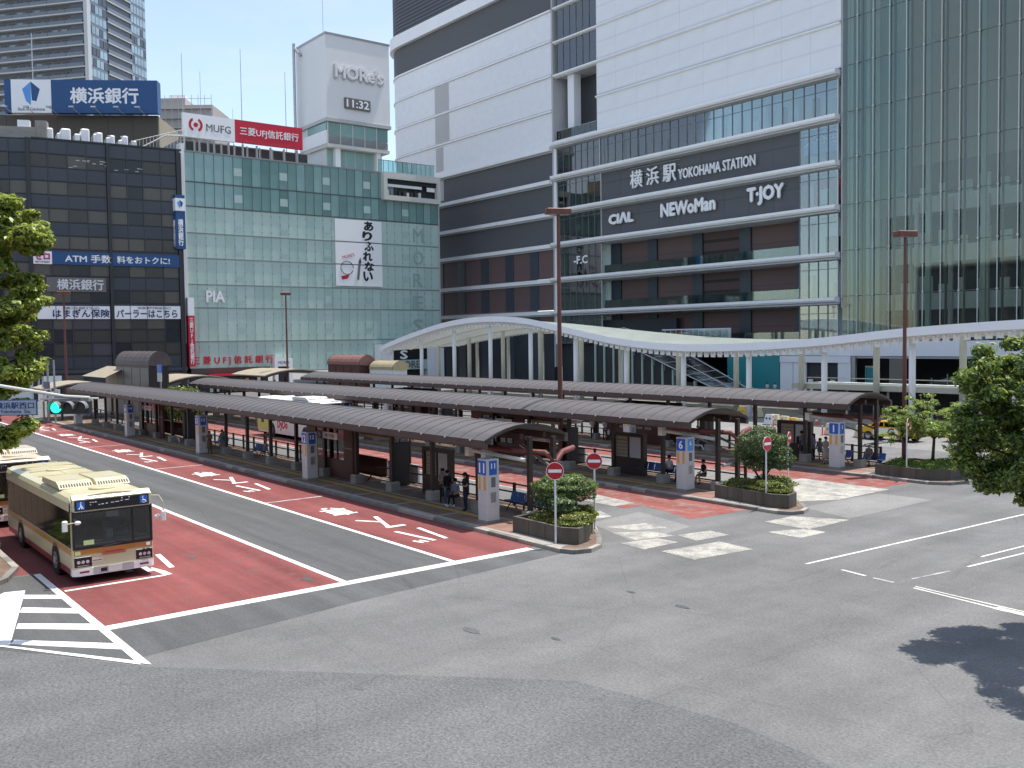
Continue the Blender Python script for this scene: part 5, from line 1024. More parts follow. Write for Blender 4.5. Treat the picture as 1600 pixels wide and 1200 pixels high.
hall(182, 232, 590, 549, 31, 'dark panelled subway entrance with brown barrel roof in front of the bank', 'roof_brown', 'brown_steel')
hall(513, 562, 590, 555, 60, 'brown subway entrance with salmon barrel roof in front of the green store', 'roof_salmon', 'dark_red_panel')
hall(578, 614, 595, 564, 61, 'low subway entrance roof with pale yellow panels beside the arch canopy', 'roof_yellow', 'interior_wall')
t = thing('shelter_roof', 'sloped grey beige roof sheet left of the dark subway entrance', 'canopy', aty(128, 590, 29)); MB().add([(0, 0, 0.2), (9.5, 0, 0.2), (8.8, 2.6, 1.3), (1, 2.6, 1.3)], [(0, 1, 2, 3)]).box(0.5, 9, 2.5, 2.7, -4.2, 1.25).build('roof_sheet', 'beige_panel', t)
print('p5 ok')
# ------------------------------------------------------------------ buses
mat('bus_cream', (0.57, 0.52, 0.335), 0.28, var=0.06, scale=0.6, spec=0.6); mat('bus_cream_pink', (0.60, 0.52, 0.39), 0.28, var=0.05, scale=0.6, spec=0.6); mat('bus_orange', (0.46, 0.19, 0.045), 0.3, var=0.08, scale=1, spec=0.6)
mat('bus_maroon', (0.22, 0.02, 0.035), 0.35, var=0.1, scale=1, spec=0.5); mat('bus_window', (0.006, 0.008, 0.009), 0.10, var=0, spec=0.03); mat('bus_black', (0.014, 0.014, 0.016), 0.3, var=0, spec=0.5)
mat('bus_grey', (0.42, 0.41, 0.42), 0.4, var=0.12, scale=2); mat('bus_rim', (0.26, 0.24, 0.22), 0.5, metal=0.2, var=0.2, scale=4); mat('headlamp', (0.62, 0.64, 0.66), 0.12, metal=0.3, var=0.1, scale=8, spec=0.8)
mat('bus_seat', (0.05, 0.07, 0.14), 0.8, var=0.1, scale=3); mat('bus_white', (0.78, 0.78, 0.74), 0.3, var=0.03, scale=0.6, spec=0.6); mat('bus_yellow', (0.62, 0.58, 0.12), 0.35, var=0.05, scale=1)
mat('note_green', (0.55, 0.68, 0.30), 0.6, var=0); mat('mirror_glass', (0.3, 0.33, 0.35), 0.05, metal=0.8, var=0)
glass('windscreen', (0.55, 0.60, 0.60), 0.04)
def make_bus(label, loc, W=2.62, L=10.6, roofpod=True, simple=False):
    t = thing('city_bus', label, 'bus', loc, 0, 'buses in the terminal'); h = W / 2; CR = 'bus_cream'
    # cross-section in (y,z); bus front at x=0 facing +x
    def sec(z0, z1, x0, x1, name, m, ins=0.0, top=False):
        if top: pr_ = [(-h + ins, z0), (-h + ins, z1 - 0.22), (-h + 0.07, z1 - 0.09), (-h + 0.25, z1), (0, z1 + 0.05), (h - 0.25, z1), (h - 0.07, z1 - 0.09), (h - ins, z1 - 0.22), (h - ins, z0)]
        else: pr_ = [(-h + ins, z0), (-h + ins, z1), (h - ins, z1), (h - ins, z0)]
        return MB().prof_x(pr_[::-1], x0, x1).build(name, m, t, recalc=True)
    sec(0.52, 1.20, -L, -0.12, 'lower_body', CR); sec(0.30, 0.52, -L + 0.1, -0.25, 'skirt', 'bus_maroon', 0.01); sec(2.42, 2.93, -L, -0.10, 'roof', CR, 0, True)
    MB().prof_y([(-L, 0.5), (-L - 0.06, 0.6), (-L - 0.06, 2.8), (-L, 2.9)], -h + 0.05, h - 0.05).build('rear_panel', CR, t, recalc=True)
    bx('floor', 'bus_black', t, -L + 0.1, -0.2, -h + 0.1, h - 0.1, 0.28, 0.5)
    for s_ in (-1, 1):
        y0, y1 = (-h + 0.006, -h + 0.05) if s_ < 0 else (h - 0.05, h - 0.006)
        for i in range(9):
            xa = -L + 0.35 + i * (L - 1.0) / 9; bx('side_window', 'bus_window', t, xa + 0.012, xa + (L - 1.0) / 9 - 0.012, y0, y1, 1.22, 2.44)
        bx('window_band', 'bus_black', t, -L + 0.1, -0.62, *( (y0 + 0.02, y1) if s_ < 0 else (y0, y1 - 0.02)), 1.2, 2.45)
        yy = (-h - 0.006, -h) if s_ < 0 else (h, h + 0.006)
        bx('orange_stripe', 'bus_orange', t, -L + 0.2, -0.14, yy[0], yy[1], 0.98, 1.17)
        bx('pillar', CR, t, -0.60, -0.12, y0 - (0.006 if s_ < 0 else 0), y1 + (0.006 if s_ > 0 else 0), 1.2, 2.43) if s_ > 0 else bx('side_window', 'bus_window', t, -0.62, -0.20, y0, y1, 1.22, 2.44)
        for xw in (-2.3, -8.0):
            b_ = MB(); n = 14
            for q in range(n):
                a0, a1 = math.pi * q / n, math.pi * (q + 1) / n; r0, r1 = 0.50, 0.60; yA = s_ * (h + 0.008)
                b_.add([(xw + r0 * math.cos(a0), yA, 0.5 + r0 * math.sin(a0)), (xw + r1 * math.cos(a0), yA, 0.5 + r1 * math.sin(a0)), (xw + r1 * math.cos(a1), yA, 0.5 + r1 * math.sin(a1)), (xw + r0 * math.cos(a1), yA, 0.5 + r0 * math.sin(a1))], [(0, 1, 2, 3)])
            b_.build('wheel_arch', 'bus_black', t)
            MB().disc((xw, s_ * (h - 0.13), 0.5), 0.585, (0, 1, 0), 0.27, 28).build('wheel_well', 'bus_black', t)
            wh = MB().disc((xw, s_ * (h - 0.12), 0.49), 0.485, (0, 1, 0), 0.28, 28).build('wheel', 'rubber', t)
            MB().disc((xw, s_ * (h + 0.022), 0.49), 0.29, (0, 1, 0), 0.02, 24).build('rim', 'bus_rim', wh); MB().disc((xw, s_ * (h + 0.04), 0.49), 0.13, (0, 1, 0), 0.03, 14).build('hub', 'bus_grey', wh)
            b_ = MB()
            for q in range(8): a0 = q * math.pi / 4; b_.disc((xw + 0.21 * math.cos(a0), s_ * (h + 0.036), 0.49 + 0.21 * math.sin(a0)), 0.032, (0, 1, 0), 0.02, 8)
            b_.build('rim_holes', 'bus_black', wh)
    # front
    bx('front_panel', CR, t, -0.14, 0.0, -h + 0.06, h - 0.06, 0.52, 0.99); bx('front_stripe', 'bus_orange', t, -0.13, 0.006, -h + 0.05, h - 0.05, 0.99, 1.17)
    for s_ in (-1, 1): MB().prism([(-0.14, s_ * h), (-0.04, s_ * (h - 0.015)), (0.0, s_ * (h - 0.06)), (-0.14, s_ * (h - 0.06))][:: s_], 0.52, 1.17).build('corner_panel', CR, t, recalc=True)
    MB().add([(0.012, -0.52, 1.165), (0.012, 0.52, 1.165), (0.012, 0.36, 0.90), (0.012, -0.36, 0.90)], [(0, 3, 2, 1)]).build('front_plate', 'bus_orange', t); bx('grille_letters', 'sign_magenta', t, 0.013, 0.016, -0.3, 0.3, 0.97, 1.02)
    MB().prof_y([(-0.10, 2.42), (0.0, 2.42), (-0.03, 2.84), (-0.16, 2.95), (-0.25, 2.97), (-0.25, 2.42)], -h + 0.06, h - 0.06).build('front_dome', CR, t, recalc=True)
    for s_ in (-1, 1): MB().prof_y([(-0.10, 2.42), (-0.06, 2.42), (-0.09, 2.80), (-0.25, 2.86), (-0.25, 2.42)], s_ * (h - 0.03) - 0.03, s_ * (h - 0.03) + 0.03).build('dome_corner', CR, t, recalc=True)
    d_ = MB().prof_y([(-0.02, 2.46), (0.018, 2.46), (-0.006, 2.80), (-0.04, 2.80)], -h + 0.12, h - 0.12).build('destination_display', 'bus_black', t, recalc=True)
    for sx_, kind in ((-h + 0.18, 'walk'), (h - 0.42, 'wheel')):
        MB().add([(0.02, sx_, 2.50), (0.02, sx_ + 0.25, 2.50), (0.003, sx_ + 0.25, 2.76), (0.003, sx_, 2.76)], [(0, 1, 2, 3)]).build('access_sticker', 'sign_blue_bright', t)
        b_ = MB(); cx_ = sx_ + 0.125
        if kind == 'wheel': pts = [(0.022, cx_ + 0.06 * math.cos(a), 2.58 + 0.06 * math.sin(a)) for a in [math.pi * 0.75 + i * 0.45 for i in range(9)]]; b_.tube(pts, 0.011, 4).tube([(0.02, cx_ - 0.03, 2.70), (0.022, cx_ - 0.02, 2.60), (0.022, cx_ + 0.05, 2.60), (0.022, cx_ + 0.08, 2.53)], 0.013, 4).disc((0.016, cx_ - 0.03, 2.725), 0.02, (1, 0, 0), 0.01, 8)
        else: b_.tube([(0.016, cx_, 2.71), (0.022, cx_ - 0.01, 2.60), (0.022, cx_ - 0.06, 2.52)], 0.018, 4).tube([(0.022, cx_, 2.60), (0.022, cx_ + 0.04, 2.52)], 0.016, 4).disc((0.012, cx_ + 0.01, 2.735), 0.022, (1, 0, 0), 0.01, 8).tube([(0.02, cx_, 2.66), (0.022, cx_ + 0.07, 2.56), (0.022, cx_ + 0.08, 2.52)], 0.008, 4)
        b_.build('access_symbol', 'sign_white', t)
    b_ = MB()
    for i, (yy, zz, ww) in enumerate(((-0.72, 2.70, .05), (-0.64, 2.70, .04), (-0.57, 2.70, .07), (-0.72, 2.62, .04), (-0.45, 2.60, .05), (-0.36, 2.61, .08), (-0.22, 2.62, .07), (-0.05, 2.63, .1), (0.09, 2.64, .12), (0.25, 2.66, .08), (0.28, 2.74, .05), (0.40, 2.67, .14), (0.52, 2.75, .04))): b_.box(0.012, 0.02, yy, yy + ww, zz, zz + 0.02)
    b_.build('display_dots', 'sign_white', t)
    wsz = MB().add([(0.0, -h + 0.07, 1.18), (0.0, h - 0.07, 1.18), (-0.05, h - 0.07, 2.43), (-0.05, -h + 0.07, 2.43)], [(0, 1, 2, 3)]).build('windscreen', 'windscreen', t)
    b_ = MB().box(-0.06, 0.008, -h + 0.03, -h + 0.09, 1.17, 2.44).box(-0.06, 0.008, h - 0.09, h - 0.03, 1.17, 2.44).box(-0.04, 0.012, -h + 0.09, h - 0.09, 1.17, 1.26).box(-0.07, -0.01, -h + 0.09, h - 0.09, 2.36, 2.44).box(-0.04, 0.01, 0.62, 0.66, 1.26, 2.36)
    b_.build('windscreen_frame', 'bus_black', t)
    for s_, m_ in ((-1, 'bus_cream'), (1, 'bus_cream')): bx('front_post', m_, t, -0.15, -0.061, s_ * h - (0 if s_ < 0 else 0.07), s_ * h + (0.07 if s_ < 0 else 0), 1.17, 2.43)
    # interior seen through the windscreen
    bx('dashboard', 'bus_grey', t, -0.75, -0.08, -h + 0.1, h - 0.1, 0.9, 1.33); bx('cabin_floor', 'bus_black', t, -L + 0.2, -0.7, -h + 0.12, h - 0.12, 0.55, 0.75)
    st_ = MB().box(-1.75, -1.65, 0.30, 0.85, 1.2, 2.05).box(-1.75, -1.25, 0.30, 0.85, 1.1, 1.28).build('driver_seat', 'bus_seat', t)
    a_ = [(-0.85 + 0.07 * math.sin(q * math.pi / 8), 0.55 + 0.24 * math.cos(q * math.pi / 8), 1.45 + 0.22 * math.sin(q * math.pi / 8)) for q in range(17)]; MB().tube(a_, 0.02, 5).tube([(-0.8, 0.55, 1.3), (-0.85, 0.55, 1.45)], 0.03, 6).build('steering_wheel', 'bus_black', t)
    bx('fare_box', 'bus_grey', t, -1.1, -0.85, 0.0, 0.22, 0.9, 1.6); bx('cabin_screen', 'bus_grey', t, -1.9, -1.86, 0.15, 1.0, 0.9, 1.7)
    for i in range(4):
        for y_ in (-0.85, 0.5): bx('passenger_seat', 'bus_seat', t, -3.2 - i * 1.5, -2.95 - i * 1.5, y_, y_ + 0.45, 0.9, 1.75)
    for y_ in (-0.35, 0.25): MB().tube([(-2.2, y_, 0.7), (-2.2, y_, 2.6)], 0.02, 6).build('grab_pole', 'sign_orange', t)
    bx('note_card', 'note_green', t, -0.02, -0.005, -0.95, -0.62, 1.30, 1.46); MB().ell((-0.35, -0.55, 1.36), (0.14, 0.32, 0.05), 12, 5).build('dashboard_tray', 'bus_grey', t, smooth=True)
    bx('route_plate', 'bus_grey', t, -0.09, -0.075, -0.2, 0.2, 2.15, 2.35)
    MB().tube([(0.02, -0.35, 1.2), (0.03, 0.25, 1.26)], 0.014, 5).tube([(0.02, 0.75, 1.22), (0.03, 0.05, 1.30)], 0.014, 5).build('wipers', 'bus_black', t)
    # lamps, bumper, plates
    for s_ in (-1, 1):
        ya, yb = sorted((s_ * (h - 0.05), s_ * (h - 0.60))); hc = MB().cham(-0.02, 0.022, ya, yb, 0.60, 0.93, 0.012).build('headlight', 'bus_black', t)
        for q in range(3): yy = s_ * (h - 0.18 - q * 0.14); MB().disc((0.022, yy, 0.76), 0.055, (1, 0, 0), 0.02, 12).build('lamp', 'headlamp', hc)
        bx('lamp_bezel', 'headlamp', hc, 0.015, 0.024, min(s_ * (h - 0.12), s_ * (h - 0.5)), max(s_ * (h - 0.12), s_ * (h - 0.5)), 0.63, 0.65)
        bx('fog_lamp', 'bus_maroon', t, 0.045, 0.055, min(s_ * (h - 0.2), s_ * (h - 0.5)), max(s_ * (h - 0.2), s_ * (h - 0.5)), 0.40, 0.46)
    MB().prism([(-0.3, -h), (-0.08, -h - 0.01), (0.02, -h + 0.08), (0.05, -h + 0.2), (0.05, h - 0.2), (0.02, h - 0.08), (-0.08, h + 0.01), (-0.3, h)], 0.30, 0.54).build('bumper', 'bus_white', t, recalc=True)
    bx('bumper_grille', 'bus_grey', t, 0.045, 0.056, -0.68, 0.62, 0.32, 0.55); bx('tow_cover', 'bus_black', t, 0.05, 0.06, -0.45, -0.25, 0.37, 0.49); bx('number_plate', 'off_white', t, 0.056, 0.07, -0.21, 0.23, 0.33, 0.54)
    bx('paper_notice', 'off_white', t, 0.001, 0.006, -0.72, -0.36, 0.70, 0.83); bx('notice_print', 'sign_red', t, 0.0065, 0.008, -0.68, -0.4, 0.75, 0.78); bx('sticker', 'note_green', t, 0.007, 0.011, -h + 0.08, -h + 0.25, 1.0, 1.12); bx('sticker', 'sign_white', t, 0.007, 0.011, h - 0.25, h - 0.12, 1.03, 1.14)
    # mirrors
    MB().tube([(-0.05, h - 0.02, 2.72), (0.12, h + 0.18, 2.72), (0.2, h + 0.28, 2.5), (0.2, h + 0.30, 2.15)], 0.025, 7).build('mirror_arm', CR, t); MB().cham(0.13, 0.24, h + 0.22, h + 0.38, 1.85, 2.2, 0.03).build('mirror', 'bus_white', t); MB().ell((0.12, h + 0.10, 2.0), (0.06, 0.10, 0.10), 10, 6).build('mirror', 'bus_white', t, smooth=True)
    MB().tube([(-0.05, -h + 0.1, 2.08), (0.12, -h - 0.05, 2.1), (0.1, -h - 0.20, 2.08)], 0.022, 7).build('mirror_arm', CR, t); MB().cham(0.02, 0.13, -h - 0.30, -h - 0.13, 1.85, 2.2, 0.03).build('mirror', 'bus_white', t); MB().ell((0.16, -h + 0.16, 2.1), (0.06, 0.11, 0.07), 10, 6).build('mirror', 'bus_white', t, smooth=True)
    # roof furniture
    if roofpod:
        for y_ in (-0.62, 0.62):
            pr_ = [(-4.7, 2.95), (-4.55, 3.14), (-2.55, 3.16), (-2.25, 3.08), (-2.05, 2.95)]; MB().prof_y(pr_, y_ - 0.56, y_ + 0.56).build('roof_pod', CR, t, recalc=True); b_ = MB()
            for q in range(12): yy = y_ - 0.50 + q * 0.088; b_.add([(-2.10, yy, 3.0), (-2.10, yy + 0.045, 3.0), (-2.235, yy + 0.045, 3.085), (-2.235, yy, 3.085)], [(0, 1, 2, 3)])
            b_.build('pod_slots', 'bus_black', t)
            bx('pod_label', 'bus_grey', t, -3.0, -2.75, y_ - 0.2, y_ + 0.2, 3.158, 3.164)
        for x_ in (-1.25, -7.6): MB().tube([(x_, 0, 2.93), (x_, 0, 3.02), (x_, 0, 3.05)], [0.42, 0.42, 0.36], 24).build('roof_hatch', CR, t)
        b_ = MB()
        for q in range(3): b_.box(-6.0 - q * 1.6, -5.97 - q * 1.6, -h + 0.3, h - 0.3, 2.94, 2.985)
        b_.box(-L + 0.3, -4.8, -0.03, 0.03, 2.95, 2.99); b_.build('roof_seams', CR, t)
    return t
BUS = make_bus('cream and orange city bus with black windows in the red lane at the lower left', (-33.35, 8.98, 0.004))
B2 = dup(BUS, (-46.3, 8.6, 0.004), None, 'second cream bus waiting behind the front one, partly under the tree', {'bus_cream': 'bus_cream_pink'})
B3 = dup(BUS, (-58.5, 8.5, 0.004), None, 'third cream bus, only its roof showing above the second one', {'bus_cream': 'bus_cream_pink'})
# white and yellow bus between the first two platforms
WB = dup(BUS, (-68.0, 34.95, 0.004), None, 'white bus with yellow rear quarter between the nearest and the middle platforms', {'bus_cream': 'bus_white', 'bus_orange': 'bus_white', 'bus_maroon': 'bus_white'})
for ch in list(WB.children):
    if ch.name.startswith(('side_window', 'window_band')) and ch.name.startswith('side_window') is False: pass
h_ = 1.31
WB.scale = (1.12, 1.12, 1.12); WB.location.x = -66.9
bx('yellow_rear', 'bus_yellow', WB, -17.2, -14.2, -h_ - 0.012, -h_ + 0.0, 0.5, 2.9) if False else None
L0 = 10.6
bx('yellow_quarter', 'bus_yellow', WB, -L0, -L0 + 2.0, -h_ - 0.014, -h_ - 0.007, 0.45, 2.6); bx('rear_vent', 'bus_black', WB, -L0 + 0.7, -L0 + 1.2, -h_ - 0.02, -h_ - 0.014, 1.0, 1.45); bx('rear_vent', 'bus_black', WB, -L0 + 0.7, -L0 + 1.2, -h_ - 0.02, -h_ - 0.014, 1.65, 2.0)
text('DyDo', 1.7, 0.75, 'sign_red', WB, (-6.1, -h_ - 0.01, 0.95), ext=0.01, bold=0.04); bx('advert_panel', 'bus_white', WB, -7.4, -4.9, -h_ - 0.008, -h_ - 0.001, 0.5, 1.9)
for ch in WB.children:
    pass
# ------------------------------------------------------------------ yellow taxi
def make_taxi(label, loc, rot=0.0):
    t = thing('taxi', label, 'taxi', loc, rot, 'yellow taxis behind the maples'); w = 0.86
    pr_ = [(-2.25, 0.45), (-2.3, 0.9), (-2.1, 1.0), (-1.35, 1.02), (-0.95, 1.42), (0.55, 1.46), (1.2, 1.02), (2.15, 0.90), (2.3, 0.7), (2.32, 0.35), (-2.2, 0.32)]
    MB().prof_y(pr_[0:4] + [(1.2, 1.02)] + pr_[7:], -w, w).build('body', 'taxi_yellow', t, recalc=True); MB().prof_y([(-1.35, 1.02), (-0.95, 1.42), (0.55, 1.46), (1.2, 1.02)], -w + 0.08, w - 0.08).build('cabin', 'taxi_yellow', t, recalc=True)
    for s_ in (-1, 1):
        y_ = s_ * (w - 0.075)
        for a, b_, c_, d in (((-1.2, 1.06), (-0.2, 1.06), (-0.2, 1.38), (-0.9, 1.38)), ((-0.12, 1.06), (1.0, 1.06), (0.5, 1.40), (-0.12, 1.39))): MB().add([(p[0], y_, p[1]) for p in (a, b_, c_, d)], [(0, 1, 2, 3) if s_ < 0 else (3, 2, 1, 0)]).build('side_window', 'bus_window', t)
        for x_ in (-1.4, 1.45):
            MB().disc((x_, s_ * (w - 0.08), 0.32), 0.36, (0, 1, 0), 0.172, 18).build('wheel_arch', 'bus_black', t); wh = MB().disc((x_, s_ * (w - 0.07), 0.31), 0.31, (0, 1, 0), 0.2, 20).build('wheel', 'rubber', t); MB().disc((x_, s_ * (w + 0.035), 0.31), 0.19, (0, 1, 0), 0.02, 16).build('rim', 'bus_grey', wh)
        bx('door_panel', 'bus_white', t, -1.0, 1.0, s_ * w - (0.006 if s_ < 0 else 0), s_ * w + (0.006 if s_ > 0 else 0), 0.45, 0.95)
        MB().box(1.0, 1.15, s_ * (w + 0.05) - 0.07, s_ * (w + 0.05) + 0.07, 1.0, 1.12).build('mirror', 'taxi_yellow', t)
    text('G', 0.5, 0.5, 'sign_black', t, (0.45, -w - 0.008, 0.7), ext=0.004, bold=0.02); MB().add([(1.18, -w + 0.12, 1.04), (1.18, w - 0.12, 1.04), (0.6, w - 0.16, 1.43), (0.6, -w + 0.16, 1.43)], [(0, 1, 2, 3)]).build('windscreen', 'bus_window', t)
    MB().cham(-0.25, 0.05, -0.25, 0.25, 1.46, 1.6, 0.04).build('roof_lamp', 'bus_white', t); bx('bonnet_panel', 'bus_white', t, 1.3, 2.1, -w + 0.1, w - 0.1, 0.985, 1.0); bx('grille', 'bus_black', t, 2.3, 2.34, -w + 0.2, w - 0.2, 0.35, 0.75)
    for s_ in (-1, 1): MB().box(2.2, 2.33, s_ * 0.65 - 0.14, s_ * 0.65 + 0.14, 0.68, 0.82).build('headlight', 'headlamp', t)
    return t
mat('taxi_yellow', (0.70, 0.40, 0.01), 0.25, var=0.03, scale=1, spec=0.7)
TX = make_taxi('yellow and white taxi behind the number 1 stop and the maples', (-38.6, 66.2, 0)); dup(TX, (-33.2, 68.5, 0), None, 'yellow taxi further right, mostly hidden by the maples and the big tree')
mat('car_white', (0.7, 0.7, 0.7), 0.2, var=0.02, scale=1, spec=0.7)
cr = dup(TX, (-66, 62.5, 0), None, 'small white car behind the middle canopy, left of the barricades', {'taxi_yellow': 'car_white'}); cr.name = 'parked_car'; cr['category'] = 'car'; del cr['group']
for ch in list(cr.children):
    if ch.name.startswith(('lettering', 'roof_lamp')): bpy.data.objects.remove(ch)
# ------------------------------------------------------------------ barricades and cones
mat('barrier_cream', (0.66, 0.60, 0.40), 0.5, var=0.05); mat('barrier_yellow', (0.75, 0.50, 0.08), 0.5, var=0.05); mat('cone_orange', (0.65, 0.10, 0.04), 0.5, var=0.1, scale=3)
for i, (u, v, m, lab) in enumerate(((1203, 664, 'car_white', 'white block barrier at the left end of the barrier row'), (1211, 664, 'barrier_cream', 'cream block barrier touching the leftmost white one'), (1226, 667, 'barrier_cream', 'cream block barrier left of the orange yellow one'), (1240, 670, 'barrier_yellow', 'orange yellow block barrier in the row behind stop 1'), (1252, 672, 'barrier_cream', 'cream block barrier just right of the orange yellow one'),
        (1299, 680, 'barrier_cream', 'cream block barrier above the number 1 pylon'), (1346, 684, 'barrier_cream', 'cream block barrier at the tail of the taxi'), (1184, 652, 'barrier_cream', 'pale cream block barrier further back, above the middle canopy end'), (1160, 650, 'barrier_yellow', 'yellow block barrier furthest back beside a white column'))):
    p = atz(u, v); t = thing('block_barrier', lab, 'barrier', (p[0], p[1], 0), random.uniform(-0.2, 0.2), 'plastic barriers along the taxi lane')
    MB().add([(-0.5, -0.3, 0.06), (0.5, -0.3, 0.06), (0.5, 0.3, 0.06), (-0.5, 0.3, 0.06), (-0.36, -0.16, 0.95), (0.36, -0.16, 0.95), (0.36, 0.16, 0.95), (-0.36, 0.16, 0.95)], [(0, 3, 2, 1), (4, 5, 6, 7), (0, 1, 5, 4), (1, 2, 6, 5), (2, 3, 7, 6), (3, 0, 4, 7)]).build('body', m, t)
    bx('foot', 'sign_navy', t, -0.6, 0.6, -0.34, 0.34, 0, 0.06)
    for a in (-0.18, 0.18): MB().disc((a, -0.25, 0.5 if m != 'car_white' else 0.6), 0.09, (0, 1, 0.15), 0.05, 10).build('recess', 'sign_black' if m == 'car_white' else 'beige_panel', t)
for i, (u, v) in enumerate(((1208, 668), (1222, 671), (1236, 674), (1257, 676), (1285, 680), (1210, 690), (1309, 668), (1276, 664))):
    p = atz(u, v); t = thing('traffic_pole', ['orange traffic pole beside the two leftmost barriers', 'orange traffic pole between the cream barriers', 'orange traffic pole in front of the orange yellow barrier', 'orange traffic pole at the right end of the first barrier row', 'tall orange traffic pole left of the number 1 pylon', 'orange cone with white bands behind the third round sign', 'orange cone far behind the number 1 stop', 'orange cone behind the man with the backpack'][i], 'traffic cone', (p[0], p[1], 0), 0, 'orange cones and poles along the taxi lane')
    if i < 5: MB().tube([(0, 0, 0.05), (0, 0, 1.0)], 0.05, 8).build('pole', 'cone_orange', t); MB().tube([(0, 0, 0), (0, 0, 0.05)], 0.2, 10).build('base', 'cone_orange', t); MB().tube([(0, 0, 0.7), (0, 0, 0.8)], 0.055, 8).build('white_band', 'sign_white', t)
    else: MB().tube([(0, 0, 0.04), (0, 0, 0.7)], [0.17, 0.03], 12).build('cone', 'cone_orange', t); bx('base', 'cone_orange', t, -0.2, 0.2, -0.2, 0.2, 0, 0.04); MB().tube([(0, 0, 0.35), (0, 0, 0.48)], [0.115, 0.088], 12).build('white_band', 'sign_white', t)
# ------------------------------------------------------------------ no-entry signs
def noentry(x, y, z0, top, lab, r=0.315, face=None):
    t = thing('no_entry_sign', lab, 'road sign', (x, y, z0), 0, 'round red no entry signs at the platform noses'); n = Vector(face or (0.75, -0.66, 0)).normalized()
    MB().tube([(0, 0, 0), (0, 0, top - z0 + 0.1)], 0.038, 10).build('pole', 'pole_white', t); c = Vector((0, 0, top - z0)) + n * 0.06
    MB().disc(c, r + 0.02, n, 0.012, 32).build('rim', 'sign_white', t); MB().disc(c + n * 0.01, r, n, 0.012, 32).build('disc', 'sign_noentry', t)
    s_ = Vector((-n.y, n.x, 0)); P = [c + n * 0.02 + s_ * a + Vector((0, 0, b_)) for a, b_ in ((-r * 0.78, -0.06), (r * 0.78, -0.06), (r * 0.78, 0.06), (-r * 0.78, 0.06))]
    MB().add(P + [p - n * 0.005 for p in P], [(0, 1, 2, 3), (4, 7, 6, 5), (0, 4, 5, 1), (1, 5, 6, 2), (2, 6, 7, 3), (3, 7, 4, 0)]).build('bar', 'sign_white', t, recalc=True)
    MB().tube([(0, 0, 0), (0, 0, 0.03)], 0.08, 10).build('base_ring', 'steel', t)
noentry(-27.3, 23.35, 0.15, 2.93, 'nearest round red no entry sign, in front of the first planter'); noentry(-28.3, 26.3, 0.15, 2.95, 'round red no entry sign right of the first planter', face=(0.72, -0.69, 0))
noentry(-26.95, 35.7, 0.15, 3.02, 'round red no entry sign in front of the second planter', face=(0.95, 0.05, 0)); noentry(-29.3, 40.6, 0.15, 2.75, 'small round red no entry sign behind the second planter', r=0.30, face=(1, 0.35, 0)); noentry(-27.3, 48.35, 0.15, 3.05, 'round red no entry sign in front of the third planter', face=(1.0, 0.38, 0))
# ------------------------------------------------------------------ brown street lamps
def lamp(x, y, top, lab, r=0.13, w=1.5, z0=0.15, sh=0.0):
    t = thing('street_lamp', lab, 'street lamp', (x, y, z0), 0, 'rusty brown street lamps')
    MB().tube([(0, 0, 0), (0, 0, top * 0.45), (0, 0, top - 0.3)], [r, r * 0.85, r * 0.62], 12).build('pole', 'pole_rust', t); a = math.atan2(-RT[1], -RT[0]) 
    hd = MB().cham(-w / 2, w / 2, -0.32, 0.32, 0, 0.34, 0.05).build('lamp_head', 'pole_rust', t, (0, 0, top - 0.35), (0, 0, a + 0.25)); bx('lens', 'lamp_grey', hd, -w / 2 + 0.1, w / 2 - 0.1, -0.25, 0.25, -0.03, -0.002); MB().tube([(0, 0, 0), (0, 0, 0.25)], r * 1.7, 10).build('base', 'pole_rust', t)
lamp(-44.2, 38.3, 15.85 - 0.15, 'tall rusty street lamp in the centre, behind the nearest round signs', 0.165, 1.55)
lamp(-28.9, 50.9, 13.75 - 0.15, 'tall brown street lamp rising from the maples on the right', 0.13, 1.25); lamp(-108.3, 50, 13.9, 'slender brown street lamp in front of the green store', 0.14, 1.25)
p = aty(99, 455, 29); lamp(p[0], 29, p[2] - 0.15, 'brown street lamp in front of the dark bank, left of the canopies', 0.16, 1.5)
# ------------------------------------------------------------------ traffic signal and street name sign on a mast arm from the left
sgc = Vector(atdepth(109, 636, 26)); SG = thing('traffic_signal', 'horizontal traffic light showing green, hung over the lane at the left', 'traffic light', tuple(sgc), math.atan2(RT[1], RT[0])); 
mat('signal_body', (0.028, 0.030, 0.032), 0.5, var=0.1, scale=3); emis('signal_green', (0.02, 0.80, 0.50), 1.2); mat('signal_lens', (0.05, 0.045, 0.04), 0.25, var=0.3, scale=6, spec=0.6); mat('signal_visor', (0.20, 0.20, 0.20), 0.5, var=0.1)
MB().cham(-0.56, 0.56, -0.02, 0.18, -0.19, 0.19, 0.04).build('housing', 'signal_body', SG)
for i, x in enumerate((-0.36, 0.0, 0.36)):
    MB().disc((x, -0.035, -0.01), 0.145, (0, 1, 0), 0.02, 28).build('lens', 'signal_green' if i == 0 else 'signal_lens', SG); b_ = MB()
    for q in range(12):
        a0 = math.radians(-10 + 200 * q / 12); a1 = math.radians(-10 + 200 * (q + 1) / 12); r = 0.165; b_.add([(x + r * math.cos(a0), 0, r * math.sin(a0)), (x + r * math.cos(a1), 0, r * math.sin(a1)), (x + r * math.cos(a1), -0.22, r * math.sin(a1) - 0.01), (x + r * math.cos(a0), -0.22, r * math.sin(a0) - 0.01)], [(0, 1, 2, 3)])
    b_.build('visor', 'signal_visor', SG)
MB().tube([(-6, 0.35, 1.35), (-2.2, 0.3, 0.62), (-0.2, 0.2, 0.28), (0.5, 0.12, 0.24)], 0.045, 8).tube([(0.3, 0.15, 0.24), (0.3, 0.12, 0.12)], 0.04, 6).tube([(-0.9, 0.2, 0.22), (0.7, 0.2, 0.22)], 0.03, 6).build('mast_arm', 'off_white', SG)
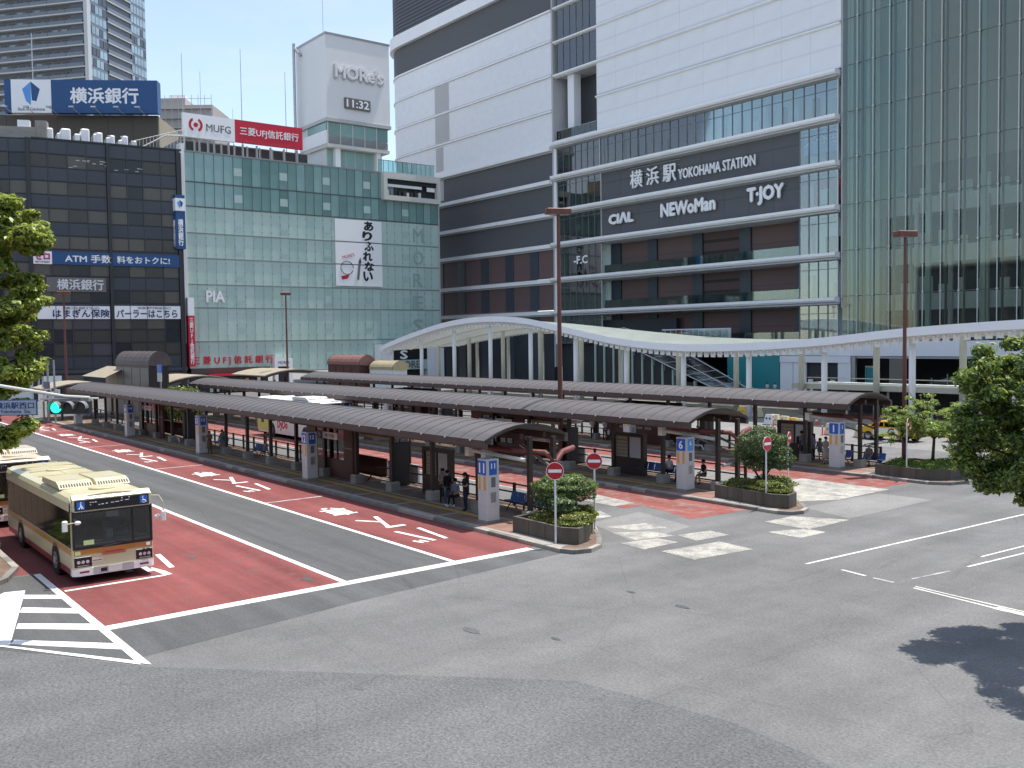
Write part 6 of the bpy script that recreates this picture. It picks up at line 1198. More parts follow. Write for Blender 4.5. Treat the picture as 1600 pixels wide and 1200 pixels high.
MB().tube([(-6, 0.35, -6.4), (-6, 0.35, 2.2)], 0.13, 12).build('mast', 'off_white', SG)
sp = Vector(atdepth(16, 637, 25)); NS = thing('street_sign', 'pale blue street name sign with 横浜駅西口 lettering at the left edge', 'street sign', tuple(sp), math.atan2(RT[1], RT[0]))
mat('plate_pale', (0.42, 0.47, 0.52), 0.5, var=0.05); mat('plate_blue', (0.02, 0.05, 0.22), 0.5, var=0)
bx('board', 'plate_blue', NS, -0.95, 0.70, 0, 0.04, -0.205, 0.205); bx('face', 'plate_pale', NS, -0.93, 0.68, -0.006, -0.001, -0.185, 0.185)
text('横浜駅西口', 1.02, 0.17, 'plate_blue', NS, (0.12, -0.012, 0.055), ext=0.003, bold=0.012); text('Yokohama  Sta.', 0.80, 0.085, 'plate_blue', NS, (0.14, -0.012, -0.10), ext=0.003, bold=0.005)
MB().tube([(-1.2, 0.05, 0.1), (0.5, 0.05, 0.1)], 0.025, 6).build('bracket', 'steel', NS)
# small blue signboard and hedge at the far end of the first platform
t = thing('info_signboard', 'small blue and white signboard by the hedge at the far platform end', 'signboard', aty(249, 601, 31)); bx('blue_top', 'sign_blue_bright', t, -0.6, 0.7, 0, 0.1, 1.2, 2.0); bx('white_part', 'off_white', t, -0.6, 0.6, 0, 0.1, 0.3, 1.18); MB().tube([(0, 0.15, -2.3), (0, 0.15, 2.0)], 0.08, 8).build('post', 'steel', t)
t = thing('wayfinding_signs', 'cluster of small blue and green signs on a post in front of the bank', 'signpost', atz(74, 660, 0)); 
z_ = 0; px_ = t.location
for (u0, u1, v0, v1, m) in ((60, 67, 606, 626, 'sign_white'), (68, 76, 597, 606, 'sign_navy'), (72, 77, 608, 618, 'off_white'), (86, 93, 615, 623, 'sign_navy')): a = aty(u0, v1, px_[1]); c_ = aty(u1, v0, px_[1]); bx('sign_plate', m, t, a[0] - px_[0], c_[0] - px_[0], 0, 0.1, a[2], c_[2])
for u in (66, 74, 84): a = aty(u, 640, px_[1]); MB().tube([(a[0] - px_[0], 0.15, 0), (a[0] - px_[0], 0.15, 6.5)], 0.1, 6).build('post', 'steel', t)
for u in (78, 88): a = aty(u, 622, px_[1]); bx('sign_plate', 'vent_pale', t, a[0] - px_[0] - 0.5, a[0] - px_[0] + 0.5, 0, 0.1, a[2] - 0.9, a[2] + 0.9)
# low wall / kerb of the left island and the white rail there
LI = structure(MB().prism([(-60, -8), (-38.6, -8), (-34.6, 3.0), (-34.4, 4.8), (-35.6, 6.0), (-37.0, 6.6), (-60, 6.85)], -0.01, 0.15).build('left_island', 'paving_brown', None, recalc=True))
pts = [(-60, 6.95), (-37.0, 6.75), (-35.4, 6.1), (-34.2, 4.9), (-34.4, 2.8)]
for i in range(len(pts) - 1):
    a = Vector(pts[i]); b_ = Vector(pts[i + 1]); d = (b_ - a); n_ = max(1, int(d.length)); nrm = Vector((d.y, -d.x)).normalized() * 0.22
    for q in range(n_): A = a + d * ((q + .01) / n_); B_ = a + d * ((q + .99) / n_); MB().prism([tuple(A), tuple(B_), tuple(B_ + nrm), tuple(A + nrm)], 0, 0.165).build('kerb_stone', 'kerb_pale' if q % 3 else 'kerb_stone', LI, recalc=True)
print('p6 ok')
# ------------------------------------------------------------------ foliage
def leafmat(name, col, tr=0.48):
    m = bpy.data.materials.new(name); m.use_nodes = True; nt = m.node_tree; N = nt.nodes; L = nt.links; N.remove(N['Principled BSDF']); out = N['Material Output']
    d = N.new('ShaderNodeBsdfDiffuse'); t = N.new('ShaderNodeBsdfTranslucent'); g = N.new('ShaderNodeBsdfGlossy'); g.inputs['Roughness'].default_value = 0.42
    tc_ = N.new('ShaderNodeTexCoord'); n = N.new('ShaderNodeTexNoise'); n.inputs['Scale'].default_value = 1.1; n.inputs['Detail'].default_value = 3; L.new(tc_.outputs['Object'], n.inputs['Vector'])
    x = N.new('ShaderNodeMix'); x.data_type = 'RGBA'; x.inputs[6].default_value = tuple(v * 0.72 for v in col) + (1,); x.inputs[7].default_value = tuple(v * 1.3 for v in col) + (1,); L.new(n.outputs['Fac'], x.inputs[0])
    L.new(x.outputs[2], d.inputs[0]); L.new(x.outputs[2], t.inputs[0]); g.inputs[0].default_value = (0.7, 0.75, 0.65, 1)
    m1 = N.new('ShaderNodeMixShader'); m1.inputs[0].default_value = tr; L.new(d.outputs[0], m1.inputs[1]); L.new(t.outputs[0], m1.inputs[2])
    m2 = N.new('ShaderNodeMixShader'); m2.inputs[0].default_value = 0.05; L.new(m1.outputs[0], m2.inputs[1]); L.new(g.outputs[0], m2.inputs[2]); L.new(m2.outputs[0], out.inputs[0]); MATS[name] = m
leafmat('leaf_yellowgreen', (0.42, 0.48, 0.09)); leafmat('leaf_mid', (0.17, 0.25, 0.055)); leafmat('leaf_dark', (0.055, 0.10, 0.03)); leafmat('leaf_olive', (0.13, 0.13, 0.045)); leafmat('leaf_maple', (0.27, 0.38, 0.10), 0.45); leafmat('leaf_red', (0.17, 0.11, 0.05))
leafmat('leaf_pine', (0.10, 0.15, 0.065), 0.25); leafmat('leaf_cover', (0.25, 0.27, 0.045)); leafmat('leaf_grass', (0.20, 0.32, 0.055))
def leaves(clumps, size, mats, weights, flat=0.0, asp=0.55, shell=0.55, drop=0.0):
    """clumps: (centre, radii, n). Returns verts, faces, material index of folded leaf quads."""
    V = []; M = []
    for c, r, n in clumps:
        u = rng.normal(size=(n, 3)); u /= np.linalg.norm(u, axis=1)[:, None]; q = (shell + (1 - shell) * rng.random(n)) ** 1.0
        q = np.where(rng.random(n) < 0.25, rng.random(n), q); bumps = 1 + 0.13 * np.sin(u[:, 0] * 7 + c[0] * 3) * np.sin(u[:, 1] * 6 + c[1]) + 0.10 * np.sin(u[:, 2] * 9 + c[2] * 5)
        P = np.array(c) + u * (q * bumps)[:, None] * np.array(r)
        nrm = u * 0.7 + rng.normal(size=(n, 3)) * 0.55 + np.array([0, 0, 0.5 + flat]); nrm /= np.linalg.norm(nrm, axis=1)[:, None]
        a = np.cross(nrm, rng.normal(size=(n, 3))); a /= np.linalg.norm(a, axis=1)[:, None]; b = np.cross(nrm, a); s = size * (0.6 + 0.8 * rng.random(n))[:, None]
        tip = a * s; w = b * s * asp; dz = nrm * s * 0.18
        V.append(np.stack([P - tip, P + w + dz, P + tip, P - w + dz], 1)); M.append(rng.choice(len(mats), size=n, p=weights))
    V = np.concatenate(V).reshape(-1, 3); M = np.concatenate(M); n = len(M); return V, n, M
def leafobj(name, data, mats, parent, loc=(0, 0, 0)):
    V, n, M = data; me = bpy.data.meshes.new(name); me.vertices.add(len(V)); me.vertices.foreach_set('co', V.astype('f').ravel()); me.loops.add(4 * n); me.loops.foreach_set('vertex_index', np.arange(4 * n, dtype='i'))
    me.polygons.add(n); me.polygons.foreach_set('loop_start', np.arange(0, 4 * n, 4, dtype='i')); me.polygons.foreach_set('loop_total', np.full(n, 4, dtype='i'))
    for q in mats: me.materials.append(MATS[q])
    me.polygons.foreach_set('material_index', M.astype('i')); me.update(); me.validate(); return put(me, name, parent, loc)
def rel(c, base): return (c[0] - base[0], c[1] - base[1], c[2] - base[2])
def subclumps(c, r, k, sub, n, squash=0.8):
    out = []
    for i in range(k):
        u = rng.normal(size=3); u /= np.linalg.norm(u); q = 0.55 + 0.45 * rng.random(); p = [c[j] + u[j] * r[j] * q for j in range(3)]; s = sub * (0.7 + 0.6 * rng.random()); out.append((p, (s, s, s * squash), n))
    return out
# planters at the platform noses
def planter(poly, h, lab, m='planter_stone'):
    t = thing('planter', lab, 'planter', (poly[0][0], poly[0][1], 0.15), 0, 'stone planters at the platform noses'); o = poly[0]; P = [(a - o[0], b - o[1]) for a, b in poly]; I = offset_in(P, 0.16)
    n = len(P); vs = [(a, b, 0) for a, b in P] + [(a, b, h) for a, b in P] + [(a, b, h) for a, b in I] + [(a, b, h - 0.12) for a, b in I]
    fs = [];
    for i in range(n): j = (i + 1) % n; fs += [(i, j, n + j, n + i), (n + i, n + j, 2 * n + j, 2 * n + i), (2 * n + i, 2 * n + j, 3 * n + j, 3 * n + i)]
    MB().add(vs, fs).build('wall', m, t, recalc=True); MB().add([(a, b, h - 0.1) for a, b in I], [tuple(range(n))]).build('soil', 'soil', t)
    for i in range(n):                                        # thin joints between the cast stone lengths
        j = (i + 1) % n; A = Vector(P[i]); B = Vector(P[j]); L_ = (B - A).length; k = int(L_ / 1.1)
        for q in range(1, k + 1):
            p = A + (B - A) * (q / (k + 1)); d = (B - A).normalized(); nn = Vector((d.y, -d.x)); MB().prism([tuple(p - d * 0.012 - nn * 0.01), tuple(p + d * 0.012 - nn * 0.01), tuple(p + d * 0.012 + nn * 0.004), tuple(p - d * 0.012 + nn * 0.004)], 0.0, h - 0.01).build('stone_joint', 'rubber', t, recalc=True)
    return t
planter([(-30.2, 23.55), (-27.1, 23.5), (-26.55, 23.85), (-26.75, 24.5), (-28.6, 26.5), (-30.2, 26.6)], 0.62, 'dark stone planter with clipped shrubs at the nose of the nearest platform')
planter([(-30.2, 36.0), (-26.6, 35.55), (-25.85, 35.9), (-26.1, 36.8), (-28.3, 38.9), (-30.2, 38.9)], 0.62, 'dark stone planter with a clipped shrub at the nose of the middle platform')
planter([(-29.2, 48.4), (-27.4, 48.2), (-26.0, 48.3), (-25.25, 49.1), (-25.1, 50.9), (-25.8, 52.2), (-29.2, 52.4)], 0.58, 'long dark stone planter with maples at the nose of the farthest platform')
def trunk_tree(name, label, cat, base, limbs, crown, mats, weights, size, group=None, bark='bark', **kw):
    t = thing(name, label, cat, base, 0, group); b_ = MB()
    for pts, r0, r1 in limbs:
        n = len(pts); b_.tube([rel(p, base) for p in pts], [r0 + (r1 - r0) * i / (n - 1) for i in range(n)], 8)
    b_.build('trunk', bark, t, smooth=True); leafobj('crown', leaves([(rel(c, base), r, n) for c, r, n in crown], size, mats, weights, **kw), mats, t); return t
B1 = (-29.0, 25.2, 0.65)
cl = [((-28.9, 25.2, 2.0), (1.25, 1.15, 0.42), 11000), ((-29.6, 25.0, 1.75), (0.7, 0.7, 0.5), 2600), ((-28.2, 25.4, 1.9), (0.7, 0.7, 0.5), 2600), ((-29.7, 25.2, 1.2), (0.65, 0.6, 0.4), 1800), ((-29.0, 25.0, 1.25), (0.5, 0.5, 0.35), 1200)]
trunk_tree('clipped_shrub', 'cloud pruned shrub with a wide flat top in the nearest planter', 'shrub', B1, [([(-29, 25.2, 0.6), (-28.9, 25.2, 1.3), (-28.6, 25.3, 1.9)], 0.08, 0.04), ([(-29, 25.2, 0.9), (-29.5, 25.0, 1.6)], 0.06, 0.03), ([(-29.3, 24.9, 0.6), (-29.7, 25.0, 1.3)], 0.05, 0.03)], cl, ['leaf_mid', 'leaf_dark', 'leaf_pine', 'leaf_yellowgreen'], [.4, .2, .3, .1], 0.042, flat=0.3, shell=0.86)
trunk_tree('round_shrub', 'small round clipped ball shrub in the nearest planter', 'shrub', (-28.1, 24.4, 0.65), [([(-28.1, 24.4, 0.6), (-28.1, 24.4, 1.3)], 0.06, 0.03)], [((-28.1, 24.4, 1.38), (0.55, 0.55, 0.42), 4200)], ['leaf_pine', 'leaf_mid', 'leaf_dark'], [.5, .3, .2], 0.05, shell=0.85)
def cover(name, lab, base, cl, mats, w, size=0.05, **kw): t = thing(name, lab, 'ground cover', base); leafobj('foliage', leaves([(rel(c, base), r, n) for c, r, n in cl], size, mats, w, **kw), mats, t)
cover('low_hedge', 'low yellow green hedge filling the front of the nearest planter', (-27.5, 24.5, 0.7), [((-27.6, 24.3, 0.82), (0.85, 0.65, 0.34), 5200), ((-28.4, 25.6, 0.86), (0.75, 0.7, 0.36), 3600), ((-28.9, 24.2, 0.74), (0.8, 0.5, 0.26), 3000), ((-27.3, 24.6, 0.9), (0.5, 0.5, 0.3), 2200)], ['leaf_cover', 'leaf_mid', 'leaf_olive'], [.6, .2, .2], shell=0.8)
B2 = (-28.2, 37.3, 0.65)
cl = [((-28.4, 37.4, 2.75), (1.15, 1.1, 0.85), 12000), ((-27.6, 37.4, 2.2), (0.8, 0.7, 0.6), 3600), ((-29.1, 37.1, 2.3), (0.7, 0.7, 0.55), 2800), ((-28.3, 36.9, 1.9), (0.8, 0.5, 0.4), 1700)]
trunk_tree('clipped_shrub', 'broad clipped shrub with reddish twigs in the middle planter', 'shrub', B2, [([(-28.3, 37.3, 0.6), (-28.3, 37.3, 1.5), (-28.5, 37.4, 2.5)], 0.08, 0.04), ([(-28.3, 37.3, 1.1), (-27.6, 37.4, 2.2)], 0.06, 0.03), ([(-28.4, 37.2, 1.0), (-29.1, 37.1, 2.1)], 0.06, 0.03)], cl, ['leaf_pine', 'leaf_dark', 'leaf_mid', 'leaf_red'], [.42, .28, .24, .06], 0.045, shell=0.86)
cover('low_hedge', 'low yellow green hedge filling the middle planter under the clipped shrub', (-27.5, 36.5, 0.7), [((-27.2, 36.3, 0.85), (1.0, 0.6, 0.38), 5200), ((-28.9, 36.6, 0.80), (1.1, 0.6, 0.34), 4600), ((-28.2, 37.9, 0.85), (1.2, 0.8, 0.38), 4200)], ['leaf_cover', 'leaf_olive', 'leaf_mid'], [.5, .3, .2], shell=0.8)
# loose maples in the third planter
def maple(base, hgt, spread, k, n, lab, seed):
    rr = random.Random(seed); limbs = []; crown = []; limbs.append(([base, (base[0] + 0.1, base[1], base[2] + hgt * 0.4)], 0.10, 0.07)); top = (base[0] + 0.1, base[1], base[2] + hgt * 0.35)
    for i in range(k):
        a = 2 * math.pi * i / k + rr.uniform(-0.3, 0.3); R = spread * rr.uniform(0.35, 1.0); z = base[2] + hgt * rr.uniform(0.55, 1.0) - 0.12 * R; e = (base[0] + R * math.cos(a), base[1] + R * math.sin(a), z)
        m_ = tuple(top[j] * 0.45 + e[j] * 0.55 + (0.12 if j == 2 else 0) for j in range(3)); limbs.append(([top, m_, e], 0.045, 0.010))
        for q in range(6):
            w_ = rr.uniform(0.35, 1.05); p_ = tuple(top[j] * (1 - w_) + e[j] * w_ + rr.uniform(-0.42, 0.42) * (0.6 if j == 2 else 1) for j in range(3)); s_ = rr.uniform(0.22, 0.42); crown.append((p_, (s_, s_, s_ * 0.42), int(n * 0.55))); limbs.append(([m_, p_], 0.016, 0.006))
    trunk_tree('maple_tree', lab, 'tree', base, limbs, crown, ['leaf_maple', 'leaf_yellowgreen', 'leaf_mid'], [.62, .28, .10], 0.07, 'maples in the farthest planter', flat=0.6, shell=0.2, asp=0.4)
maple((-28.3, 49.9, 0.65), 3.7, 1.7, 10, 130, 'light green maple left of the third planter, in front of the taxi', 3); maple((-26.9, 50.3, 0.65), 4.3, 2.2, 14, 180, 'tallest light green maple in the middle of the third planter', 5); maple((-25.7, 51.3, 0.65), 3.5, 2.3, 14, 180, 'spreading light green maple at the right end of the third planter', 9)
cover('grass_cover', 'bright green grassy ground cover filling the third planter', (-27, 50, 0.7), [((-27.0, 49.0, 0.72), (1.6, 0.6, 0.28), 3800), ((-26.4, 50.5, 0.75), (1.2, 1.6, 0.32), 4200), ((-28.3, 49.6, 0.72), (0.8, 1.0, 0.32), 2400)], ['leaf_grass', 'leaf_cover', 'leaf_mid'], [.6, .2, .2], 0.08, asp=0.2)
# big tree at the right edge
ctr = atdepth(1668, 655, 24.3); base = (ctr[0] + 0.8, ctr[1] - 0.2, 0.0)
cr_ = []
for (u, v, r, n) in ((1600, 600, 1.05, 9), (1640, 560, 1.1, 9), (1580, 660, 1.05, 9), (1545, 700, 0.8, 8), (1600, 720, 1.0, 8), (1555, 610, 0.75, 7), (1660, 650, 1.4, 10), (1700, 600, 1.4, 10), (1740, 680, 1.5, 10), (1680, 740, 1.1, 8), (1562, 748, 0.42, 4), (1575, 560, 0.7, 6), (1520, 665, 0.40, 4), (1532, 735, 0.42, 4), (1600, 545, 0.7, 6), (1525, 600, 0.33, 3), (1625, 755, 0.7, 5)):
    for dd in (-0.9, 0.9) if r > 0.9 else (0,):
        c = atdepth(u, v, 24.3 + dd); cr_ += subclumps(c, (r, r, r * 0.85), n, 0.36, 330, 0.65)
cr_ += subclumps((-8.9, 23.2, 6.0), (1.3, 1.3, 1.1), 12, 0.36, 330, 0.65) + subclumps((-8.2, 22.3, 5.6), (1.1, 1.1, 1.0), 9, 0.36, 330, 0.65) + subclumps((-9.9, 24.6, 7.6), (1.0, 1.0, 0.9), 8, 0.36, 330, 0.65)
lb = [([(base[0], base[1], 0), (base[0], base[1], 2.5), (ctr[0] + 0.3, ctr[1], 4.8)], 0.2, 0.11)]
for (u, v) in ((1560, 620), (1545, 700), (1620, 560), (1700, 600), (1580, 745), (1740, 680), (1620, 690)): e = atdepth(u, v, 24.3); lb.append(([(base[0], base[1], 2.8), ((base[0] + e[0]) / 2, (base[1] + e[1]) / 2, max(3.2, (3.2 + e[2]) / 2 + 0.5)), e], 0.08, 0.02))
trunk_tree('broadleaf_tree', 'dense glossy green tree reaching in from the right edge', 'tree', base, lb, cr_, ['leaf_mid', 'leaf_dark', 'leaf_yellowgreen'], [.46, .30, .24], 0.07, shell=0.35, asp=0.42)
# big tree at the left edge
DL = 38; b0 = atdepth(-75, 700, DL); base = (b0[0], b0[1], 0.15)
cr_ = []
for (u, v, r, n) in ((20, 352, 1.15, 13), (45, 372, 0.62, 6), (-25, 345, 1.4, 12), (-60, 330, 1.5, 10), (8, 325, 0.6, 5), (-20, 400, 1.1, 8), (25, 450, 0.75, 7), (48, 470, 0.55, 5), (10, 500, 1.15, 10), (-40, 480, 1.6, 12), (35, 535, 0.7, 7), (20, 580, 0.95, 9), (42, 580, 0.5, 5), (-20, 600, 1.3, 10), (10, 640, 0.85, 9), (-10, 690, 0.8, 9), (28, 668, 0.42, 4), (-60, 660, 1.3, 9), (-90, 560, 1.6, 9), (-100, 420, 1.6, 9)):
    for dd in ((-1.0, 1.0) if r > 1 else (0,)):
        c = atdepth(u, v, DL + dd); cr_ += subclumps(c, (r, r, r * 0.8), n, 0.42, 330, 0.55)
lb = [([(base[0], base[1], 0), (base[0], base[1], 5), (base[0] + 0.2, base[1], 11)], 0.3, 0.12)]
for (u, v) in ((10, 360), (20, 480), (30, 560), (0, 640), (-30, 340), (40, 455), (-20, 690)): e = atdepth(u, v, DL); lb.append(([(base[0], base[1], max(2.5, e[2] - 2)), ((base[0] + e[0]) / 2, (base[1] + e[1]) / 2, e[2] - 0.5), e], 0.1, 0.03))
trunk_tree('broadleaf_tree', 'tall leafy tree with yellow green tufts at the left edge', 'tree', base, lb, cr_, ['leaf_yellowgreen', 'leaf_mid', 'leaf_dark'], [.66, .26, .08], 0.115, shell=0.5, asp=0.5, flat=0.3)
# street trees of the left island, just outside the frame (mirrored in the bus windows)
for i, (x, y) in enumerate(((-43.5, 1.0), (-49.5, 1.5), (-55.5, 2.0), (-63, 2.0), (-72, 2.0), (-82, 1.5), (-94, 1.0))):
    trunk_tree('street_tree', ['leafy street tree beside the front bus, outside the frame', 'leafy street tree beside the second bus, outside the frame', 'leafy street tree beside the third bus, outside the frame', 'leafy street tree just behind the third bus, outside the frame', 'leafy street tree further along the left kerb, outside the frame', 'leafy street tree second from the far end of the left kerb, outside the frame', 'leafy street tree at the far end of the left kerb, outside the frame'][i], 'tree', (x, y, 0.15), [([(x, y, 0.15), (x, y, 3.5)], 0.16, 0.1)], [((x, y, 4.4), (2.9, 2.2, 2.9), 5200)], ['leaf_mid', 'leaf_dark'], [.5, .5], 0.26, shell=0.5)
# hedges far behind
for (u0, u1, v, y, lab) in ((250, 308, 603, 33, 'clipped hedge behind the nearest canopy at the far platform end'), (0, 40, 700, 6, None)):
    if lab is None: continue
    a = aty(u0, v, y); c = aty(u1, v, y); base = (a[0], y, 0); n = 8; cover('hedge', lab, base, [((a[0] + (c[0] - a[0]) * (i + .5) / n, y, a[2] * 0.55), ((c[0] - a[0]) / n * 0.7, 0.8, a[2] * 0.5), 900) for i in range(n)], ['leaf_mid', 'leaf_yellowgreen', 'leaf_dark'], [.5, .25, .25], 0.14, shell=0.8)
cover('verge_shrub', 'small patch of green shrub on the left island at the frame edge', (-40.5, 5.6, 0.15), [((-40.6, 5.9, 0.5), (1.4, 0.8, 0.5), 2600)], ['leaf_yellowgreen', 'leaf_mid'], [.6, .4], 0.07)
# ------------------------------------------------------------------ people
def cloth(name, c): return mat(name, c, 0.85, var=0.12, scale=9, spec=0.2)
for nm, c in (('cloth_black', (0.015, 0.015, 0.018)), ('cloth_navy', (0.02, 0.025, 0.05)), ('cloth_denim', (0.06, 0.09, 0.15)), ('cloth_white', (0.62, 0.62, 0.62)), ('cloth_grey', (0.20, 0.20, 0.20)), ('cloth_tan', (0.40, 0.31, 0.25)), ('cloth_lightblue', (0.16, 0.22, 0.30)), ('cloth_olive', (0.10, 0.09, 0.06)), ('cloth_brown', (0.12, 0.08, 0.06)), ('skin', (0.42, 0.25, 0.17)), ('hair_black', (0.012, 0.010, 0.009)), ('shoe_white', (0.6, 0.6, 0.58)), ('shoe_dark', (0.02, 0.02, 0.02)), ('cloth_darkgrey', (0.06, 0.06, 0.065))): cloth(nm, c)
def skel(pose, lean=0.0):
    J = {}; sit = pose == 'sit'; z0 = 0.50 if sit else 0.92; f = 0.06 if sit else 0.0
    J['pelvis'] = (0, 0, z0, .135); J['waist'] = (0, -0.01, z0 + .2, .115); J['chest'] = (0, -0.02 - f * 0.5, z0 + .40, .14); J['neck'] = (0, -0.02 - f, z0 + .55, .052); J['jaw'] = (0, -0.05 - f, z0 + .62, .066); J['head'] = (0, -0.04 - f, z0 + .70, .092); J['crown'] = (0, -0.03 - f, z0 + .76, .062)
    for s, n in ((-1, 'L'), (1, 'R')):
        J['sh' + n] = (s * .165, -0.01 - f, z0 + .475, .062)
        if pose in ('stand', 'walk'): sw = (0.12 * s if pose == 'walk' else 0); J['el' + n] = (s * .215, 0.02 + sw, z0 + .20, .042); J['wr' + n] = (s * .225, -0.05 + sw * 1.8, z0 - .03, .030); J['ha' + n] = (s * .22, -0.07 + sw * 2, z0 - .12, .034)
        elif pose == 'phone': J['el' + n] = (s * .20, -0.04, z0 + .20, .042); J['wr' + n] = (s * .09, -0.25, z0 + .28, .030); J['ha' + n] = (s * .05, -0.31, z0 + .34, .033)
        elif pose == 'point': J['el' + n] = (s * .21, -0.03, z0 + .20, .042); J['wr' + n] = ((s * .12, -0.26, z0 + .30, .030) if s > 0 else (s * .2, -0.06, z0 + .0, .030)); J['ha' + n] = ((s * .08, -0.32, z0 + .36, .033) if s > 0 else (s * .2, -0.08, z0 - .09, .033))
        else: J['el' + n] = (s * .21, -0.05, z0 + .20, .042); J['wr' + n] = (s * .13, -0.27, z0 + .10, .030); J['ha' + n] = (s * .09, -0.34, z0 + .10, .033)
        J['hi' + n] = (s * .085, 0.0 if not sit else -0.03, z0 - .04, .092)
        if sit: J['kn' + n] = (s * .11, -0.44, z0 - .01, .062); J['an' + n] = (s * .11, -0.42 + 0.08 * s, .09, .040); J['to' + n] = (s * .12, -0.58 + 0.08 * s, .045, .036)
        else: st = 0.16 * s if pose == 'walk' else 0.02 * s; J['kn' + n] = (s * .095, -0.02 - st * 0.6, .49, .060); J['an' + n] = (s * .10, 0.02 - st * 1.3, .09, .040); J['to' + n] = (s * .12, -0.15 - st * 1.3, .045, .036)
    E = [('pelvis', 'waist', 'torso'), ('waist', 'chest', 'torso'), ('chest', 'neck', 'torso'), ('neck', 'jaw', 'head'), ('jaw', 'head', 'head'), ('head', 'crown', 'head')]
    for n in 'LR': E += [('chest', 'sh' + n, 'torso'), ('sh' + n, 'el' + n, 'uarm'), ('el' + n, 'wr' + n, 'farm'), ('wr' + n, 'ha' + n, 'hand'), ('pelvis', 'hi' + n, 'hips'), ('hi' + n, 'kn' + n, 'thigh'), ('kn' + n, 'an' + n, 'shin'), ('an' + n, 'to' + n, 'foot')]
    return J, E
BODY = {}
def body(pose):
    if pose in BODY: return BODY[pose]
    J, E = skel(pose); names = list(J); me = bpy.data.meshes.new('body'); me.from_pydata([J[n][:3] for n in names], [(names.index(a), names.index(b)) for a, b, _ in E], [])
    o = bpy.data.objects.new('body', me); COL.objects.link(o); o.modifiers.new('skin', 'SKIN'); sv = me.skin_vertices[0].data
    for i, n in enumerate(names):
        r = J[n][3]; sv[i].radius = (r * (1.22 if n in ('chest', 'pelvis', 'waist') else 1.0), r * (0.85 if n in ('chest', 'waist') else 1.0)); sv[i].use_root = (n == 'pelvis')
    s = o.modifiers.new('sub', 'SUBSURF'); s.levels = 1; s.render_levels = 1
    ev = bpy.data.meshes.new_from_object(o.evaluated_get(bpy.context.evaluated_depsgraph_get())); bpy.data.objects.remove(o)
    vs = [tuple(v.co) for v in ev.vertices]; fs = [tuple(p.vertices) for p in ev.polygons]; mb = MB(); mb.v = vs; mb.f = fs; lab = []
    for f in fs:
        c = sum((Vector(vs[i]) for i in f), Vector()) / len(f); best = None
        for a, b, k in E:
            A = Vector(J[a][:3]); B_ = Vector(J[b][:3]); d = B_ - A; t = max(0, min(1, (c - A).dot(d) / d.length_squared)); dist = (c - A - d * t).length - (J[a][3] * (1 - t) + J[b][3] * t)
            if best is None or dist < best[0]: best = (dist, k, t, c.z)
        k = best[1]
        if k == 'torso' and a == 'x': pass
        lab.append((k, best[2]))
    mb.m = [0] * len(fs); n0 = len(mb.f)
    H = Vector(J['head'][:3]); mb.ell(H + Vector((0, -0.095, -0.03)), (.014, .022, .02), 6, 4)                     # nose
    for s in (-1, 1): mb.ell(H + Vector((s * .09, 0.005, -0.02)), (.014, .022, .032), 6, 4)                       # ears
    for n, s in (('L', -1), ('R', 1)):                                                                            # five fingers
        P = Vector(J['ha' + n][:3]); W = Vector(J['wr' + n][:3]); d = (P - W).normalized(); sd = d.cross(Vector((0, 1, 0.3))).normalized()
        for q, ln in enumerate((.062, .072, .066, .052)): b0 = P + sd * (q - 1.5) * .017; mb.tube([b0, b0 + d * ln * .6, b0 + d * ln + Vector((0, -.012, -.012))], [.0095, .0088, .007], 5)
        mb.tube([W + (P - W) * .4 + sd * .03 * -s, P + sd * .05 * -s + d * .01, P + sd * .045 * -s + d * .035], [.011, .010, .008], 5)
    lab += [('head', .5)] * 0
    extra = len(mb.f) - n0; mb.m += [0] * (extra - (len(mb.m) - n0)) if len(mb.m) < len(mb.f) else []
    BODY[pose] = (mb.v, mb.f, lab, J); return BODY[pose]
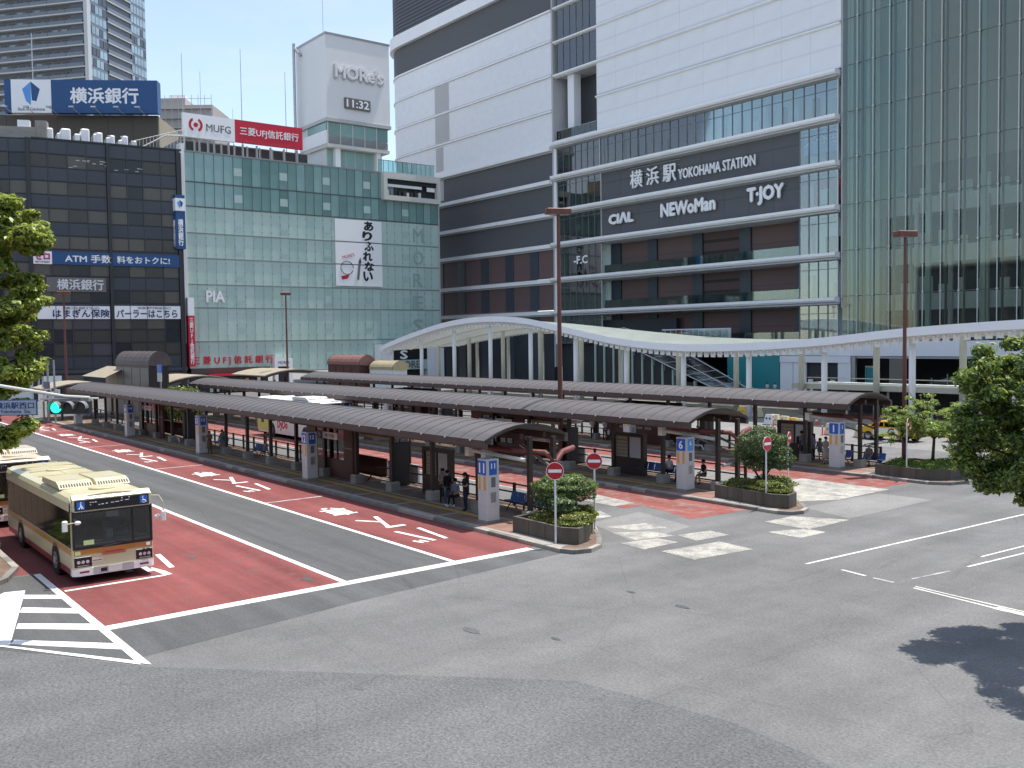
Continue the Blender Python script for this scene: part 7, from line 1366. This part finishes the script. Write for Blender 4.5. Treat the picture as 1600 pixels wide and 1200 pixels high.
def person(label, pose, loc, rotz, top, legs, shoe='shoe_dark', sleeve='short', short=False, hair='short', scale=1.0, group=None, skirt=None):
    vs, fs, lab, J = body(pose); t = thing('person', label, 'person', loc, rotz, group); mats = ['skin', top, legs, shoe]; idx = []
    for k, tt in lab:
        if k == 'torso': m = 1
        elif k == 'uarm': m = 1 if (sleeve == 'long' or tt < 0.62) else 0
        elif k == 'farm': m = 1 if sleeve == 'long' and tt < 0.9 else 0
        elif k in ('hips', 'thigh'): m = 2
        elif k == 'shin': m = 0 if short else 2
        elif k == 'foot': m = 3
        else: m = 0
        idx.append(m)
    idx += [0] * (len(fs) - len(idx)); me = bpy.data.meshes.new('body'); me.from_pydata(vs, [], fs)
    for q in mats: me.materials.append(MATS[q])
    me.polygons.foreach_set('material_index', idx); me.polygons.foreach_set('use_smooth', [True] * len(fs)); me.update(); put(me, 'body', t)
    H = Vector(J['head'][:3]); b_ = MB().ell(H + Vector((0, 0.022, 0.028)), (.108, .108, .098), 14, 8)
    if hair == 'long': b_.ell(H + Vector((0, 0.06, -0.10)), (.095, .06, .17), 12, 8)
    if hair == 'bun': b_.ell(H + Vector((0, 0.10, 0.06)), (.045, .045, .045), 10, 6)
    b_.build('hair', 'hair_black', t, smooth=True); e = MB()
    for s in (-1, 1): e.ell(H + Vector((s * .034, -0.088, 0.0)), (.012, .008, .007), 6, 4)
    e.ell(H + Vector((0, -0.084, -0.058)), (.024, .008, .006), 6, 4); e.build('face_features', 'hair_black', t)
    if skirt:
        z = J['pelvis'][2]; n = 16; P = []
        for zz, r in ((z + .14, .14), (z, .17), (z - .25, .20), (z - .5, .23)): P += [((r + .012 * math.sin(q * 4)) * math.cos(2 * math.pi * q / n), (r * .85) * math.sin(2 * math.pi * q / n), zz) for q in range(n)]
        MB().add(P, [(k * n + q, k * n + (q + 1) % n, (k + 1) * n + (q + 1) % n, (k + 1) * n + q) for k in range(3) for q in range(n)]).build('skirt', skirt, t, smooth=True)
    t.scale = (scale,) * 3; return t
def at_foot(u, v): p = atz(u, v, 0.15); return (p[0], p[1], 0.15)
FACE = math.atan2(FW[1], FW[0]) + math.pi / 2 + math.pi       # faces the camera when rot = FACE + pi ; helper
def fr(deg): return math.atan2(-0.6, 0.8) + math.pi / 2 + math.radians(deg)   # 0 = towards the camera
G = 'people waiting on the platforms'
person('woman in grey top standing at the back, left of the pylon marked 11', 'phone', at_foot(692, 786), fr(20), 'cloth_grey', 'cloth_black', group=G, hair='long', scale=.97)
person('man in a black shirt and light jeans by the timetable board at stop 11', 'point', at_foot(699, 790.5), fr(40), 'cloth_black', 'cloth_denim', 'shoe_white', group=G, scale=.98, sleeve='long')
person('person in a light blue top sitting between two standing men at stop 11', 'sit', at_foot(713, 790), fr(-30), 'cloth_lightblue', 'cloth_black', 'shoe_white', group=G)
person('man in black t shirt looking at a phone just left of the pylon marked 11', 'phone', at_foot(728, 799), fr(-60), 'cloth_black', 'cloth_navy', group=G, scale=1.03)
tag(MB().tube([(0, 0, .40), (0, 0, .45)], .19, 14).tube([(-.12, -.12, 0), (-.1, -.1, .4)], .015, 5).tube([(.12, -.12, 0), (.1, -.1, .4)], .015, 5).tube([(.12, .12, 0), (.1, .1, .4)], .015, 5).tube([(-.12, .12, 0), (-.1, .1, .4)], .015, 5).build('stool', 'steel_dark', None, at_foot(713, 789)), 'small dark stool under the sitting person at stop 11', 'stool')
person('person in a white top sitting on the bench right of the pylon marked 11', 'sit', (-32.9, 26.75, 0.13), 0.3, 'cloth_white', 'cloth_darkgrey', group=G, hair='long')
person('woman in a brown outfit with hands at her face beside the pylon marked 13', 'phone', at_foot(328, 709.5), fr(10), 'cloth_olive', 'cloth_olive', group=G, hair='long', scale=.95, skirt='cloth_brown')
person('woman in a light grey coat with a black bag, second from the pylon marked 13', 'phone', at_foot(348, 707), fr(-25), 'cloth_grey', 'cloth_grey', 'shoe_white', group=G, hair='short', scale=.95, skirt='cloth_grey', sleeve='long')
p = at_foot(352, 707); tag(MB().cham(-.16, .16, -.08, .08, .85, 1.25, .05).tube([(-.1, 0, 1.2), (-.05, -.1, 1.42), (.05, -.1, 1.42)], .015, 5).build('shoulder_bag', 'cloth_black', None, p), 'black bag on the shoulder of the woman in the light grey coat', 'bag')
person('woman walking in pale trousers in front of the yellow rear of the white bus', 'walk', at_foot(415, 713), fr(80), 'cloth_olive', 'cloth_tan', group=G, scale=.98)
person('man in a white shirt sitting on the middle platform bench', 'sit', (-35.75, 38.9, 0.14), 0.15, 'cloth_white', 'cloth_black', group=G, scale=1.02)
person('child sized person in a pale top sitting beside the man in the white shirt', 'sit', (-34.85, 38.85, 0.13), 0.1, 'cloth_tan', 'cloth_black', group=G, scale=.9)
person('man in a black shirt and shorts sitting right of the post on the middle platform', 'sit', (-33.3, 38.9, 0.14), -0.3, 'cloth_black', 'cloth_olive', group=G, short=True)
person('person with a brown jacket standing by the board on the middle platform', 'stand', (-38.4, 39.0, 0.15), fr(100), 'cloth_brown', 'cloth_black', group=G)
person('woman in beige top and navy trousers, leftmost of the standing trio', 'phone', at_foot(926, 686), fr(170), 'cloth_tan', 'cloth_navy', group=G)
person('man in white shirt in the middle of the standing trio behind the middle canopy', 'phone', at_foot(925 + 20, 688), fr(30), 'cloth_white', 'cloth_black', group=G, scale=1.02)
person('woman in grey with long hair, rightmost of the standing trio', 'stand', at_foot(940 + 17, 687), fr(-40), 'cloth_grey', 'cloth_brown', group=G, hair='long', scale=.94)
p = at_foot(951, 687.5); tag(MB().cham(-.13, .13, -.06, .06, .42, .78, .04).tube([(-.06, 0, .76), (0, 0, .9), (.06, 0, .76)], .012, 5).build('plastic_bag', 'cloth_white', None, p), 'white plastic bag hanging from the hand of the man in the white shirt', 'bag')
person('man with a black backpack, grey t shirt and shorts at stop 1', 'stand', at_foot(1253, 717.5), fr(-150), 'cloth_grey', 'cloth_darkgrey', 'shoe_white', group=G, short=True, scale=1.04)
p = at_foot(1248, 717.5); tag(MB().cham(-.17, .17, -.1, .1, .98, 1.46, .07).cham(-.12, .12, -.15, -.1, 1.0, 1.25, .02).build('backpack', 'cloth_black', None, p, (0, 0, fr(30))), 'black backpack on the man in the grey t shirt at stop 1', 'backpack')
person('person in a blue grey top behind the post at stop 1', 'stand', at_foot(1272, 719), fr(-90), 'cloth_lightblue', 'cloth_black', group=G, hair='long', scale=.96)
person('person sitting in a patterned grey dress at stop 1', 'sit', at_foot(1281, 716.5), fr(-10), 'cloth_grey', 'cloth_grey', group=G, hair='long', skirt=None)
person('woman in a long tan dress with hands raised, nearest to the pylon marked 1', 'phone', at_foot(1290, 725.5), fr(20), 'cloth_tan', 'cloth_tan', group=G, hair='bun', scale=.97, skirt='cloth_tan', sleeve='long')
person('person in grey sitting on the bench right of the pylon marked 1', 'sit', (-31.4, 51.45, 0.14), 0.2, 'cloth_grey', 'cloth_grey', group=G)
for (x, y, r, a, b_, lab) in ((-84.2, 105.8, 2.2, 'cloth_brown', 'cloth_black', 'distant walker in brown in front of the teal wall'), (-79.5, 105.6, 0.6, 'cloth_white', 'cloth_black', 'left one of two distant walkers in white in front of the teal wall'), (-78.3, 105.6, 0.9, 'cloth_white', 'cloth_navy', 'right one of two distant walkers in white in front of the teal wall'), (-108.5, 76.5, 1.0, 'cloth_black', 'cloth_black', 'distant walker in black beside the second white column'), (-88.0, 72.0, 1.0, 'cloth_white', 'cloth_navy', 'distant walker in white behind the rusty centre lamp'), (-96.8, 72, 0.4, 'cloth_white', 'cloth_black', 'distant walker in white between white columns'), (-66, 52.0, 1.0, 'cloth_white', 'cloth_black', 'person in white on the farthest platform, left of the centre'), (-65.0, 51.3, 2.0, 'cloth_navy', 'cloth_black', 'person in navy on the farthest platform beside the one in white')):
    person(lab, 'walk', (x, y, 0.0 if y > 53 or y < 50 else 0.15), r, a, b_, group='distant pedestrians')
# ------------------------------------------------------------------ office blocks across the square, behind the viewpoint (seen in the glass)
stripes('opposite_wall', (0.50, 0.49, 0.46), (0.12, 0.14, 0.16), 'Z', 3.6, 0.45); stripes('opposite_wall_b', (0.36, 0.33, 0.30), (0.05, 0.06, 0.07), 'Z', 3.2, 0.45)
for x0, x1, y0, y1, h, m, lab in ((-150, -95, -75, -50, 27, 'opposite_wall', 'grey office block opposite, out of frame to the left'), (-88, -40, -80, -48, 34, 'opposite_wall_b', 'brown office block opposite the station'), (-34, 20, -82, -52, 24, 'opposite_wall', 'pale office block opposite the station, behind the viewpoint'), (45, 75, -40, 20, 32, 'opposite_wall_b', 'brown office block at the street behind the viewpoint'), (50, 80, 28, 90, 26, 'opposite_wall', 'pale office block at the right end of the street')):
    t = thing('office_block', lab, 'building', (x0, y0, 0), 0); bx('wall', m, t, 0, x1 - x0, 0, y1 - y0, 0, h); bx('roof_edge', 'concrete', t, -0.3, x1 - x0 + 0.3, -0.3, y1 - y0 + 0.3, h, h + 0.8)
    for i in range(int((x1 - x0) / 6)): bx('pier', 'concrete', t, 2 + i * 6, 2.8 + i * 6, y1 - y0, y1 - y0 + 0.3, 0, h)
print('p7 ok')
